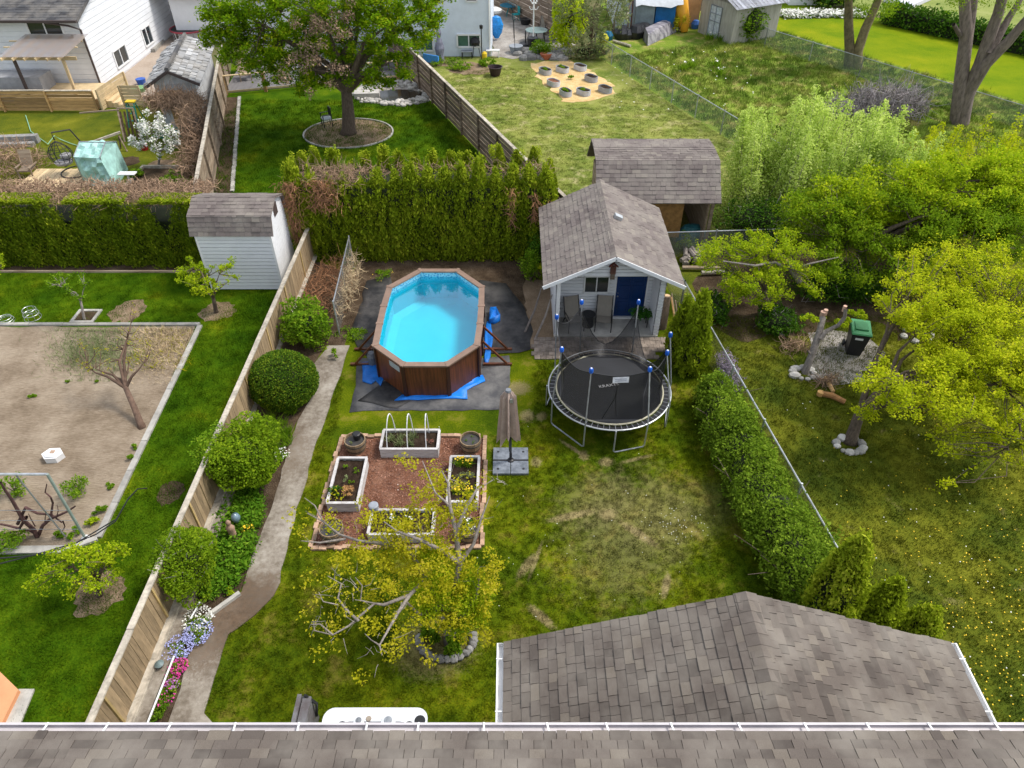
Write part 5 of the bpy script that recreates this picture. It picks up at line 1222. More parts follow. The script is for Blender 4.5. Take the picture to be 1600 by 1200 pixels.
# ---- golden-leaved tree by the raised beds: the limbs as they spread
gb = G(705,1003); gt_ = thing('golden_tree','sparse golden-leaved tree with bare grey branches in front of the planters','tree',gb); mb = MB(); ends = []
def limb(pts, r0, r1):
    P = [Vector(p) for p in pts]; k = len(P); mb.tube(P,[r0+(r1-r0)*i/(k-1) for i in range(k)],7,cap=False)
    for i in range(1,k): ends.append((P[i], r0+(r1-r0)*i/(k-1)))
f0 = gb+Vector((-.05,.15,.75))
mb.tube([gb-Vector((0,0,.1)),gb+Vector((0,.05,.3)),f0],[.2,.15,.14],10)
limb([f0,G(690,950,1.2),G(665,905,1.8),G(640,860,2.2),G(600,850,2.5),G(560,845,2.5),G(530,835,2.6),G(505,815,2.7),G(480,802,2.8)],.07,.009)
limb([G(540,842,2.55),G(500,848,2.7),G(470,845,2.8)],.03,.01); limb([G(505,815,2.7),G(492,790,2.8),G(476,778,2.85)],.02,.008)
limb([G(665,905,1.8),G(640,930,2.2),G(600,945,2.3),G(585,943,2.3),G(545,978,2.4),G(520,992,2.45),G(490,985,2.5)],.045,.009)
limb([G(560,970,2.4),G(540,952,2.6),G(528,935,2.7),G(533,912,2.8),G(512,900,2.9)],.03,.008); limb([G(520,992,2.45),G(500,975,2.6),G(486,976,2.6)],.018,.007)
limb([G(528,945,2.65),G(505,940,2.8),G(498,925,2.9)],.014,.006); limb([G(585,943,2.3),G(563,938,2.6),G(566,915,2.7),G(555,902,2.8)],.02,.007)
limb([G(640,930,2.2),G(620,960,2.3),G(606,985,2.35),G(593,1008,2.4),G(597,1024,2.4)],.042,.009); limb([G(593,1008,2.4),G(580,1000,2.5),G(570,990,2.55)],.016,.006)
limb([f0,G(708,930,1.6),G(718,880,2.3),G(712,830,3.0),G(703,790,3.4),G(700,755,3.7),G(690,735,3.9)],.09,.01)
limb([G(718,880,2.3),G(690,860,2.8),G(660,845,3.0),G(620,830,3.2),G(600,815,3.3)],.06,.01); limb([G(712,830,3.0),G(730,790,3.4),G(745,765,3.6),G(770,750,3.7)],.05,.01)
limb([G(718,880,2.3),G(740,850,2.7),G(752,810,3.1),G(765,775,3.4)],.05,.01); limb([G(703,790,3.4),G(680,770,3.6),G(660,720,3.9)],.03,.008)
limb([f0,G(725,960,1.3),G(745,930,1.8),G(750,900,2.2)],.08,.015); limb([G(690,950,1.2),G(655,960,1.6),G(635,940,1.9)],.06,.015)
mb.build('trunk', M_bark2, gt_, smooth=True)
mb = MB(); E_ = [e[0] for e in ends if e[1]<.05 and e[0].x > -4.2]; S_ = [random.choice(E_)+Vector(RG.normal(size=3))*.12 for _ in range(110)]; twigs(mb, S_, .32, .007, up=.5); mb.build('branches', M_bark2, gt_, kind='stuff')
cl = [G(px,py,z) for px,py,z in [(665,770,3.1),(690,790,3.2),(710,800,3.1),(680,820,3.0),(650,830,2.9),(630,850,2.8),(700,840,2.9),(660,870,2.5),(690,880,2.4),(720,850,2.7),(640,890,2.3),(610,900,2.4),(670,910,2.0),(710,910,2.1),(740,890,2.2),(750,920,1.9),(735,950,1.5),(700,950,1.6),(660,940,1.8),(620,925,2.1),(590,950,2.2),(630,985,2.1),(612,1000,2.2),(500,800,2.8),(480,840,2.8),(520,815,2.6),(505,985,2.5),(520,920,2.8),(500,935,2.7),(560,965,2.4),(700,745,3.6),(730,770,3.4),(560,830,2.7),(580,790,3.0),(660,740,3.6),(680,990,1.0),(735,975,1.1),(570,880,2.6),(545,850,2.6),(600,870,2.6),(760,900,2.0),(650,800,3.1),(630,820,3.0)]]
wt = np.array([1]*len(cl),float); wt[23:33] = .3; wt[18:23] = .55; wt[41:] = .4; wt[0:6] = 1.1; P = []
for c_, w_ in zip(cl, wt): P.append(clumped(int(400*w_), [np.array(c_)+RG.normal(size=3)*.3 for _ in range(6)], (.2,.2,.15)))
P = np.concatenate(P); rnd = RG.random(len(P)); npbuild('crown', leafq(P,.06,.6,.7), 4, LF_gold, gt_)
P2 = clumped(8000,[np.array(G(px,py,z)) for px,py,z in [(725,940,1.7),(740,960,1.3),(700,930,1.8),(670,950,1.6),(750,930,1.7),(660,925,1.9),(715,975,1.0),(690,900,2.0),(680,860,2.5),(735,905,2.0)]],(.34,.34,.3)); npbuild('green_crown', leafq(P2,.055,.6,.7), 4, LF_yellow, gt_)
# stone ring with leaves at the foot
sr = thing('stone_ring','ring of dark stones around the foot of the golden-leaved tree','stones',gb)
for k in range(15):
    a = math.pi*(1.0+1.05*k/14); p = gb+Vector((-.1+.62*math.cos(a),.05+.5*math.sin(a),.06)); mb = MB(); mb.lathe(p,[(0,-.08),(.1,-.04),(.11,.03),(.05,.09),(0,.1)],7,sx=random.uniform(.8,1.2),sy=random.uniform(.7,1.1)); mb.build('stone', M_dstone, sr)
for k,(dx,dy) in enumerate([(-.45,.1),(.15,.05),(.05,-.25)]):
    plant('low_plant',['green hosta-like clump at the left of the tree foot','green leafy clump at the right of the tree foot','green leafy clump at the near side of the tree foot'][k],'plant',(gb.x+dx,gb.y+dy,.03),.26,.42,700,LF_green,.08)

# ---- shrub row on the right, slender cedars
hr = thing('shrub_hedge','row of bushy green shrubs grown together along the chain-link fence','hedge',(*G(1190,760)[:2],0))
ctr = [(1118,612,.8,.75),(1128,640,.9,.95),(1143,668,.9,1.0),(1160,700,.95,1.05),(1175,732,.95,1.1),(1192,765,.95,1.15),(1210,797,.95,1.2),(1226,830,.95,1.2),(1245,862,.95,1.25),(1262,895,.9,1.2),(1290,925,.85,1.1)]
P = []; 
for (px,py,z,r) in ctr:
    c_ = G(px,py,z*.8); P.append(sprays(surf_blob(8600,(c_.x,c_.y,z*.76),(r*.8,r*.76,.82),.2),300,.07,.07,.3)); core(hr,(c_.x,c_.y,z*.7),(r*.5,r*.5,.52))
P = np.concatenate(P); sp_k = P[RG.integers(0,len(P),900)]; sp_e = sp_k+unit(RG.normal(size=(900,3))*np.array([1,1,.6])+np.array([0,0,.7]))*RG.uniform(.15,.45,(900,1)); P = np.concatenate([P]+[sp_k+(sp_e-sp_k)*q+RG.normal(size=(900,3))*.03 for q in np.linspace(0,1,12)]); P = P[P[:,2]>.02]; npbuild('foliage', leafq(P,.075,.55,.6), 4, leafmat('hedge_leaf',(.08,.14,.012),(.19,.3,.02),(.38,.5,.05),.45), hr)
mb = MB()
for (px,py,z,r) in ctr:
    c_ = G(px,py,z*.8)
    for k in range(9): mb.tube([(c_.x+random.gauss(0,.2),c_.y+random.gauss(0,.2),0),(c_.x+random.gauss(0,.5),c_.y+random.gauss(0,.5),1.1)],[.025,.006],4,cap=False)
mb.build('stems', M_bark, hr, kind='stuff')
def cedar_at(label, pb, pt, r, n=9000, name='cedar', lm=None):
    b = G(*pb); tp_ = V(pt[0],pt[1],b.y); b.x = tp_.x; return cedar(name, label, b, tp_.z, r, n, lm)
cedar_at('shorter slender cedar in front of the shed corner, left of its taller twin', (1072,556),(1074,470),.42)
cedar_at('taller slender cedar beside the chain-link fence near the shed', (1094,578),(1101,460),.5,12000)
cedar_at('largest bushy cedar behind the garage roof', (1345,975),(1349,845),.62,15000,lm=LF_tip)
cedar_at('middle small cedar between the garage and the dandelion lawn', (1395,985),(1402,915),.5,10000,lm=LF_tip)
cedar_at('smallest cedar at the corner of the garage gutter', (1447,1005),(1456,955),.42,8000,lm=LF_tip)
shrub('feathery_shrub','pale lavender dried shrub along the chain-link fence below the twin cedars','shrub',(*G(1135,590)[:2],.35),(.35,.9,.4),2200,mat('lavender_heads',(.28,.22,.3),.9,.4,8,rv=.5),.05,0,.2,ntw=60)

# ================================================================ left yard
sl_px = [(-60,510),(306,511),(150,842),(100,862),(-60,864)]
sp_ = [G(*p)[:2] for p in sl_px]; o = sheet('vegetable_plot', M_soil, sp_, .016, .03, .5)
kb = thing('plot_kerb','pale concrete kerb around the bare vegetable plot','kerb',(*G(160,600)[:2],0))
def kerb(a, b, wd, seg=1.2, h=.07, m=None, parent=None):
    a, b = Vector((*a[:2],0)), Vector((*b[:2],0)); n = max(1,round((b-a).length/seg)); u = (b-a)/n
    for i in range(n):
        mb = MB(); mb.beam(a+u*i+Vector((0,0,h/2)), a+u*(i+1)-u.normalized()*.015+Vector((0,0,h/2+random.gauss(0,.004))), wd, h); mb.build('kerb_stone', m or M_cement, parent or kb)
kerb(G(313,510), G(154,842), .17); kerb(G(-60,508), G(313,508), .14); kerb(G(-60,862), G(105,860), .22); kerb(G(105,860), G(154,842), .14)
tb_ = [(-.3,0),(0,0)]
# thin onion-like rows and weeds in the plot
P = np.array([G(random.gauss(150,34),min(596,max(518,random.gauss(550,20))),0) for _ in range(3000)]); P[:,2] = .02
npo = npbuild('onion_rows', blades(P,.17,.018,.8),3,LF_grey); tag(npo,'ragged grey-green onion rows at the far end of the bare plot','vegetables',kind='stuff')
P = np.array([G(min(302-(y_-512)*.4,random.gauss(258,26)),y_,0) for y_ in [min(600,515+abs(random.gauss(0,34))) for _ in range(2400)]]); P[:,2] = .02
npo = npbuild('dry_weeds', blades(P,.13,.02,.9),3,M_strawtwig); tag(npo,'straw-coloured dry weeds in the far right corner of the bare plot','weeds',kind='stuff')
P = np.array([G(random.uniform(205,300),random.uniform(514,580),0) for _ in range(500)]); npo = npbuild('yellow_weeds', blades(P,.14,.03,.9),3,LF_gold); tag(npo,'yellow-green weeds scattered through the dry corner of the plot','weeds',kind='stuff')
for k,(px,py,r,h,lb) in enumerate([(27,772,.42,.62,'currant-like green bush behind the wire trellis'),(125,773,.4,.6,'upright green bush right of the trellis post'),(20,850,.5,.4,'spreading green bush at the near left corner of the plot'),
      (52,622,.14,.12,'single small weed in the middle of the bare plot'),(211,701,.12,.14,'small weed by the kerb, farthest of the three'),(203,717,.15,.2,'small leafy weed by the kerb between two others'),(172,761,.16,.1,'flat weed near the kerb above the trellis foot'),
      (157,800,.2,.24,'bright green seedling clump near the plot corner'),(150,817,.22,.2,'pale yellow-green clump at the plot corner'),(118,836,.2,.2,'grassy clump at the trellis foot'),(95,838,.18,.2,'thin pale weed left of the trellis foot'),
      (107,597,.09,.1,'tiny weed below the onion rows'),(152,598,.08,.1,'tiny weed between the onion rows and the bare tree')]):
    plant('garden_plant',lb,'plant',pf(px,py),r,h,int(900*r*2.2+60),LF_green if k not in (8,) else LF_yellow,.06)
# white block
p = G(86,716); wb = thing('white_box','white six-sided box with a hole in its lid on the bare soil','box',(p.x,p.y,0))
hexp = [(p.x+.3*math.cos(a),p.y+.24*math.sin(a)) for a in [k*math.pi/3+.1 for k in range(6)]]; mb = MB(); mb.poly(hexp,.016,.2); mb.build('body', M_white, wb); mb = MB(); mb.poly([(p.x+(x-p.x)*.8,p.y+(y-p.y)*.8) for x,y in hexp],.202,.24); mb.build('lid', M_white, wb); mb = MB(); mb.cbox((p.x+.02,p.y+.02,.25),(.12,.11,.02)); mb.build('hole_cover', mat('tan_patch',(.4,.28,.2),.8), wb)
# wire trellis with vine
tl = thing('wire_trellis','green steel pole trellis strung with wires over a bare grapevine','trellis',(*G(134,842)[:2],0))
f_ = G(134,842); tp2 = V(74,741,f_.y+.0); H_ = tp2.z
top2 = Vector((tp2.x,f_.y,H_)); mb = MB(); mb.tube([f_,top2],[.035,.035],8); mb.build('pole', mat('green_grey_pole',(.25,.31,.27),.5,.2), tl)
mb = MB(); mb.tube([top2, Vector((top2.x-3.4,f_.y,H_))],[.032,.032],8); mb.build('crossbar', M_steel, tl); mb = MB(); mb.lathe(f_,[(.12,0),(.1,.05),(.05,.1),(0,.11)],12); mb.build('footing', M_white, tl)
for z in (.4,.75,1.15): mb = MB(); k_ = z/H_; q = f_.lerp(top2,k_); mb.tube([q, q+Vector((-3.4,0,0))],[.006]*2,4); mb.build('wire', M_steel, tl)
mb = MB(); q = G(32,745,H_*.98); mb.tube([(top2.x-.75,f_.y,H_),(top2.x-.55,f_.y,.0)],[.02,.02],5); mb.build('inner_pole', M_steel, tl)
gv = thing('grapevine','gnarled leafless grapevine on the wire trellis','vine',(*G(60,838)[:2],0)); mb = MB(); r_ = G(60,838); y0_ = r_.y
def vn(px,py): q = V(px,py,y0_); return (q.x, q.y+random.gauss(0,.03), max(q.z,.02))
for pts, r0 in (([(60,838),(52,826),(38,810),(28,795),(18,780),(8,765),(2,752)],.06),([(60,838),(66,822),(78,812),(90,806),(105,800),(118,790)],.05),([(28,818),(40,793),(60,800),(80,806),(98,815)],.045),([(80,806),(80,790),(80,775),(70,770),(72,758)],.03),([(98,815),(100,825),(95,835)],.02),([(40,810),(30,826),(10,822),(-20,815)],.045),([(60,838),(45,829),(20,830),(-10,838)],.04),([(38,810),(25,800),(12,798)],.02),([(90,806),(92,796),(88,790)],.015),([(55,822),(50,810),(46,800)],.018),([(70,815),(72,800)],.014)):
    P_ = [vn(*q) for q in pts]; k = len(P_); mb.tube(P_,[r0*(1-.6*i/(k-1)) for i in range(k)],6,cap=False)
mb.build('canes', mat('vine_bark',(.1,.05,.045),.95,.4,8,bmp=.5), gv)
# black irrigation hose / cable
mb = MB(); mb.tube([G(-20,874,.4),G(50,868,.55),G(95,858,.6),G(150,835,.6),(G(180,815,.6)),G(200,780,.6),G(215,764,.6),G(230,763,.6)],.018,5); mb.tube([G(-20,886,.3),G(50,868,.5),G(120,848,.55),G(180,812,.6)],.018,5); o = mb.build('black_cable', M_black); tag(o,'looping black cable crossing the corner of the vegetable plot','cable')
# mulch circles and meter frame
def disc(label, px, py, rx, ry, m, z=.012, nm='bare_patch', jit=.08): 
    c_ = G(px,py); mb = MB(); mb.poly(ell(c_.x,c_.y,rx,ry,26,jit),z); o = mb.build(nm, m); o['kind'] = 'structure'; return c_
disc('', 340, 487, .65, .6, M_dirt); disc('', 200, 487, .62, .7, M_dirt, .012); disc('', 155, 928, .6, .62, M_dirt); disc('', 266, 770, .34, .42, M_bed, .013)
wf = G(135,495); bf = thing('meter_box','grey square frame around a dark opening at the foot of a fruit tree','frame',(wf.x,wf.y,0)); mb = MB()
for a,b,c_,d_ in ((-.42,.42,-.4,-.3),(-.42,.42,.3,.4),(-.42,-.32,-.296,.296),(.32,.42,-.296,.296)): mb.box(wf.x+a,wf.x+b,wf.y+c_,wf.y+d_,0,.06)
mb.build('frame', M_cement, bf); mb = MB(); mb.box(wf.x-.315,wf.x+.315,wf.y-.295,wf.y+.295,0,.03); mb.build('dark_soil', M_bed, bf)
for k,(px,py) in enumerate(((52,497),(10,502))):
    p = G(px,py); t = thing('wire_cage',['round wire plant cage on the lawn left of the meter frame','flattened wire plant cage at the left edge of the lawn'][k],'cage',(p.x,p.y,0)); mb = MB()
    for z,r in ((.03,.28),(.2,.26),(.38,.22)): mb.torus((p.x,p.y,z+(0 if k==0 else -z*.6)),r,.008,20,4)
    for j in range(8): a = j*.785; mb.tube([(p.x+.28*math.cos(a),p.y+.28*math.sin(a),0),(p.x+.22*math.cos(a),p.y+.22*math.sin(a),.38 if k==0 else .15)],[.007]*2,4)
    mb.build('wires', M_steel, t)
# small trees of that yard
def crown_at(px, py, z, rx, ry, rz): c_ = G(px,py,z); return ((c_.x,c_.y,z),(rx,ry,rz))
tree('fruit_tree','small bright green fruit tree in front of the barn shed', G(338,488), G(333,465,.75), [crown_at(325,435,1.5,1.05,.8,.55),crown_at(300,420,1.6,.5,.5,.5),crown_at(345,410,1.9,.4,.4,.35)], 60, 3600, (.17,.17,.13), .07, .075, LF_yellow, nlimb=8)
tree('fruit_tree','sparse young fruit tree growing from the framed opening', G(132,500), G(126,470,.8), [crown_at(105,440,1.5,.8,.55,.28),crown_at(122,455,1.3,.5,.4,.2)], 30, 900, (.13,.13,.09), .075, .045, LF_green, M_bark2, nlimb=7)
tree('bare_fruit_tree','nearly bare fruit tree with golden buds on the edge of the bare plot', G(222,668), G(196,605,.8), [crown_at(160,560,1.5,.9,.5,.5),crown_at(205,540,1.8,.6,.4,.7),crown_at(215,480,2.4,.3,.3,.3),crown_at(115,540,1.6,.4,.3,.2)], 46, 420, (.12,.12,.1), .05, .095, LF_gold, mat('brown_bark',(.16,.1,.07),.95,.4,7,bmp=.6), nlimb=8)
tree('fruit_tree','bright yellow-green fruit tree on the near left lawn', G(156,930), G(150,912,.6), [crown_at(120,890,1.3,.95,.6,.45),crown_at(160,875,1.5,.55,.5,.4),crown_at(70,905,1.3,.4,.4,.3)], 60, 4200, (.2,.2,.14), .06, .07, LF_yellow, nlimb=9)
tree('fruit_tree','leaf tips of a fruit tree at the left edge of the lawn by the hedge', G(-35,470), G(-35,440,.9), [crown_at(-20,410,1.6,.6,.5,.5)], 20, 700, (.17,.17,.13), .08, .06, LF_yellow, nlimb=5)
# orange patio corner
op = [G(-40,1010)[:2],G(0,1050)[:2],G(34,1083)[:2],G(6,1140)[:2],G(-60,1250)[:2],G(-200,1250)[:2]]
mb = MB(); mb.poly(op,0,.16); o = mb.build('orange_patio', mat('orange_paint',(.72,.33,.16),.8,.15,2,rv=.02)); tag(o,'orange painted patio corner at the lower left','patio')
mb = MB(); mb.poly([G(31,1078)[:2],G(55,1078)[:2],G(10,1190)[:2],G(-14,1190)[:2]],0,.05); o = mb.build('path', M_cement); o['kind'] = 'structure'

# ================================================================ upper left yards
t = thing('white_house','white sided house with a dark roof and a timber pergola','house',(-32,50,0)); hcx = G(160,142); HW = 6.2
# front wall along y = hcx.y, side wall recedes
x1, y0, y1 = hcx.x, hcx.y, 60.5
zt = 4.1
mb = MB(); mb.box(x1-14,x1,y0,y1,0,zt); mb.build('wall', M_siding, t)
mb = MB(); laps(mb,(x1-14,y0,0),(1,0,0),.1,zt-.05,lambda z:(0,14),(0,-1,0),.3,d=.02); laps(mb,(x1,y0,0),(0,1,0),.1,zt-.05,lambda z:(0,y1-y0),(1,0,0),.3,d=.02); mb.build('siding', M_siding, t)
mb = MB(); ym_ = (y0+y1)/2; zr = zt+2.9; mb.add([(x1-.02,y0,zt),(x1-.02,y1,zt),(x1-.02,ym_,zr-.2)],[(0,1,2)]); mb.build('gable', M_siding, t)
mb = MB(); laps(mb,(x1,0,0),(0,1,0),zt,zr-.2,lambda z:(y0+(ym_-y0)*(z-zt)/2.9,y1-(y1-ym_)*(z-zt)/2.9),(1,0,0),.3,d=.02); mb.build('siding', M_siding, t)
mb = MB(); deck(mb,[(x1-15,y0-.6,zt),(x1+.35,y0-.6,zt),(x1+.35,ym_,zr),(x1-15,ym_,zr)],.14); deck(mb,[(x1-15,y1+.6,zt),(x1+.35,y1+.6,zt),(x1+.35,ym_,zr),(x1-15,ym_,zr)],.14); rf = mb.build('roof', M_dkshingle, t)
shingles(rf,(x1-15,y0-.62,zt+.01),(1,0,0),(0,ym_-y0+.6,zr-zt),15.35,8.8,.25,(.3,.6),0,M_dkshingle)
mb = MB(); mb.box(x1-15,x1+.35,y0-.75,y0-.62,zt-.1,zt+.03); mb.build('gutter', M_darkbrown, t)
mb = MB(); mb.tube([(x1-1.5,y0-.66,zt-.1),(x1-.3,y0-.5,zt-.3),(x1+.1,y0-.12,zt-.6),(x1+.1,y0-.12,.1)],.06,6); mb.build('downpipe', M_darkbrown, t)
def wpx(t, Y, px0, py0, px1, py1, bars=1, fm=None): a, b = V(px0,py1,Y), V(px1,py0,Y); return window(t,(0,Y,0),(1,0,0),(0,-1,0),a.x,b.x,a.z,b.z,bars,.09,fm)
wpx(t,y0-.02,48,32,93,54,1); wpx(t,y0-.02,-20,112,30,142,1)
for (ya,yb,z0,z1) in ((47.2,49.0,.5,1.5),(51.8,53.2,.5,1.6)):
    window(t,(x1+.02,0,0),(0,1,0),(1,0,0),ya,yb,z0,z1,1,.1)
t2 = thing('garage','white sided garage wing with a dark roof beyond the white house','garage',(G(240,30).x,62,0)); a = G(225,78); b = G(257,42)
mb = MB(); mb.box(a.x-9,b.x-.0,61.5,70,0,3.2); mb.build('wall', M_siding, t2); mb = MB(); deck(mb,[(a.x-10,61,3.2),(b.x+.5,61,3.2),(b.x-1.5,66,5.2),(a.x-10,66,5.2)],.12); mb.build('roof', M_dkshingle, t2)
mb = MB(); mb.box(a.x+.5,a.x+1.6,61.42,61.5,0,2.1); mb.build('door', M_darkbrown, t2)
mb = MB(); q = V(236,14,61.4); mb.lathe((q.x,61.38,q.z),[(0,-.25),(.2,-.1),(.2,.1),(0,.25)],12); mb.build('wall_lamp', M_plastic, t2)
# pergola
pg = thing('pergola','light timber pergola with a clear roof against the white house','pergola',(*G(80,140)[:2],0)); PY = 42.4; z_ = 2.5
q = [V(22,94,PY),V(97,90,PY)]; xa, xb = q[0].x, q[1].x; z_ = q[0].z
for x,px,py in ((xa,42,140),(xb,122,150)):
    mb = MB(); mb.box(x-.07,x+.07,PY-.07,PY+.07,0,z_); mb.build('post', M_palewood if x==xb else M_darkbrown, pg)
mb = MB(); mb.beam((xa-.6,PY,z_+.1),(xb+.8,PY,z_+.1),.08,.2); mb.build('beam', M_palewood, pg)
for k in range(6):
    x = xa-.2+(xb-xa+.4)*k/5; mb = MB(); mb.beam((x,PY-.8,z_+.25),(x+.4,PY+1.9,z_+.75),.07,.14); mb.build('rafter', M_palewood, pg)
for yy,zz in ((PY+.5,z_+.55),(PY+1.2,z_+.68)): mb = MB(); mb.beam((xa-.6,yy,zz),(xb+.8,yy,zz),.06,.06); mb.build('batten', M_palewood, pg)
mpc = meshmat('cloudy_sheet',(.6,.55,.55),.5); mb = MB(); mb.add([(xa-.4,PY-.7,z_+.36),(xb+.5,PY-.7,z_+.36),(xb+.9,PY+1.95,z_+.86),(xa,PY+1.95,z_+.86)],[(0,1,2,3),(3,2,1,0)]); mb.build('roof_sheet', mpc, pg)
dk_ = thing('timber_deck','pale timber deck with steps below the pergola','deck',(*G(90,145)[:2],0)); mb = MB(); mb.box(xa-.5,xb+1.6,41.6,PY+2,0.,.55); mb.build('deck', M_palewood, dk_)
for k in range(4): mb = MB(); mb.box(xb+1.65+k*.3,xb+1.93+k*.3,41.8,43.4,0,.5-k*.12); mb.build('step', M_palewood, dk_)
p = G(85,128); mb = MB(); mb.box(p.x-1.6,p.x+1.4,PY+.3,PY+1.7,.56,1.4); o = mb.build('covered_tub', mat('grey_cover',(.3,.3,.31),.7,.2,3)); tag(o,'grey covered hot tub under the timber pergola','hot tub cover')
bfy = G(80,174).y
plank_fence('board_fence','brown horizontal board fence in front of the pergola deck',(G(-60,172).x,bfy,0),(G(155,174).x,bfy,0),1.15,6,2.4,M_cedarwood,M_fencecap)
plank_fence('slat_fence','short light slatted fence at the driveway corner',(G(158,176).x,bfy,0),(G(185,158).x,bfy+3.2,0),1.2,6,2.2,M_palewood)
plank_fence('slat_fence','light slatted gate section beside the vine-covered shed',(G(192,170).x,bfy+.8,0),(G(222,170).x,bfy+.8,0),1.2,6,1.7,M_palewood)
plank_fence('tall_wood_fence','tall cedar fence at the end of the concrete driveway',(G(258,38).x,64,0),(G(318,38).x,64,0),3.2,9,2.6,M_cedarwood)
for k in range(3):
    x = G(262+20*k,38).x; mb = MB(); mb.beam((x,63.8,.2),(x+2.0,63.8,3),.1,.06); o = mb.build('brace_board', M_brownfence); tag(o,'diagonal brown bracing board on the tall cedar fence','board',group='bracing boards on the tall cedar fence'); o['label'] = ('left','middle','right')[k]+' diagonal brown bracing board on the tall cedar fence'
# small trampoline
p = G(300,62); t = thing('small_trampoline','small dark trampoline with a red edge on the driveway','trampoline',(p.x,p.y,0)); mb = MB(); mb.lathe((p.x,p.y,.75),[(1.25,-.01),(1.25,.01),(0,.005)],24); mb.build('mat', M_mat, t); mb = MB(); mb.torus((p.x,p.y,.77),1.3,.06,28,5); mb.build('edge_pad', mat('red_pad',(.35,.05,.07),.6), t)
for k in range(6): a = k*1.05; mb = MB(); mb.tube([(p.x+1.25*math.cos(a),p.y+1.25*math.sin(a),0),(p.x+1.3*math.cos(a),p.y+1.3*math.sin(a),.75)],[.04]*2,5); mb.build('leg', M_steel, t)
p = G(234,62); mb = MB(); mb.box(p.x-.6,p.x+.5,p.y-.3,p.y+.4,.25,1.1); o = mb.build('crate', M_brownfence); tag(o,'brown wooden crate on the step by the garage wing','crate')
mb = MB(); mb.poly([G(228,82)[:2],G(240,66)[:2],G(262,60)[:2],G(243,82)[:2]],0,.22); o = mb.build('door_step', M_cement); tag(o,'low concrete door step beside the driveway','step')
# tiled shed
c1, c2 = Vector((-19.03,38.06,0)), Vector((-16.4,38.06,0))
ts = thing('tiled_shed','small shed with a mossy grey tiled gable roof, choked by dry vines','shed',(-17.72,38.06,0)); X0, X1 = -18.75, -16.7; Xm = -17.72; ze = 2.45; zr = 3.2; Yb = 44.6
mb = MB(); deck(mb,[(X0-.3,38.06,ze),(Xm,38.06,zr),(Xm,Yb,zr),(X0-.3,Yb,ze)],.1); deck(mb,[(Xm,38.06,zr),(X1+.4,38.06,ze),(X1+.4,Yb,ze),(Xm,Yb,zr)],.1); rf = mb.build('roof', M_tile, ts)
sv = Vector((Xm-X0+.3,0,zr-ze)); shingles(rf,(X0-.32,Yb,ze+.01),(0,-1,0),sv,Yb-38.06,sv.length,.3,(.22,.26),0,M_tile,th=.05)
sv = Vector((Xm-X1-.4,0,zr-ze)); shingles(rf,(X1+.42,38.06,ze+.01),(0,1,0),sv,Yb-38.06,sv.length,.3,(.22,.26),0,M_tile,th=.05)
mb = MB(); mb.tube([(Xm,38.05,zr+.06),(Xm,Yb,zr+.06)],.12,6); mb.build('ridge', M_dkshingle, rf)
mb = MB(); mb.box(X0,X1,38.8,45.4,0,ze-.1); mb.add([(X0,38.78,ze-.12),(X1,38.78,ze-.12),(Xm,38.78,zr-.1)],[(0,1,2)]); mb.build('wall', mat('grey_white_wall',(.62,.64,.67),.9,.25,2), ts)
mb = MB(); mb.box(X0+.5,X0+1.3,38.7,38.79,0,2.0); mb.build('door', M_cedarwood, ts); mb = MB(); mb.beam((X0-.3,38.03,ze-.03),(Xm,38.03,zr-.04),.05,.14); mb.beam((X1+.4,38.03,ze-.03),(Xm,38.03,zr-.04),.05,.14); mb.build('barge_board', M_darkbrown, ts); ts.rotation_euler = (0,0,.2)
vt = thing('dry_vine_thicket','tangled leafless vines hanging over the front and side of the tiled shed','vines',(X1,38,0)); mb = MB()
S_ = list(ball(1500,((X0+X1)/2+.2,37.4,1.95),(1.6,.55,.45)))+list(ball(1300,(-16.1,36.0,1.2),(.6,1.7,1.2)))+list(ball(700,(-15.6,33.6,.6),(.5,2.2,.8)))
S_ = [p for p in S_ if p[2] > .05]; twigs(mb, S_, .6, .014, up=-.1); mb.build('vines', M_twig, vt, kind='stuff')
mb = MB(); core_ = mb.lathe((-16.0,35.6,.1),[(.5,0),(.55,1.0),(.3,1.6),(0,1.7)],8); mb.build('dark_core', M_bark, vt)
tree('blossom_tree','small tree covered in white blossom in front of the tiled shed',G(248,258),G(250,238,.7),[crown_at(243,215,1.5,1.15,.9,.85),crown_at(240,195,2.2,.6,.5,.6)],60,1100,(.2,.2,.2),.09,.05,LF_green,M_bark2,nlimb=8,fl=(LF_white,3200,.085))
# wheelbarrow
p = G(281,226); wbw = thing('wheelbarrow','green wheelbarrow beside the dry vines','wheelbarrow',(p.x,p.y,0)); gm_ = mat('teal_green',(.0,.22,.17),.45,.2,3); mb = MB()
mb.add([(p.x-.5,p.y-.3,.35),(p.x+.4,p.y-.3,.4),(p.x+.4,p.y+.3,.4),(p.x-.5,p.y+.3,.35),(p.x-.75,p.y-.45,.75),(p.x+.65,p.y-.42,.8),(p.x+.65,p.y+.42,.8),(p.x-.75,p.y+.45,.75)],[(0,1,2,3),(0,4,5,1),(1,5,6,2),(2,6,7,3),(3,7,4,0),(4,0,1,5),(5,1,2,6),(6,2,3,7),(7,3,0,4)]); mb.build('tray', gm_, wbw)
mb = MB(); mb.torus((p.x+.6,p.y,.2),.15,.05,14,6,mat=Matrix.Rotation(math.pi/2,4,'X')); mb.build('wheel', M_black, wbw); 
for s in (-1,1): mb = MB(); mb.tube([(p.x+.6,p.y+.08*s,.2),(p.x-.4,p.y+.25*s,.38),(p.x-1.2,p.y+.3*s,.6)],.022,5); mb.tube([(p.x-.35,p.y+.25*s,.36),(p.x-.45,p.y+.28*s,0)],.02,5); mb.build('handle', gm_, wbw)
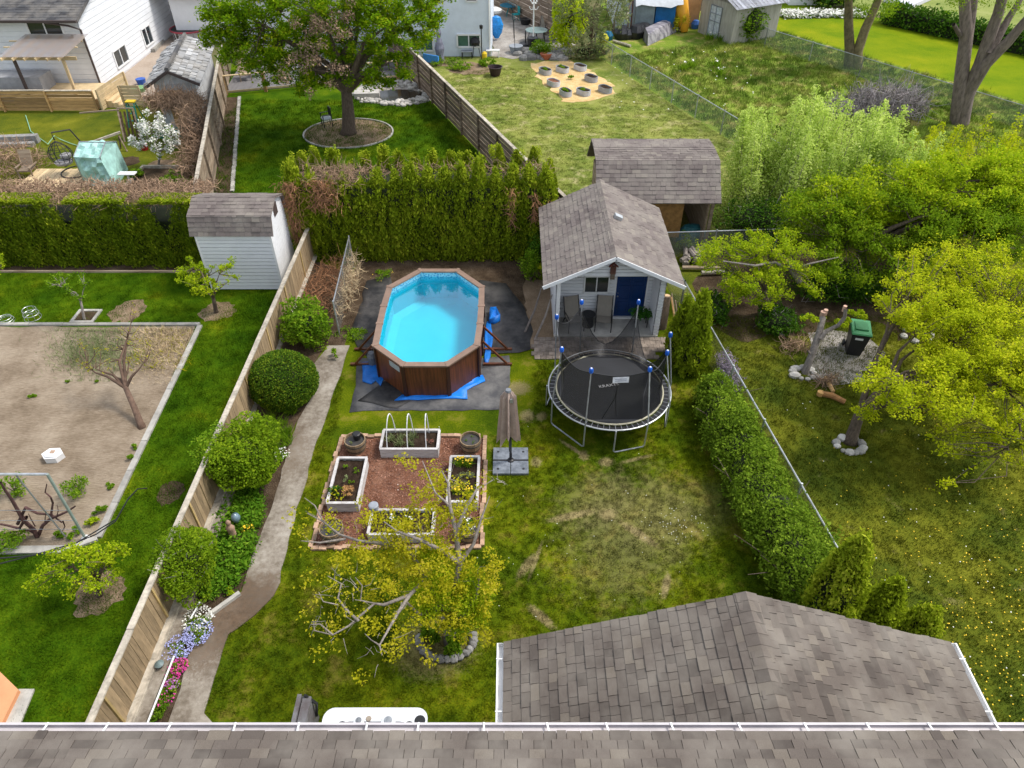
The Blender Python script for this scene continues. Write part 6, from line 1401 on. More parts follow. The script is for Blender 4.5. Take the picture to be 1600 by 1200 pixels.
# greenhouse tent
a = G(140,290); gx0, gx1, gy0, gy1 = G(136,288).x, G(190,284).x-.25, 31.6, 33.4
gh = thing('plastic_greenhouse','pale green plastic tent greenhouse with a sagging side','greenhouse',((gx0+gx1)/2,32.5,0)); gm2 = mat('green_plastic_film',(.4,.66,.6),.4,.3,3,bmp=.9,rv=.05); zt = 1.75
vs = []; mb = MB()
def gf(a,b,c_,d_):
    a,b,c_,d_ = [Vector(q) for q in (a,b,c_,d_)]; n = 7; nr = (b-a).cross(d_-a).normalized(); vs = []
    for j in range(n+1):
        for i in range(n+1):
            p = a.lerp(b,i/n).lerp(d_.lerp(c_,i/n),j/n); e = 0 if i in (0,n) or j in (0,n) else 1; vs.append(p+nr*e*(random.gauss(0,.045)+.05*math.sin(i*2.2+j)))
    fs = [(j*(n+1)+i,j*(n+1)+i+1,(j+1)*(n+1)+i+1,(j+1)*(n+1)+i) for j in range(n) for i in range(n)]; mb.add(vs,fs,.5)
ym = (gy0+gy1)/2; A=(gx0,gy0,0);B2=(gx0,gy0,zt-.35);C2=(gx0,ym,zt);D2=(gx0,gy1,zt-.35);E2=(gx0,gy1,0); A1=(gx1+.3,gy0-.3,0);B1=(gx1-.1,gy0,zt-.4);C1=(gx1-.1,ym,zt-.05);D1=(gx1-.1,gy1,zt-.35);E1=(gx1,gy1,0)
gf(A,A1,B1,B2); gf(B2,B1,C1,C2); gf(C2,C1,D1,D2); gf(D2,D1,E1,E2); mb.add([A,B2,C2,D2,E2],[(0,1,2,3,4)]); mb.add([A1,B1,C1,D1,E1],[(4,3,2,1,0)]); bmo = mb.build('cover', gm2, gh)
mb = MB(); 
for x in (gx0-.01,gx1-.08): mb.tube([(x,gy0,0),(x,gy0,zt-.34),(x,ym,zt+.01),(x,gy1,zt-.34),(x,gy1,0)],.025,5)
mb.tube([(gx0,ym,zt+.01),(gx1-.08,ym,zt-.03)],.025,5); mb.build('frame', M_steel, gh)
# deck and hanging egg chair
dk = thing('small_deck','small pale plank deck under the hanging egg chair','deck',(*G(90,275)[:2],0))
xa, xb = G(45,280).x, G(140,280).x; k = 0
while xa+k*.16 < xb: mb = MB(); mb.box(xa+k*.16,xa+k*.16+.145,30.9,33.2,.0,.12+random.random()*.01); mb.build('plank', M_palewood, dk); k += 1
p = G(108,272,.12); ec = thing('egg_chair','black wicker hanging egg chair with grey cushions on a curved stand','chair',(p.x,p.y,.12)); mb = MB()
wk = mat('black_wicker',(.025,.025,.025),.6,.2,9); cz = 1.1
for k in range(11):
    a = math.pi*(.15+k/10*1.7)-math.pi/2+math.pi; pts = []
    for j in range(9): s = j/8; r = .55*math.sin(math.pi*min(1,s*1.02))**.7*(1 if s<.5 else 1); pts.append((p.x+r*math.cos(a),p.y+r*math.sin(a)*.8,.5+1.25*s))
    mb.tube(pts,.016,4)
for s in (.15,.3,.45,.6,.75,.88):
    r = .55*math.sin(math.pi*s)**.7; mb.tube([(p.x+r*math.cos(a_),p.y+r*math.sin(a_)*.8,.5+1.25*s) for a_ in np.linspace(math.pi*.65,math.pi*2.35,12)],.014,4)
mb.build('basket', wk, ec); mb = MB(); mb.lathe((p.x,p.y,.62),[(0,0),(.38,.05),(.42,.15),(.2,.2),(0,.2)],12); mb.lathe((p.x+.12,p.y+.15,.85),[(0,0),(.25,.08),(.25,.2),(0,.3)],10); mb.build('cushion', mat('grey_cushion',(.42,.4,.4),.9,.2,4), ec)
mb = MB(); mb.tube([(p.x+.85,p.y+.5,.05),(p.x+.95,p.y+.6,1.2),(p.x+.6,p.y+.5,2.1),(p.x,p.y,2.15),(p.x,p.y,1.8)],.035,6); mb.torus((p.x+.3,p.y+.2,.16),.7,.03,24,5); mb.build('stand', M_black, ec)
p = G(48,275); ws = thing('wood_chair','weathered grey wooden deck chair left of the egg chair','chair',(p.x,p.y,0)); mb = MB(); mb.cbox((p.x,p.y,.4),(.6,.6,.06),rx=.15); mb.build('seat', M_greyfence, ws); mb = MB(); mb.cbox((p.x-.1,p.y+.35,.75),(.6,.06,.8),rx=-.35); mb.build('backrest', M_greyfence, ws)
for s in (-1,1): mb = MB(); mb.cbox((p.x+.32*s,p.y,.55),(.08,.75,.04)); mb.cbox((p.x+.32*s,p.y-.3,.27),(.06,.06,.54)); mb.build('armrest', M_greyfence, ws)
bh2 = thing('brush_heap','heap of dry rusty cuttings at the left edge above the hedge','brush pile',(*G(20,255)[:2],0)); mb = MB(); c_ = G(20,262); S_ = [q for q in ball(1100,(c_.x,c_.y,.2),(1.8,1.5,.9)) if q[2]>0]; twigs(mb, S_, .6, .014, up=.4); mb.build('cuttings', M_twig, bh2, kind='stuff')
mb = MB(); mb.tube([G(40,180,.05),G(48,205,.05),G(65,218,.05),G(75,225,.1),(G(85,212,.3)),G(95,218,.05),G(110,224,.05),G(140,233,.05)],.022,5); o = mb.build('garden_hose', mat('pale_green_hose',(.3,.6,.4),.5,.1)); tag(o,'pale green garden hose snaking over the upper left lawn','hose')
p0, p1 = G(0,228), G(62,222); mb = MB(); mb.beam((p0.x-3,p0.y,.2),(p1.x,p1.y,.2),.35,.4); mb.beam((p0.x-3,p0.y-.5,.1),(p1.x,p1.y-.5,.1),.3,.2); o = mb.build('low_stone_wall', M_dstone); tag(o,'low grey block wall at the left edge of the upper lawn','wall')
# odds and ends of that garden
p = G(215,195); sl2 = thing('step_ladder','green and yellow folding step ladder near the blossom tree','ladder',(p.x,p.y,0)); mb = MB(); mb.cbox((p.x,p.y+.1,1.25),(.5,.35,.06)); mb.build('top_tray', LF_yflow, sl2)
for s in (-1,1): mb = MB(); mb.beam((p.x+.28*s,p.y-.45,0),(p.x+.2*s,p.y,1.25),.06,.04); mb.beam((p.x+.28*s,p.y+.5,0),(p.x+.2*s,p.y+.1,1.25),.05,.03); mb.build('rail', gm_, sl2)
for z in (.35,.7,1.0): mb = MB(); mb.cbox((p.x,p.y-.45+z*.35,z),(.45,.12,.04)); mb.build('step', gm_, sl2)
p = G(212,218); tt = thing('leaning_trellis','weathered wooden frame leaning beside the blossom tree','frame',(p.x,p.y,0)); mb = MB()
for x in (-.45,.45): mb.beam((p.x+x,p.y-.3,0),(p.x+x*.9-.2,p.y+.4,1.5),.08,.05)
mb.beam((p.x-.62,p.y+.4,1.5),(p.x+.22,p.y+.4,1.5),.08,.05); mb.beam((p.x-2.6,p.y+.3,1.3),(p.x-.5,p.y+.35,1.45),.08,.06); mb.build('frame', M_greyfence, tt)
mb = MB(); 
for k in range(4): mb.beam((p.x-.38+.22*k,p.y-.2,.2),(p.x-.5+.22*k,p.y+.36,1.35),.1,.03)
mb.build('slats', M_bed, tt)
p = G(190,238); sc_ = thing('sawhorse','white wooden sawhorse by the green plastic greenhouse','sawhorse',(p.x,p.y,0)); mb = MB(); mb.beam((p.x-1.2,p.y-.6,.7),(p.x+.1,p.y+.4,.9),.1,.1); mb.build('top_rail', M_fencecap, sc_); 
for q in ((-.9,-.35),(-.0,.3)):
    for s in (-1,1): mb = MB(); mb.beam((p.x+q[0]+.25*s,p.y+q[1]-.2*s,0),(p.x+q[0],p.y+q[1],.75),.06,.06); mb.build('leg', M_greyfence, sc_)
for (px,py,c_,lb,r,h) in ((227,234,(.5,.03,.03),'red flower pot under the blossom tree',.2,.3),(222,132,(.03,.12,.5),'round blue tub beside the tiled shed',.3,.35),(218,143,(.15,.3,.12),'green lidded tub beside the slatted gate',.42,.25)):
    p = G(px,py); mb = MB(); mb.lathe((p.x,p.y,0),[(r*.75,0),(r,h),(r*.85,h+.01),(0,h-.03)],14); o = mb.build('pot', mat('pot_%d'%px,c_,.5,.2)); tag(o,lb,'pot')
xx0, yy0, xx1, yy1 = G(200,290).x, G(210,296).y, G(302,268).x, G(240,265).y
rb = thing('timber_edged_bed','timber-edged dark soil bed above the clipped hedge','garden bed',((xx0+xx1)/2,(yy0+yy1)/2,0))
for a,b,c_,d_ in ((xx0,xx1,yy1,yy1+.1),(xx0,xx0+.1,yy0,yy1),): mb = MB(); mb.box(a,b,c_,d_,0,.2); mb.build('edge', M_fencecap, rb)
mb = MB(); mb.box(xx0+.1,xx1,yy0-1,yy1,0,.06); mb.build('soil', M_bed, rb)
disc('',197,252,.7,.6,M_bed,.0,'dug_hole'); disc('',253,255,.6,.45,M_dirt,.0)
for k,(px,py) in enumerate([(215,278),(262,290),(275,282),(285,292)]): plant('garden_plant',['leafy green plant at the left of the timber-edged bed','bright plant at the near side of the timber-edged bed','tall thin plant at the right of the timber-edged bed','low plant at the near right corner of the timber-edged bed'][k],'plant',G(px,py,.05),.4,.5,600,LF_green,.1)
mb = MB(); q = G(205,288); mb.cbox((q.x,q.y,.55),(.8,.35,.04)); mb.cbox((q.x,q.y,.25),(.08,.08,.5)); o = mb.build('white_sign_board', M_white); tag(o,'small white board on a post above the clipped hedge','board')

# ================================================================ yard of the big maple
mb_ = G(545,208); R2 = G(603,208).x-mb_.x
mb = MB(); cc_ = G(546,208); mb.poly(ell(cc_.x-.05,cc_.y,2.35,2.0,40,.01),.004); o = mb.build('mulch_circle', M_dirt); o['kind'] = 'structure'
ec_ = thing('stone_edging','thin pale stone edging ring around the mulch under the maple','edging',(cc_.x,cc_.y,0)); pts = ell(cc_.x-.05,cc_.y,2.4,2.05,34,.0)
for i in range(34): a, b = pts[i], pts[(i+1)%34]; mb = MB(); mb.beam((*a,.03),(a[0]+(b[0]-a[0])*.93,a[1]+(b[1]-a[1])*.93,.03),.08,.06); mb.build('stone', M_cement, ec_)
f_ = V(541,140,mb_.y)
Ym = mb_.y
def cv(px,py,rx,ry,rz,dy=0): q = V(px,py,Ym+dy); return ((q.x,q.y,q.z),(rx,ry,rz))
tree('maple_tree','large bushy green maple shading the mulch circle and the black chair',(mb_.x,mb_.y,0),(f_.x,f_.y,f_.z),[cv(420,40,3.0,2.6,1.8),cv(385,60,2.0,1.8,1.3),cv(500,-20,3.4,3,2.2),cv(600,35,2.7,2.4,1.7),cv(640,10,1.8,1.8,1.3,.5),cv(480,105,2.5,2.2,1.1),cv(580,100,2.2,1.8,.9),cv(545,30,2.5,2.5,2),cv(365,15,1.9,1.7,1.6),cv(350,45,1.3,1.3,1.1),cv(470,80,2.2,2,1.4),cv(450,130,1.4,1.2,.6),cv(560,125,1.8,1.4,.5),cv(660,-10,1.6,1.6,1.4)],420,82000,(.5,.5,.36),.14,.34,LF_maple,nlimb=16,up=.9,surf=.55)
mb = MB(); o = thing('dead_seed_clusters','dull brown-mauve dead clusters hanging in the middle of the maple','seed clusters',(mb_.x,mb_.y,3)); P = []
for px,py in [(500,60),(480,90),(520,40),(465,110),(515,100),(530,20),(495,30)]:
    q = V(px,py,Ym-3.0); P.append(clumped(420,[np.array(q)+RG.normal(size=3)*.45 for _ in range(5)],(.35,.35,.3)))
npbuild('clusters', leafq(np.concatenate(P),.1,.5,.3),4,LF_purple,o)
# edge strip and bed by the board fence
mb = MB(); ea, eb = G(363,300), G(374,152); nn_ = 60; ek = thing('paver_edging','pale block edging between the maple lawn and the narrow fence bed','edging',((ea+eb)/2))
me_ = MB().cbox((0,0,.03),(.16,.19,.08)).mesh('block', M_cement)
for i in range(nn_): q = D.objects.new('block', me_); link(q, ek); p = ea.lerp(eb,(i+.5)/nn_)-(ea+eb)/2; q.location = (p.x+random.gauss(0,.01),p.y,0)
sheet('fence_bed', M_bed, [(l2x(25.8),25.8),(ea.x+(ea.x-eb.x)*.4,25.8),(eb.x,eb.y),(l2x(eb.y),eb.y)], .0, .02, .5)
# black chair
p = G(512,197); bc = thing('garden_chair','black metal chair with a grey seat cushion under the maple','chair',(p.x,p.y,0)); r_ = -.9
mb = MB(); mb.cbox((0,0,.45),(.52,.5,.05)); s_ = mb.build('seat', mat('grey_seat',(.4,.44,.46),.7,.1), None); s_.parent = bc
for (x,y) in ((-.24,-.23),(.24,-.23),(-.24,.23),(.24,.23)): mb = MB(); mb.tube([(x,y,0),(x,y,.68 if y<0 else .95)],[.028]*2,5); q = mb.build('leg', M_black); q.parent = bc
mb = MB(); 
for k in range(5): mb.cbox((-.18+.09*k,.25,.75),(.05,.025,.42))
mb.cbox((0,.25,.98),(.52,.03,.07)); q = mb.build('backrest', M_black); q.parent = bc
for x in (-.26,.26): mb = MB(); mb.cbox((x,0,.68),(.05,.52,.03)); q = mb.build('armrest', M_black); q.parent = bc
bc.rotation_euler = (0,0,-1.1)
# pond with stones
c_ = G(612,146); pd = thing('garden_pond','small dark pond ringed with pale loose stones','pond',(c_.x,c_.y,0)); mb = MB(); mb.poly(ell(c_.x+.4,c_.y-.3,1.5,1.0,24,.04),.01); mb.build('water', mat('dark_pond_water',(.02,.018,.012),.12,.3,2,spec=.6), pd)
for k in range(230):
    a = random.random()*6.283; s = random.uniform(1.0,1.65); x = c_.x+.3+1.55*s*math.cos(a); y = c_.y-.3+1.15*s*math.sin(a)+(.5 if math.sin(a)>.2 else 0)*random.random()*1.8
    r = random.uniform(.07,.2); mb = MB(); mb.lathe((x,y,.02),[(0,-.04),(r,0),(r*.9,r*.5),(r*.4,r*.8),(0,r*.85)],7,sx=random.uniform(.7,1.3),sy=random.uniform(.7,1.2),); mb.build('stone', M_stone, pd)
q = G(574,151); mb = MB(); mb.cbox((q.x,q.y,.15),(1.5,.7,.3),rz=.1); mb.build('flat_stone', M_stone, pd)
sheet('gravel_bed', M_gravel, ell(c_.x+.4,c_.y+.1,2.7,2.0,28,.04), .0)
# deck railing
ra, rb_, rc_ = G(352,150), G(460,140), G(622,124)
dk2 = thing('raised_patio','grey timber patio behind the maple with seats and a railing','deck',(*G(480,110)[:2],0)); mb = MB(); mb.poly([G(352,146)[:2],G(625,121)[:2],(G(625,121).x,54),(G(352,146).x-1,54)],0,.14); mb.build('deck_slab', mat('grey_deck',(.2,.19,.19),.85,.3,1.5,stretch=(3,.4,1)), dk2)
rl = thing('deck_railing','light timber railing along the edge of the grey patio','railing',(*G(480,140)[:2],0))
for k,(px,py) in enumerate([(354,149),(416,143),(480,137),(545,131),(622,124)]): q = G(px,py); mb = MB(); mb.box(q.x-.09,q.x+.09,q.y-.09,q.y+.09,0,1.1); mb.build('post', M_cedarwood, rl)
for a,b in (((354,149),(416,143)),((416,143),(480,137)),((480,137),(545,131)),((545,131),(622,124))):
    A, B2 = G(*a), G(*b); mb = MB(); mb.beam(A+Vector((0,0,1.12)),B2+Vector((0,0,1.12)),.14,.05); mb.build('top_rail', M_palewood, rl); mb = MB(); mb.beam(A+Vector((0,-.0,.2)),B2+Vector((0,0,.2)),.05,.1); mb.build('bottom_rail', M_palewood, rl)
for k,(px,py,rz) in enumerate([(385,128,.4),(440,124,-.5),(375,112,2.2),(600,112,.3)]):
    q = G(px,py); t = thing('lounge_chair',['grey wooden lounge chair at the left end of the patio railing','grey wooden lounge chair behind the middle of the railing','dark lounge chair at the back left of the patio','dark folding chair at the right end of the patio'][k],'chair',(0,0,0))
    mm_ = M_greyfence if k<2 else M_darkbrown; mb = MB(); mb.cbox((0,0,.38),(.6,.6,.05),rx=.15); mb.build('seat', mm_, t); mb = MB(); mb.cbox((0,.42,.75),(.6,.05,.85),rx=-.4); mb.build('backrest', mm_, t)
    for s in (-1,1): mb = MB(); mb.cbox((.34*s,0,.58),(.1,.8,.03)); mb.build('armrest', mm_, t); mb = MB(); mb.cbox((.32*s,-.3,.29),(.06,.06,.58)); mb.build('leg', mm_, t)
    place(t,(q.x,q.y,.14),rz)
q = G(408,122); kg = thing('kettle_grill','brown kettle barbecue on a stand behind the patio railing','barbecue',(q.x,q.y,.14)); mb = MB(); mb.lathe((q.x,q.y,.85),[(0,-.3),(.3,-.1),(.34,.05),(.3,.25),(.1,.38),(0,.4)],14); mb.build('bowl', mat('maroon_enamel',(.09,.03,.03),.4), kg); mb = MB()
for a in (0,2.1,4.2): mb.tube([(q.x+.2*math.cos(a),q.y+.2*math.sin(a),.7),(q.x+.35*math.cos(a),q.y+.35*math.sin(a),.14)],[.02]*2,5)
mb.build('legs', M_black, kg)
# shaded back house part behind the maple
bh = thing('neighbour_house','grey-roofed house part glimpsed behind the maple','house',(-16,58,0)); mb = MB(); mb.box(-24,-8,55,64,0,3); mb.build('wall', M_siding, bh); mb = MB(); deck(mb,[(-25,54.4,3),(-7,54.4,3),(-7,59,4.8),(-25,59,4.8)],.1); mb.build('roof', M_dkshingle, bh)
# ================================================================ dry lawn, white house, patio
wc, wl = G(768,88), G(640,97); Yw = wc.y
wh = thing('stucco_house','pale blue-white stucco house with two green-tinted windows','house',(wc.x-4,Yw,0)); mb = MB(); mb.box(wc.x-7.4,wc.x,Yw,Yw+9,0,7.2); mb.build('wall', M_stucco, wh)
gg_ = mat('green_glass',(.06,.13,.1),.15,.3,2,spec=.6)
for (a,b,c_,d_) in ((638,60,676,79),(715,54,750,73)): A, B2 = V(a,d_,Yw), V(c_,b,Yw); window(wh,(0,Yw-.01,0),(1,0,0),(0,-1,0),A.x,B2.x,A.z,B2.z,1,.1,None,gg_)
mb = MB(); mb.tube([(wc.x-.1,Yw-.1,7),(wc.x-.1,Yw-.1,.1)],.06,6); mb.build('downpipe', M_white, wh); A, B2 = V(734,3,Yw), V(742,0,Yw); window(wh,(0,Yw-.01,0),(1,0,0),(0,-1,0),V(728,2,Yw).x,V(745,0,Yw).x,V(728,2,Yw).z,7.0,0,.1)
mb = MB(); mb.box(wc.x-7.8,wc.x+.4,Yw-.4,Yw+9.4,7.2,7.35); mb.build('roof', M_dkshingle, wh)
def gz(px,py): return G(px,py)
q = G(743,88); kg = thing('kettle_grill','black kettle barbecue in front of the white stucco wall','barbecue',(q.x,q.y,0)); mb = MB(); mb.lathe((q.x,q.y,.9),[(0,-.32),(.32,-.1),(.36,.05),(.3,.25),(0,.38)],14); mb.build('bowl', M_black, kg); mb = MB()
for a in (0,2.1,4.2): mb.tube([(q.x+.2*math.cos(a),q.y+.2*math.sin(a),.7),(q.x+.35*math.cos(a),q.y+.35*math.sin(a),0)],[.025]*2,5)
mb.build('legs', M_black, kg)
q = G(730,90); bn = thing('small_bench','small dark slatted bench against the white stucco wall','bench',(q.x,q.y,0)); mb = MB()
for k in range(4): mb.cbox((q.x,q.y-.2+.13*k,.42),(.75,.1,.04))
mb.build('seat', M_plastic, bn); mb = MB()
for x in (-.33,.33):
    for y in (-.2,.2): mb.cbox((q.x+x,q.y+y,.2),(.05,.05,.4))
mb.build('legs', M_black, bn)
q = G(688,95); cf = thing('wrapped_figure','grey wrapped garden umbrella standing against the white wall','garden umbrella',(q.x,q.y,0)); mb = MB(); mb.lathe((q.x,q.y,0),[(.28,0),(.25,.4),(.33,.8),(.22,1.2),(.12,1.5),(.2,1.75),(.12,1.95),(0,2.0)],12,sy=.8); mb.build('cover', mat('grey_lilac',(.33,.33,.42),.8,.4,6,bmp=.5), cf)
q = G(753,92); mb = MB(); mb.tube([(q.x,q.y,0),(q.x,q.y,1.9)],.035,6); mb.lathe((q.x,q.y,1.9),[(.1,0),(.12,.2),(0,.25)],8); o = mb.build('torch_pole', M_black); tag(o,'tall black garden torch beside the kettle barbecue','torch')
q = G(757,92); mb = MB(); mb.lathe((q.x,q.y,0),[(.16,0),(.18,.35),(.1,.45),(0,.46)],12); o = mb.build('yellow_jug', LF_yflow); tag(o,'small yellow jug at the corner of the stucco house','jug')
q = G(768,88); mb = MB(); mb.cbox((q.x+.1,q.y-.2,.45),(.9,.35,.06)); mb.cbox((q.x-.3,q.y-.2,.2),(.05,.3,.4)); mb.cbox((q.x+.5,q.y-.2,.2),(.05,.3,.4)); o = mb.build('white_bench', M_white); tag(o,'small white bench at the corner of the stucco house','bench')
q = G(774,118); fp_ = thing('fire_pit','dark round fire pit bowl on the dry lawn','fire pit',(q.x,q.y,0)); mb = MB(); mb.lathe((q.x,q.y,0),[(.28,0),(.34,.15),(.42,.5),(.48,.55),(.42,.56),(.36,.3),(0,.25)],18); mb.build('bowl', mat('dark_maroon',(.04,.02,.025),.5), fp_); mb = MB(); mb.lathe((q.x,q.y,.27),[(.33,0),(0,.02)],12); mb.build('ash', mat('pinkish_ash',(.35,.2,.25),.9), fp_)
q = G(776,62); mb = MB(); mb.lathe((q.x,q.y,.1),[(.15,0),(.4,.4),(.5,.9),(.3,1.4),(.1,1.5),(0,1.5)],9,sy=.6); o = mb.build('blue_hose_bundle', mat('bright_blue',(.02,.3,.8),.4,.4,6,bmp=.6)); tag(o,'bright blue bundled cover hanging at the side of the white house','cover')
q = G(665,99); mb = MB(); mb.cbox((q.x+.4,q.y-.2,.35),(1.2,.1,.5),rz=-.5); o = mb.build('blue_board', mat('blue_board',(.05,.25,.65),.5)); tag(o,'blue board leaning behind the dark fence near the white house','board')
for k,(px,py,r,h) in enumerate([(697,100,1.2,.5),(720,108,.9,.35),(760,102,.7,.5)]): plant('weed_clump',['tall grass clump between the dark fence and the white house','low weeds in front of the small bench','green weed clump near the fire pit'][k],'weeds',G(px,py),r,h,700,LF_green,.12)
sheet('worn_patch', M_dirt, ell(*G(738,108)[:2],1.6,1.1,24,.1), .004)
sheet('worn_patch', M_dirt, ell(*G(706,100)[:2],2.4,.5,24,.1), .0045)
# straw pad and galvanised planters
st_px = [(832,98),(890,93),(905,100),(955,130),(960,145),(925,157),(880,160),(862,140),(838,118)]
sheet('straw_pad', M_straw, [G(*p)[:2] for p in st_px], .006, .12, .4)
M_galv = mat('corrugated_galvanised', (.5,.52,.56), .45, .2, 4, metal=.3)
for k,(px,py,rot,pl) in enumerate([(852,105,-.5,1),(879,102,-.4,1),(907,99,-.5,0),(865,123,-.5,0),(924,116,-.5,0),(884,138,-.7,1),(912,137,-.4,1),(946,133,-.5,0)]):
    q = G(px,py,.4); lbs = ['farthest left galvanised oval planter on the straw, with green sprouts','second oval planter in the far row, between the green-sprouted and the empty one','oval planter in the far right corner of the straw pad','oval planter with bare soil at the left of the middle row','oval planter at the right edge of the straw, above the last one','nearest oval planter, with a bushy green tuft','front middle oval planter with mixed sprouts','oval planter at the near right corner, nearest the wire fence']
    t = thing('oval_planter', lbs[k], 'planter', (0,0,0), 'galvanised oval planters on the straw pad'); out_ = rrect(-.62,.62,-.36,.36,.34,5); n = len(out_)
    mb = MB(); prof = [(0,1)]
    zs = [0,.06,.1,.16,.2,.26,.3,.36,.4]; sc_ = [1,1.03,1,1.03,1,1.03,1,1.03,1.02]
    mb.add([(x*s,y*s,z) for z,s in zip(zs,sc_) for x,y in out_]+[(x*.96,y*.94,.4) for x,y in out_]+[(x*.95,y*.93,.3) for x,y in out_], [(r*n+i,r*n+(i+1)%n,(r+1)*n+(i+1)%n,(r+1)*n+i) for r in range(10) for i in range(n)]); mb.build('tank', M_galv, t)
    mb = MB(); mb.add([(x*.95,y*.93,.33) for x,y in out_],[tuple(range(n))]); mb.build('soil', M_potsoil if k!=3 else M_mulch, t)
    if pl: npbuild('sprouts', leafq(clumped(260 if k!=5 else 500,[(random.uniform(-.4,.4),random.uniform(-.2,.2),.4) for _ in range(5)],(.14,.12,.12)),.09,.5,.7),4,LF_green,t)
    place(t,(q.x,q.y,.006),rot-.45,.78)
plant('weed_clump','single green tuft growing in the middle of the straw pad','plant',G(892,125),.3,.25,160,LF_green,.1)
# patio furniture and bits
def stand(label, px, py, hgt, base=True):
    q = G(px,py); t = thing('ornamental_stand', label, 'ornament', (q.x,q.y,0)); mb = MB(); mb.tube([(q.x,q.y,0),(q.x,q.y,hgt)],.05,6); mb.build('pole', M_white, t)
    for z in (hgt-.9,hgt-.5,hgt-.1):
        for a in range(4):
            a_ = a*1.57+z*2; mb = MB(); r = .32; mb.tube([(q.x,q.y,z),(q.x+r*.6*math.cos(a_),q.y+r*.6*math.sin(a_),z-.05),(q.x+r*math.cos(a_),q.y+r*math.sin(a_),z+.14)],.03,5); mb.build('hook', M_white, t)
stand('white branched ornamental stand in the dark pot on the gravel patio', 833, 72, 3.3); stand('tall white branched stand against the brown fence', 838, 40, 3.4); stand('white branched stand half behind the lime-green shrub', 873, 62, 3.2)
for (px,py,r,h,lb) in ((832,74,.4,.65,'dark pot holding the white ornamental stand'),(821,38,.45,.4,'round dark bowl by the brown fence'),(806,82,.5,.45,'grey planter tub at the left end of the rock border')): q = G(px,py); mb = MB(); mb.lathe((q.x,q.y,0),[(r*.7,0),(r,h),(r*.85,h+.01),(0,h-.06)],14); o = mb.build('plant_pot', M_black if 'dark' in lb else M_plastic); tag(o,lb,'pot')
q = G(821,70); ub = thing('umbrella_base','round black umbrella base with a short stub on the patio','umbrella base',(q.x,q.y,0)); mb = MB(); mb.lathe((q.x,q.y,0),[(.5,0),(.45,.12),(0,.15)],16); mb.build('disc', M_black, ub); mb = MB(); mb.tube([(q.x,q.y,.1),(q.x,q.y,.95)],.05,6); mb.build('stub', M_black, ub)
q = G(838,64); gt2 = thing('glass_table','round glass patio table beside the white stand','table',(q.x,q.y,0)); mb = MB(); mb.lathe((q.x,q.y,.72),[(.8,0),(.8,.03),(0,.03)],22); mb.build('top', mat('pale_glass',(.3,.42,.42),.15,.1,2,spec=.8), gt2)
for a in range(4): mb = MB(); mb.tube([(q.x+.5*math.cos(a*1.57),q.y+.5*math.sin(a*1.57),.7),(q.x+.6*math.cos(a*1.57),q.y+.6*math.sin(a*1.57),0)],[.03]*2,5); mb.build('leg', M_black, gt2)
sling_chair('beige sling patio chair by the brown fence above the glass table',*G(848,52)[:2],-.3); sling_chair('beige sling chair at the right of the glass table',*G(856,64)[:2],-1.4)
tq = mat('teal_paint',(.0,.28,.3),.5,.2)
q = G(796,24); tt = thing('teal_table','round teal bistro table in the patio corner','table',(q.x,q.y,0)); mb = MB(); mb.lathe((q.x,q.y,.72),[(.75,0),(.75,.04),(0,.04)],20); mb.build('top', mat('deep_teal',(.0,.16,.26),.5), tt)
for a in range(3): mb = MB(); mb.tube([(q.x,q.y,.7),(q.x+.5*math.cos(a*2.1),q.y+.5*math.sin(a*2.1),0)],[.03]*2,5); mb.build('leg', tq, tt)
for k,(px,py,rz) in enumerate([(806,32,-1.2),(794,12,.1)]):
    q = G(px,py); t = thing('teal_chair',['teal metal chair at the right of the teal bistro table','teal metal chair behind the teal bistro table'][k],'chair',(0,0,0)); mb = MB(); mb.cbox((0,0,.45),(.5,.5,.04)); mb.build('seat', tq, t); mb = MB(); mb.cbox((0,.25,.75),(.48,.03,.5)); mb.build('backrest', tq, t)
    for x in (-.22,.22):
        for y in (-.22,.22): mb = MB(); mb.tube([(x,y,0),(x,y,.45)],[.02]*2,4); mb.build('leg', tq, t)
    place(t,(q.x,q.y,0),rz)
for k,(px,py) in enumerate([(805,86),(803,60)]): q = G(px,py); mb = MB(); mb.tube([(q.x,q.y,0),(q.x-.1,q.y,2.2)],.02,5); mb.tube([(q.x-.1,q.y,2.2),(q.x+.15,q.y,2.35),(q.x+.2,q.y,2.15)],.015,4); o = mb.build('shepherd_hook', M_black); tag(o,['thin black shepherd hook at the edge of the gravel','thin black shepherd hook on the gravel farther back'][k],'hook')
q = G(774,30); mb = MB(); mb.lathe((q.x,q.y,.4),[(0,0),(.5,.1),(.55,.3),(.2,.45),(0,.45)],12); mb.tube([(q.x-.3,q.y,0),(q.x,q.y,.5),(q.x+.3,q.y,0)],.03,5); o = mb.build('white_basin', M_white); tag(o,'white basin on legs behind the corner of the white house','basin')
rk = thing('rock_border','row of grey rocks and slabs between the patio and the straw pad','rocks',(*G(850,90)[:2],0))
for k in range(46):
    q = G(random.uniform(805,890),random.uniform(82,94)); r = random.uniform(.2,.5); mb = MB(); mb.lathe((q.x,q.y,0),[(r,0),(r*.95,r*.4),(r*.5,r*.7),(0,r*.75)],7,sx=random.uniform(.7,1.4),sy=random.uniform(.6,1)); mb.build('rock', M_dstone, rk)
q = G(853,92); mb = MB(); mb.lathe((q.x,q.y,0),[(.3,0),(.42,.35),(0,.3)],10); o = mb.build('terracotta_bowl', mat('terracotta',(.4,.12,.06),.8)); tag(o,'tipped orange terracotta bowl in the rock border','bowl')
plant('bushy_plant','bushy green plant behind the rock border','plant',G(848,82,.2),1.0,.8,1500,LF_green,.12)
shrub('lime_shrub','bright lime-green shrub at the right end of the brown patio fence','shrub',(G(885,78).x,G(885,78).y,2.0),(1.35,1.2,2.1),5600,LF_lime,.17,.35,.2)
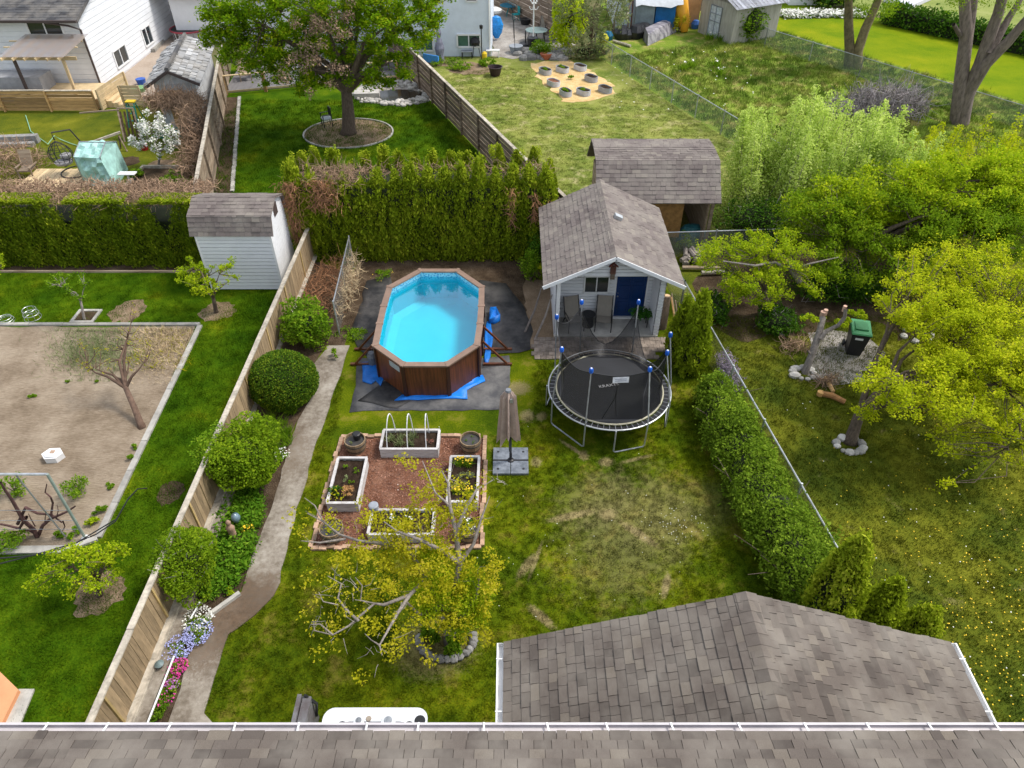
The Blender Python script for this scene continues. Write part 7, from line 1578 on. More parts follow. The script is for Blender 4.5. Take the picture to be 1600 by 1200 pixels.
tree('grey_tree','loose grey-green willow-like tree beside the wire fence end',G(925,80),V(925,62,G(925,80).y),[((V(930,30,50).x,51,3.4),(2.6,1.6,2.6))],90,5200,(.4,.4,.5),.15,.08,LF_grey,nlimb=12)
shrub('low_shrub','low brown and green scrub at the foot of the grey willow-like tree','shrub',(G(915,92).x,G(915,92).y,.5),(1.8,.8,.6),1600,LF_grey,.14,.4,.3,ntw=160,twigm=M_twig)
fa_, fb_ = G(765,22), G(885,92); 
plank_fence('brown_screen_fence','tall brown fence with a lattice top along the gravel patio',(G(770,8).x,G(770,8).y,0),(G(880,66).x,G(880,66).y,0),2.5,6,2.4,M_brownfence,M_fencecap,one_side=-1)
# the neighbour with clutter
q0, q1 = G(850,0), G(890,32); Yn = 66
mb = MB(); A, B2 = V(830,-10,62), V(893,38,58); 
deck(mb,[(V(820,-30,64).x,64,2.6),(V(893,36,58).x,58.5,2.6),(V(895,10,62).x,62.5,4.4),(V(840,-30,66).x,68,4.4)],.1); nw = thing('cedar_roof_shelter','orange-brown plank shelter roof behind the patio fence','shelter',(6,62,0)); mb.build('roof', M_cedarwood, nw); mb = MB(); mb.box(4.6,4.8,60,60.2,0,2.6); mb.box(2.,2.2,62,62.2,0,2.6); mb.build('posts', M_cedarwood, nw)
def wallbox(name,label,cat,px0,px1,pyb,h,dp,m,rm=None): 
    a, b = G(px0,pyb), G(px1,pyb); t = thing(name,label,cat,((a.x+b.x)/2,a.y,0)); mb = MB(); mb.box(a.x,b.x,a.y,a.y+dp,0,h); mb.build('wall', m, t)
    mb = MB(); mb.box(a.x-.2,b.x+.2,a.y-.2,a.y+dp+.2,h,h+.1); mb.build('roof', rm or M_dkshingle, t); return t, a, b
t, a, b = wallbox('white_outbuilding','long white outbuilding wall behind the junk piles','outbuilding',960,1060,44,5.5,6,M_stucco)
t, a, b = wallbox('tan_outbuilding','tan-walled outbuilding behind the orange kayak','outbuilding',1058,1090,42,5.0,4,mat('tan_stucco',(.6,.36,.17),.9,.2,2))
plank_fence('dark_fence','dark vertical fence behind the metal shed',(G(1088,20).x,G(1088,20).y,0),(G(1150,-6).x,G(1150,-6).y,0),2,6,2.4,M_darkbrown)
bq = mat('blue_sheet',(.0,.12,.36),.5,.3,2,bmp=.5)
q = G(1034,46); mb = MB(); 
mb.box(G(1018,46).x,G(1048,46).x,q.y-.9,q.y-.3,0,2.1); o = mb.build('blue_tarp_cover', bq); tag(o,'deep blue tarpaulin wrapped round stored goods by the white outbuilding','tarpaulin')
q = G(1003,46); mb = MB(); mb.box(G(988,46).x,G(1016,46).x,q.y-1.0,q.y-.4,0,1.9); o = mb.build('grey_cabinet', mat('grey_blue_panel',(.2,.24,.25),.7,.3,2)); tag(o,'grey-blue panelled cabinet under the white sheet','cabinet')
mb = MB(); a, b = G(985,44), G(1056,44); vs = []; 
for i in range(9):
    for j in range(4): vs.append((a.x+(b.x-a.x)*i/8, a.y-.2-j*.45, 2.9-j*.3-(.25*random.random() if j==3 else 0)))
mb.add(vs,[(i*4+j,(i+1)*4+j,(i+1)*4+j+1,i*4+j+1) for i in range(8) for j in range(3)]); o = mb.build('white_sheet', mat('white_tarp',(.6,.63,.66),.6,.15,3), smooth=True); tag(o,'torn white sheet draped over the cabinet and blue tarpaulin','tarpaulin')
# kayak / boards leaning
kq = G(1068,48); kk = thing('orange_kayak','orange-yellow kayak hull leaning upright beside the tan outbuilding','kayak',(kq.x,kq.y,0)); km = mat('orange_hull',(.85,.4,.03),.4,.15,2); mb = MB()
pts = [Vector((kq.x,kq.y-.4,.0)),Vector((kq.x-.1,kq.y-.2,.6)),Vector((kq.x-.5,kq.y+.1,1.8)),Vector((kq.x-.9,kq.y+.5,3.0)),Vector((kq.x-1.1,kq.y+.7,3.9)),Vector((kq.x-1.2,kq.y+.8,4.5))]; mb.tube(pts,[.25,.45,.6,.55,.3,.05],10); mb.build('hull', km, kk, smooth=True); mb = MB(); mb.tube([p+Vector((0,-.5,0)) for p in pts[1:5]],[.03]*4,4); mb.build('keel', km, kk)
q = G(1105,45); 
for k,(px,py,px2,m_,lb,ln) in enumerate([(985,50,986,mat('rust_pole',(.15,.05,.04),.7),'tall rusty brown pole standing in the junk',4.4),(1034,46,1030,M_palewood,'pale wide plank leaning in front of the blue tarpaulin',3.1),(1050,50,1040,M_palewood,'thin light timber leaning left of the kayak',3.6),(960,56,975,M_fencecap,'pale plank leaning at the left of the junk pile',3.0),(967,58,985,M_greyfence,'grey plank leaning among the junk',2.6),(955,55,965,M_darkbrown,'dark plank leaning at the far left of the junk',2.4),(975,60,980,M_fencecap,'short pale board leaning near the black bins',1.6)]):
    q = G(px,py); mb = MB(); dx = (px2-px)*.05; mb.beam((q.x,q.y,0),(q.x+dx,q.y+.8,ln),.18 if 'wide' in lb else .1,.06,up=(0,1,0)); o = mb.build('leaning_timber', m_); tag(o,lb,'timber')
q = G(968,56); lw = thing('old_window','old white window frame leaning against the junk pile','window frame',(q.x,q.y,0)); window(lw,(q.x,q.y-.3,0),(1,0,0),(0,-1,0),-.5,.5,.1,1.3,0,.1,M_greyfence,mat('cloudy_glass',(.5,.55,.6),.3))
q = G(990,58); jb = thing('black_bins','black crumpled bags and bins piled by the rusty pole','rubbish',(q.x,q.y,0)); mb = MB()
for k in range(7): r = random.uniform(.35,.6); mb.lathe((q.x+random.uniform(-1,1.3),q.y+random.uniform(-.5,.5),0),[(r*.8,0),(r,r*.8),(r*.6,r*1.5),(0,r*1.6)],8)
mb.build('bags', mat('black_bag',(.03,.03,.035),.4,.5,5,bmp=.7), jb)
a, b, c_, d_ = G(1000,58), G(1052,52), G(1040,66), G(1012,70)
cp = thing('covered_pile','low pile under a grey and black striped tarpaulin on the meadow','tarpaulin pile',(*G(1025,62)[:2],0)); mb = MB(); P_ = [G(1004,62)[:2],G(1046,46)[:2],G(1057,50)[:2],G(1012,72)[:2]]; top_ = [(P_[0][0]+.1,P_[0][1],.8),(P_[1][0],P_[1][1],.9),(P_[2][0]-.3,P_[2][1]+.2,.75),(P_[3][0],P_[3][1]+.3,.7)]
mb.add([(*p,0) for p in P_]+top_,[(0,1,5,4),(1,2,6,5),(2,3,7,6),(3,0,4,7),(4,5,6,7)]+[q[::-1] for q in [(0,1,5,4),(1,2,6,5),(2,3,7,6),(3,0,4,7),(4,5,6,7)]]); mb.build('cover', mat('striped_cover',(.42,.4,.42),.5,.8,1.4,col2=(.08,.07,.1),bmp=.6,stretch=(.5,2,1)), cp)
mb = MB(); q, q_ = G(958,66), G(985,74); mb.tube([q+Vector((0,0,.1)), q_+Vector((0,0,.1))],.1,6); o = mb.build('white_log', M_fencecap); tag(o,'pale pipe lying on the grass near the wire fence end','pipe')
for (px,py,cl_,lb) in ((950,62,(.0,.1,.2),'dark blue bag beside the lying pipe'),(943,66,(.6,.55,.02),'yellow bag at the wire fence end'),(1086,44,(.03,.12,.4),'blue drum behind the metal shed')): q = G(px,py); mb = MB(); mb.lathe((q.x,q.y,0),[(.3,0),(.36,.3),(.2,.55),(0,.6)],9); o = mb.build('bag', mat('bag_%d'%px,cl_,.5)); tag(o,lb,'bag')
plant('garden_plant','rust-tipped young plant in front of the orange kayak','plant',G(1060,50),.7,1.7,700,LF_gold,.13)
# metal-roofed shed
sa, sb, sc2 = G(1090,50), G(1141,70), G(1196,48); u_ = (sb-sa).normalized(); v_ = Vector((-u_.y,u_.x,0)); wdt = (sb-sa).length; dpt = 4.2
ms2 = thing('metal_roof_shed','grey shed with a white corrugated metal roof and a white glazed door','shed',((sa+sb)/2)); gw = mat('grey_plank_wall',(.33,.31,.27),.9,.3,2,stretch=(3,3,.5)); hh = 2.5; zr_ = 3.2; mid_ = wdt*.5
P_ = [sa, sb, sb+v_*dpt, sa+v_*dpt]; mb = MB(); Z = Vector((0,0,1)); mb.poly([p[:2] for p in P_],0,hh); m1 = sa+u_*mid_; mb.add([sa+Z*hh,sb+Z*hh,m1+Z*(zr_-.05)],[(0,1,2),(2,1,0)]); mb.build('wall', gw, ms2)
mb = MB(); o1 = -v_*.3; 
for s, (A, B2) in enumerate(((sa-u_*.3+Z*(hh-.12), m1+Z*zr_),(m1+Z*zr_, sb+u_*.35+Z*(hh-.14)))):
    for k in range(14):
        y0_, y1_ = -.3+(dpt+.6)*k/14, -.3+(dpt+.6)*(k+.82)/14; mb.add([A+v_*y0_, B2+v_*y0_, B2+v_*y1_, A+v_*y1_],[(0,1,2,3),(3,2,1,0)]); A2, B3 = A+Z*.05, B2+Z*.05; mb.add([A2+v_*y1_, B3+v_*y1_, B3+v_*(y1_+.07), A2+v_*(y1_+.07)],[(0,1,2,3),(3,2,1,0)])
    mb.add([A-Z*.02+v_*-.3, B2-Z*.02+v_*-.3, B2-Z*.02+v_*(dpt+.3), A-Z*.02+v_*(dpt+.3)],[(0,1,2,3),(3,2,1,0)])
mb.build('metal_roof', mat('white_metal_sheet',(.62,.63,.68),.45,.15,2), ms2)
dr = MB(); d0, d1 = wdt*.3, wdt*.62; dr.add([sa+u_*d0-v_*.03+Z*.1, sa+u_*d1-v_*.03+Z*.1, sa+u_*d1-v_*.03+Z*2.1, sa+u_*d0-v_*.03+Z*2.1],[(0,1,2,3)]); do_ = dr.build('door', mat('dirty_white_door',(.5,.54,.58),.5,.4,6), ms2)
fr_ = MB(); 
for p, q in (((d0,.1),(d0,2.1)),((d1,.1),(d1,2.1)),((d0,2.1),(d1,2.1)),((d0,1.1),(d1,1.1)),((d0,1.6),(d1,1.6)),(((d0+d1)/2,.1),((d0+d1)/2,2.1))): fr_.beam(sa+u_*p[0]-v_*.05+Z*p[1], sa+u_*q[0]-v_*.05+Z*q[1],.05,.05,up=-v_)
fr_.build('door_bars', M_plastic, do_)
shrub('ivy_bush','dense dark green ivy mound at the corner of the metal-roofed shed','ivy',(sb.x+1.3,sb.y+1.4,1.3),(1.5,1.5,1.4),4200,LF_green,.15,.75,.12)
for k,(px,py) in enumerate([(1108,62),(1124,64),(1068,110),(1080,105),(1118,105),(1125,118)]):
    plant('white_iris',('','','leftmost tuft of white flowers in the meadow grass','upper left tuft of white flowers in the meadow grass','upper right tuft of white flowers in the meadow grass','nearest right tuft of white flowers in the meadow grass')[k] if k>1 else ['white irises at the foot of the metal shed door','white irises near the corner of the metal-roofed shed'][k],'flowers',G(px,py),.35,.5,70,LF_green,.06,'grass',LF_white,9,.13,group='white flower tufts in the meadow' if k>1 else None)

# ================================================================ right side
# big trees on the bright lawn edge
def trunks(mb, pts, r0, r1): P=[Vector(p) for p in pts]; k=len(P); mb.tube(P,[r0+(r1-r0)*i/(k-1) for i in range(k)],9,cap=False)
b1 = G(1333,106); Y1 = b1.y; t = thing('twin_trunk_tree','tree with two diverging grey trunks on the edge of the bright lawn','tree',b1); mb = MB()
trunks(mb,[b1+Vector((-.25,0,-.1)),V(1328,80,Y1),V(1326,40,Y1+.2),V(1326,0,Y1+.4),V(1322,-60,Y1+.5)],.36,.2); trunks(mb,[b1+Vector((.25,-.1,-.1)),V(1340,80,Y1-.1),V(1352,45,Y1-.2),V(1368,10,Y1-.2),V(1390,-50,Y1-.2)],.36,.2); mb.build('trunk', mat('mossy_bark',(.2,.16,.08),.95,.5,4,bmp=.8), t, smooth=True)
P = clumped(7000,[np.array(V(random.uniform(1290,1400),random.uniform(-90,22),Y1+random.uniform(-1.5,1.5))) for _ in range(46)],(.55,.55,.5)); npbuild('crown', leafq(P,.13,.4,.3),4,LF_shade,t)
b2 = G(1497,192); Y2 = b2.y; t = thing('many_trunk_tree','large tree with several tall spreading grey trunks behind the yellow-green shrubs','tree',b2); mb = MB()
trunks(mb,[b2+Vector((0,0,-.1)),V(1500,150,Y2),V(1504,105,Y2+.2),V(1510,50,Y2+.4),V(1507,0,Y2+.6),V(1505,-60,Y2+.8)],.42,.22); trunks(mb,[V(1501,140,Y2),V(1512,60,Y2+.6),V(1520,10,Y2+1),V(1528,-50,Y2+1.2)],.3,.16)
trunks(mb,[b2+Vector((.1,-.1,0)),V(1510,150,Y2-.1),V(1532,100,Y2-.2),V(1545,60,Y2-.2),V(1560,20,Y2-.2),V(1575,-40,Y2-.2)],.42,.22); trunks(mb,[V(1512,145,Y2-.1),V(1540,100,Y2-.5),V(1575,65,Y2-.8),V(1600,35,Y2-1),V(1650,-20,Y2-1.4)],.34,.16); trunks(mb,[V(1545,85,Y2-.5),V(1575,30,Y2+.2),V(1600,-10,Y2+.5)],.22,.12)
trunks(mb,[V(1500,55,Y2+.3),V(1494,45,Y2),V(1490,38,Y2-.2)],.12,.09); mb.build('trunk', mat('grey_brown_bark',(.21,.165,.14),.95,.5,4,stretch=(2,2,.6),bmp=.9), t, smooth=True)
P = clumped(5000,[np.array(V(random.uniform(1480,1620),random.uniform(-90,12),Y2+random.uniform(-2,2))) for _ in range(40)],(.5,.5,.6)); npbuild('crown', leafq(P,.12,.4,.3),4,LF_shade,t)
bp_ = thing('brush_pile','heap of grey cut branches on the shaded grass between the big trees','brush pile',(*G(1385,170)[:2],0)); c_ = G(1385,172); mb = MB(); S_ = [q for q in ball(1500,(c_.x,c_.y,.3),(2.3,1.8,.85)) if q[2]>.02]+[q for q in ball(500,(c_.x-2.5,c_.y-.6,.1),(1.6,1.4,.5)) if q[2]>.02]; twigs(mb, S_, 1.0, .02, up=.15); mb.build('cut_branches', M_gtwig, bp_, kind='stuff')
# far hedge, flower bed and white things beyond the bright lawn
ha, hb_ = G(1385,36), G(1640,92); fh = thing('far_hedge','long low dark hedge along the far side of the bright lawn','hedge',(ha+hb_)/2); P = []
for k in range(30): q = ha.lerp(hb_,k/29); P.append(surf_blob(520,(q.x,q.y,.6),(1.1,.9,.9+random.random()*.4),.2))
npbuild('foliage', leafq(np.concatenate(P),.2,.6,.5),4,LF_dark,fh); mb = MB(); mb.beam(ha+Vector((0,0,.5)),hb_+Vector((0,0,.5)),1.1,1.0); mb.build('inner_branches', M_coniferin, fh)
q = G(1288,24); t = thing('white_flower_bed','crescent bed of white flowers at the far edge of the bright lawn','flower bed',(q.x,q.y,0)); P = np.array([(q.x+x,q.y+y-.08*x*x*.3,random.random()*.35) for x,y in zip(RG.uniform(-3.6,3.4,2600),RG.uniform(-.9,.9,2600))]); npbuild('flowers', leafq(P,.17,.9,1.2),4,LF_white,t); npbuild('leaves', leafq(P[:1500]-np.array([0,0,.1]),.2,.6,.8),4,LF_green,t)
t, a, b = wallbox('white_building','white building corner at the top edge above the bright lawn','building',1232,1280,8,3.5,6,M_siding)
q = G(1425,14); mb = MB(); mb.poly([G(1380,2)[:2],G(1412,19)[:2],G(1455,0)[:2],G(1440,-15)[:2]],.0,.3); o = mb.build('white_tarpaulin', mat('pale_lilac_sheet',(.62,.6,.68),.6,.1)); tag(o,'large pale sheet spread on the far lawn','tarpaulin')
q = G(1402,26); mb = MB(); mb.lathe((q.x,q.y,0),[(.3,0),(.45,.5),(.2,.9),(0,1)],8); o = mb.build('orange_planter', mat('orange_red',(.65,.1,.03),.5)); tag(o,'small orange-red planter near the pale sheet','planter')
shrub('garden_shrub','dark shrub behind the white flower bed','shrub',(G(1300,10).x,G(1300,10).y,.9),(2.4,1.2,1.1),1600,LF_dark,.22,.7)
# middle ground shrubs and trees
def shoots(name,label,px0,px1,py0,n,h,lm,base_r,nl,size,zb=0,ry=1.0):
    a, b = G(px0,py0), G(px1,py0); t = thing(name,label,'shrub',((a.x+b.x)/2,a.y,0)); mb = MB(); P = []
    for k in range(n):
        s = random.random(); x = a.x+(b.x-a.x)*s; y = a.y+random.uniform(-ry,ry); hh_ = h*random.uniform(.55,1)*(1-.45*abs(s-.45)); e = Vector((x+random.gauss(0,.35),y+random.gauss(0,.3),hh_)); q = Vector((x,y,0)); mb.tube([q,q.lerp(e,.5)+Vector((random.gauss(0,.1),0,0)),e],[.03,.02,.006],4,cap=False)
        ts = RG.random(nl)**.7; base = np.array([q.lerp(e,float(tt)) for tt in ts]); P.append(base+RG.normal(size=(nl,3))*np.array([1,1,.7])*(base_r*(1.15-ts[:,None])))
    mb.build('shoots', M_bark2, t, kind='stuff'); P = np.concatenate(P); P = P[P[:,2]>.05]; npbuild('foliage', leafq(P,size,.45,.5),4,lm,t); return t
shoots('pale_shrub','tall pale green feathery shrub with upright shoots right of the gambrel shed',1140,1390,345,130,5.6,LF_pale,.5,800,.115,ry=1.8)
shoots('pale_shrub','yellower upright-shooted shrub near the right edge behind the tree crowns',1400,1620,340,60,4.7,LF_ylime,.42,640,.1,ry=1.9)
tree('yellow_green_tree','broad yellow-green tree crown in front of the pale feathery shrub',G(1345,430),G(1345,385,1.6),[crown_at(1310,320,3.0,1.7,1.1,.9),crown_at(1400,300,3.2,2.3,1.4,1.1),crown_at(1500,295,3.3,2.4,1.9,1.2),crown_at(1590,290,3.3,2.2,2,1.2)],330,62000,(.4,.4,.28),.095,.2,LF_yellow,nlimb=12,surf=.5)
tree('green_tree','deeper green tree with drooping branches in the middle of the right side',G(1440,412),V(1440,368,G(1440,412).y),[crown_at(1290,345,2.5,1.8,1.4,1.0),crown_at(1400,345,2.7,2.2,1.5,1.0),crown_at(1520,370,2.6,2.0,1.7,1.0),crown_at(1585,330,2.8,1.6,1.7,1.1),crown_at(1340,400,1.9,1.7,1.1,.8),crown_at(1450,420,2.0,1.3,1.0,.7)],330,62000,(.4,.4,.3),.085,.15,LF_shade,nlimb=14,surf=.5)
tree('pruned_apple_tree','yellow-green tree with a freshly sawn limb beside the woodpile',G(1190,492),V(1195,455,G(1190,492).y),[crown_at(1150,400,2.0,1.6,.9,.6),crown_at(1215,390,2.4,1.3,1.1,.6),crown_at(1240,440,1.8,1.0,.9,.5),crown_at(1110,390,1.9,.8,.6,.4),crown_at(1180,450,1.5,1.1,.9,.7),crown_at(1150,445,1.3,.9,.6,.4)],150,19000,(.28,.28,.2),.07,.13,LF_yellow,nlimb=10,surf=.4)
q = G(1240,428,2.0); sw = thing('sawn_limb','grey limb with an orange freshly sawn end sticking out of the pruned tree','limb',q); mb = MB(); trunks(mb,[G(1250,440,1.6),G(1238,422,2.0),G(1231,408,2.2)],.11,.1); trunks(mb,[G(1238,422,2.0),G(1265,412,2.2),G(1310,402,2.3)],.05,.015); trunks(mb,[G(1238,422,2.0),G(1210,410,2.1),G(1180,415,2.2),G(1130,408,2.2)],.06,.02); mb.build('bark', M_bark2, sw); mb = MB(); e_ = G(1231,408,2.2); mb.lathe(e_+Vector((0,0,-.02)),[(.1,0),(.1,.05),(0,.05)],10); mb.build('cut_end', mat('fresh_cut',(.75,.42,.15),.8), sw)
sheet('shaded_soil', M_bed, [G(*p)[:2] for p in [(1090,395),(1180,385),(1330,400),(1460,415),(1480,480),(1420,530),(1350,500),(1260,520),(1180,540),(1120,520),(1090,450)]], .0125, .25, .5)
# shady shrub mass under the trees
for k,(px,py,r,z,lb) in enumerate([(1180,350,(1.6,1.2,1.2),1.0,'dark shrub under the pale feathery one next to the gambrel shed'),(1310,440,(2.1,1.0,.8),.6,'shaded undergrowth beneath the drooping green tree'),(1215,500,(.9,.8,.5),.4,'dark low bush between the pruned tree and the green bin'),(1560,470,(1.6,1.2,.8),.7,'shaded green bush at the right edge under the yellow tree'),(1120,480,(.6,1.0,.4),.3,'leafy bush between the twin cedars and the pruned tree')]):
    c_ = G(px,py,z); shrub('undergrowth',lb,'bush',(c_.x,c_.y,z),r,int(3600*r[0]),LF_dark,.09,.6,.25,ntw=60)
tree('spreading_tree','broad golden-green tree rooted in a ring of pale rocks',G(1328,690),G(1345,640,.9),[crown_at(1440,600,2.6,1.8,1.4,.6),crown_at(1530,520,3.2,1.9,1.7,.7),crown_at(1440,470,3.4,1.3,1.2,.7),crown_at(1560,430,3.6,1.8,1.4,.7),crown_at(1580,620,2.5,1.5,1.2,.6),crown_at(1450,400,3.8,.9,.8,.5),crown_at(1340,650,1.3,.5,.4,.3),crown_at(1590,540,3.2,1.4,2.0,.7)],420,66000,(.3,.3,.22),.07,.17,LF_ylime,M_bark,nlimb=13,surf=.35,up=.9)
tree('hanging_spray','low hanging golden-green branch over the dandelion lawn',G(1620,700),G(1590,640,1.2),[crown_at(1500,690,1.5,1.1,.5,.35),crown_at(1580,690,1.6,.8,.7,.4),crown_at(1470,740,1.0,.25,.4,.2)],40,2100,(.2,.2,.15),.075,.08,LF_ylime,nlimb=5,cat='branch')
def rocks(label, c_, n, r0, rr=.12, m=None):
    t = thing('rock_ring',label,'rocks',c_)
    for k in range(n):
        a = 6.283*k/n+random.gauss(0,.1); r = rr*random.uniform(.6,1.3); p = c_+Vector((r0*math.cos(a),r0*math.sin(a)*.8,.02)); mb = MB(); mb.lathe(p,[(0,-.03),(r,0),(r*.95,r*.5),(r*.4,r*.9),(0,r*.95)],7,sx=random.uniform(.8,1.3),sy=random.uniform(.7,1.1)); mb.build('rock', m or M_stone, t)
    return t
rocks('ring of pale rocks around the foot of the golden-green tree', G(1327,697), 13, .38); rocks('pale rocks around the foot of the pruned leaning stump tree', G(1255,585), 9, .35, .13)
rocks('loose pale rocks under the yellow tree beyond the bin', G(1430,525), 6, .45, .14)
# pruned stump tree
b5 = G(1257,583); t = thing('leaning_stump_tree','heavily pruned leaning tree with sawn tops and two leaf tufts near the bin','tree',b5); mb = MB()
trunks(mb,[b5+Vector((0,0,-.05)),G(1268,555,.6),G(1280,520,1.2),G(1286,495,1.6)],.12,.1); trunks(mb,[G(1282,530,1.1),G(1292,517,1.35),G(1310,508,1.5),G(1320,495,1.8),G(1321,482,2.1)],.07,.055); trunks(mb,[G(1268,555,.6),G(1262,548,.8)],.04,.03); mb.build('trunk', M_bark2, t, smooth=True)
for p, r in ((G(1287,487,1.75),.09),(G(1291,484,1.8),.07),(G(1321,478,2.15),.06)): mb = MB(); mb.tube([p-Vector((0,0,.2)),p],[r,r],8); mb.build('cut_end', mat('pink_cut',(.6,.38,.28),.8), t)
P = clumped(900,[np.array(G(px,py,1.5)) for px,py in [(1255,498),(1265,494),(1275,500),(1285,497),(1310,502),(1330,488),(1340,492),(1350,495),(1325,500),(1345,487),(1320,508)]],(.14,.12,.1)); npbuild('foliage', leafq(P,.08,.6,.7),4,LF_yellow,t)
# wheelie bin
q = G(1331,549); wb = thing('wheelie_bin','black wheelie bin with a green lid on the gravel patch','bin',(0,0,0)); mb = MB()
mb.add([(-.22,-.26,.03),(.22,-.26,.03),(.22,.24,.03),(-.22,.24,.03),(-.29,-.36,.95),(.29,-.36,.95),(.29,.36,.95),(-.29,.36,.95)],[(3,2,1,0),(0,1,5,4),(1,2,6,5),(2,3,7,6),(3,0,4,7)]); mb.box(-.31,.31,-.38,-.355,.9,.96); mb.build('body', M_black, wb)
mb = MB(); mb.add([(-.32,-.41,.96),(.32,-.41,.96),(.32,.4,.98),(-.32,.4,.98),(-.3,-.38,1.0),(.3,-.38,1.0),(.3,.38,1.06),(-.3,.38,1.06)],[(3,2,1,0),(4,5,6,7),(0,1,5,4),(1,2,6,5),(2,3,7,6),(3,0,4,7)]); mb.box(-.2,.2,-.2,.25,1.02,1.07); mb.build('lid', mat('green_lid',(.05,.22,.09),.5,.2,4), wb)
for s in (-1,1): mb = MB(); mb.torus((s*.27,.3,.12),.09,.035,16,6,mat=Matrix.Rotation(math.pi/2,4,'Y')); mb.lathe((s*.27,.3,.12),[(0,-.01),(.06,0),(0,.01)],10); mb.build('wheel', M_black, wb)
mb = MB(); mb.tube([(-.2,.42,.95),(.2,.42,.95)],.02,6); mb.build('handle', M_black, wb); mb = MB(); mb.box(-.15,.1,-.345,-.34,.72,.8); mb.build('sticker', M_white, wb); place(wb,(q.x,q.y,0),-.25)
sheet('gravel_patch', M_gravel, [G(*p)[:2] for p in [(1262,520),(1300,515),(1360,530),(1380,560),(1340,600),(1290,605),(1262,585),(1275,560)]], .014, .08, .3)
mb = MB(); a, b = G(1283,615,.1), G(1320,628,.1); lg = thing('cut_log','orange-ended cut log lying on the grass near the gravel','log',(a+b)/2); mb.tube([a,a.lerp(b,.5)+Vector((0,.1,0)),b],[.09,.1,.08],9); mb.build('bark', mat('orange_bark',(.45,.22,.08),.9,.3,6), lg); mb = MB(); mb.lathe(a-Vector((.03,0,.06)),[(.0,0),(.1,.0),(.1,.14),(0,.15)],9); mb.build('cut_end', mat('fresh_cut',(.75,.42,.15),.8), lg)
mb = MB(); a, b = G(1290,590,.1), G(1302,612,.1); mb.tube([a,b],[.07,.06],8); o = mb.build('cut_log', M_cedarwood); tag(o,'short tan log lying above the orange-ended log','log')
for (px,py,r,nn_,lb) in ((1240,545,1.0,260,'small heap of brown twigs left of the leaning stump tree'),(1290,600,.6,160,'rusty twig litter at the near end of the gravel patch')): c_ = G(px,py); t = thing('twig_heap',lb,'brush pile',c_); mb = MB(); twigs(mb,[p for p in ball(nn_,(c_.x,c_.y,.05),(r*.6,r*.4,.22)) if p[2]>0],.45,.011,up=-.1); mb.build('twigs', M_twig, t, kind='stuff')
# wood pile, poles and tarp by the gambrel shed
wp = thing('wood_pile','loose pile of split grey logs beside the garden shed','wood pile',(*G(1085,405)[:2],0))
for k in range(26):
    q = G(random.uniform(1064,1096),random.uniform(398,414)); a = random.uniform(-.6,.6)+1.2; L_ = .28; z = .08+.3*random.random(); mb = MB(); mb.tube([(q.x-L_*math.cos(a),q.y-L_*math.sin(a),z),(q.x+L_*math.cos(a),q.y+L_*math.sin(a),z)],[.09,.08],6); mb.build('log', M_bark2, wp)
for k,(p0,p1) in enumerate([((1066,418),(1150,419)),((1096,426),(1142,424))]): mb = MB(); mb.tube([G(*p0,.15),G(*p1,.15)],.08,7); o = mb.build('long_pole', M_fencecap if k else M_greyfence); tag(o,['long grey pole lying in front of the woodpile','shorter pale pole lying nearest the pruned tree'][k],'pole')
q = G(1078,378); t = thing('teal_cover','teal sheet bunched over a frame under the gambrel roof','cover',(q.x,q.y,0)); mb = MB(); mb.lathe((q.x,q.y,0),[(.5,0),(.55,.4),(.3,.75),(.0,.8)],9,sx=1.2,sy=.7); mb.build('sheet', mat('teal_sheet',(.03,.16,.18),.5,.5,5,bmp=.7), t)
plant('ivy_clump','pale green climbing plant behind the garden shed corner','plant',G(1068,392),.5,.8,500,LF_green,.09)
plant('ivy_clump','trailing green climber at the left eave of the garden shed','plant',G(828,440),.45,1.5,1400,LF_green,.08)
plant('weed_clump','weedy green patch between the hedge and the left wall of the garden shed','plant',G(838,412),.7,1.3,1500,LF_dark,.09)
plant('weed_clump','green weeds at the far edge of the pool by the hedge','plant',G(598,432),.5,.18,500,LF_green,.06,'bush',LF_yflow,12,.05)
plant('weed_clump','strip of grass between the black sheet and the vine heap','plant',G(548,525),.6,.2,700,LF_green,.06)
plant('weed_clump','low green weeds left of the pool braces','plant',G(562,515),.3,.12,260,LF_green,.06)
# ================================================================ grass, clover, dandelions
tl_ = tuft('lawn_tuft', M_lawn, 14, .06, .05, .013); tn_ = tuft('rich_tuft', M_nlawn, 14, .07, .055, .014); tr_ = tuft('olive_tuft', M_rlawn, 14, .07, .065, .014); tm_ = tuft('dry_tuft', M_mlawn, 14, .1, .06, .02); tw_ = tuft('wild_tuft', M_wild, 16, .15, .17, .03)
nopool = [(-5.3,24),(-7.2,19),(-6.6,16.5),(-5.2,15.6)]
scatter('lawn_grass', [(fx(3),3),(fx(18.4),18.4),(.7,18.4),(.7,15.9),(-.1,15.2),(-.6,14.9),(-.6,10.8),(-5.3,10.8),(-5.25,15),(-5.3,15.4),(-5.45,18.2),G(527,600)[:2],G(507,662)[:2],G(494,692)[:2],G(475,762)[:2],G(460,812)[:2],G(442,892)[:2],G(430,932)[:2],G(400,960)[:2],G(370,982)[:2],G(357,992)[:2],G(350,1015)[:2],G(335,1062)[:2],G(320,1112)[:2],G(333,1150)[:2],(-4.7,4),(-4,3)][::-1], .003, tl_, 130, seed=2)
scatter('lawn_grass', [G(315,515)[:2],(-8.1,25.2),(-8.1,3),(-12.5,3),G(60,1078)[:2],G(38,1083)[:2],(-12.9,7.9),(-22,7.9),G(-60,868)[:2],G(106,868)[:2],G(160,846)[:2]][::-1], .007, tn_, 95, seed=3)
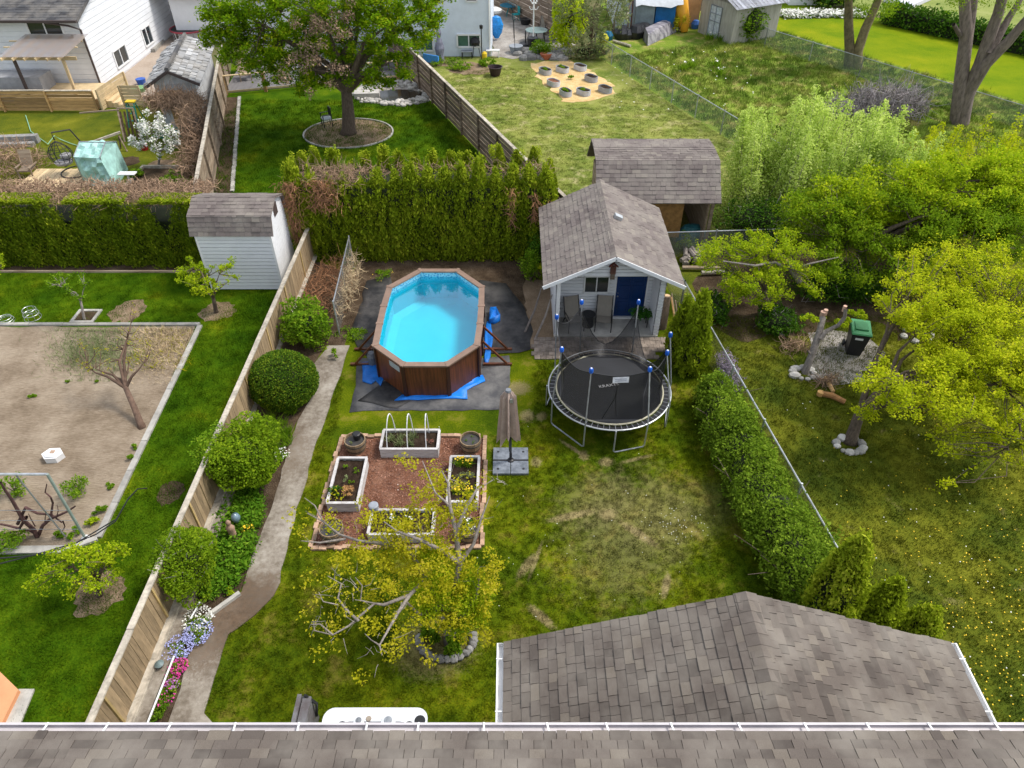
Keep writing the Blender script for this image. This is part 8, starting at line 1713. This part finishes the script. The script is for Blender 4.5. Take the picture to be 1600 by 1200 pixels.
scatter('lawn_grass', [(-24,G(0,505).y),G(300,505)[:2],(-8.1,G(300,505).y),(-8.1,23.8),(-24,23.8)], .0065, tn_, 60, seed=4)
scatter('lawn_grass', [(fx(3)+.1,3),(21,3),(21,16),(14,21),(fx(21)+.1,21)], .011, tr_, 85, seed=5)
scatter('lawn_grass', [(eb.x+.2,26),(dgx(26)-.2,26),(dgx(43)-.2,43),(eb.x+.2,43)], -.003, tn_, 26, smin=1.2, smax=2, seed=6)
scatter('lawn_grass', [(dgx(26.2)+.2,26.2),(chx(26.2)-.1,26.2),(chx(46.5)-.1,46.5),G(966,146)[:2],G(928,162)[:2],G(876,165)[:2],G(852,143)[:2],G(828,106)[:2],G(765,104)[:2],G(672,124)[:2]], -.007, tm_, 26, seed=7)
scatter('meadow_grass', [(chx(27.1)+.1,27.1),(40,27.1),(36,36),G(1600,162)[:2],G(1200,44)[:2],G(1100,70)[:2],G(945,90)[:2]], -.011, tw_, 14, seed=8, smin=.5, smax=1.5)
cd = D.meshes.new; 
def heads(name, pts, r, h, m, label, cat='flowers'):
    P = np.array(pts); P = P + np.array([0,0,h]); n = 6; a = np.arange(n)/n*6.283; out = np.empty((len(P),n,3))
    for i in range(n): out[:,i,0] = P[:,0]+np.cos(a[i])*r; out[:,i,1] = P[:,1]+np.sin(a[i])*r; out[:,i,2] = P[:,2]+RG.normal(size=len(P))*.006
    o = npbuild(name, out.reshape(-1,3), n, m); return tag(o, label, cat, kind='stuff')
dn = []
while len(dn) < 420:
    px, py = random.uniform(1190,1620), random.uniform(620,1160); wgt = (px-1180)/420*.6+(py-600)/560*.7
    if random.random() < wgt**2*.9+.02:
        q = G(px,py)
        if q.x > fx(q.y)+.2: dn.append(tuple(q))
heads('dandelions', dn, .016, .07, LF_yflow, 'yellow dandelion heads scattered over the olive lawn')
heads('daisies', [tuple(G(random.uniform(1180,1600),random.uniform(600,1100))) for _ in range(80)], .016, .07, LF_white, 'white clover and daisy heads scattered over the olive lawn')
heads('daisies', [tuple(G(random.gauss(1058,25),random.gauss(822,18))) for _ in range(60)]+[tuple(G(random.uniform(620,1080),random.uniform(650,990))) for _ in range(60)], .011, .05, LF_white, 'tiny white daisies dotted over the worn lawn')
heads('meadow_flowers', [tuple(G(random.uniform(960,1180),random.uniform(80,180))) for _ in range(40)], .045, .25, LF_white, 'small pale flowers dotted through the wild meadow')
print('objects', len(D.objects), 'tris', sum(len(m.polygons) for m in D.meshes))
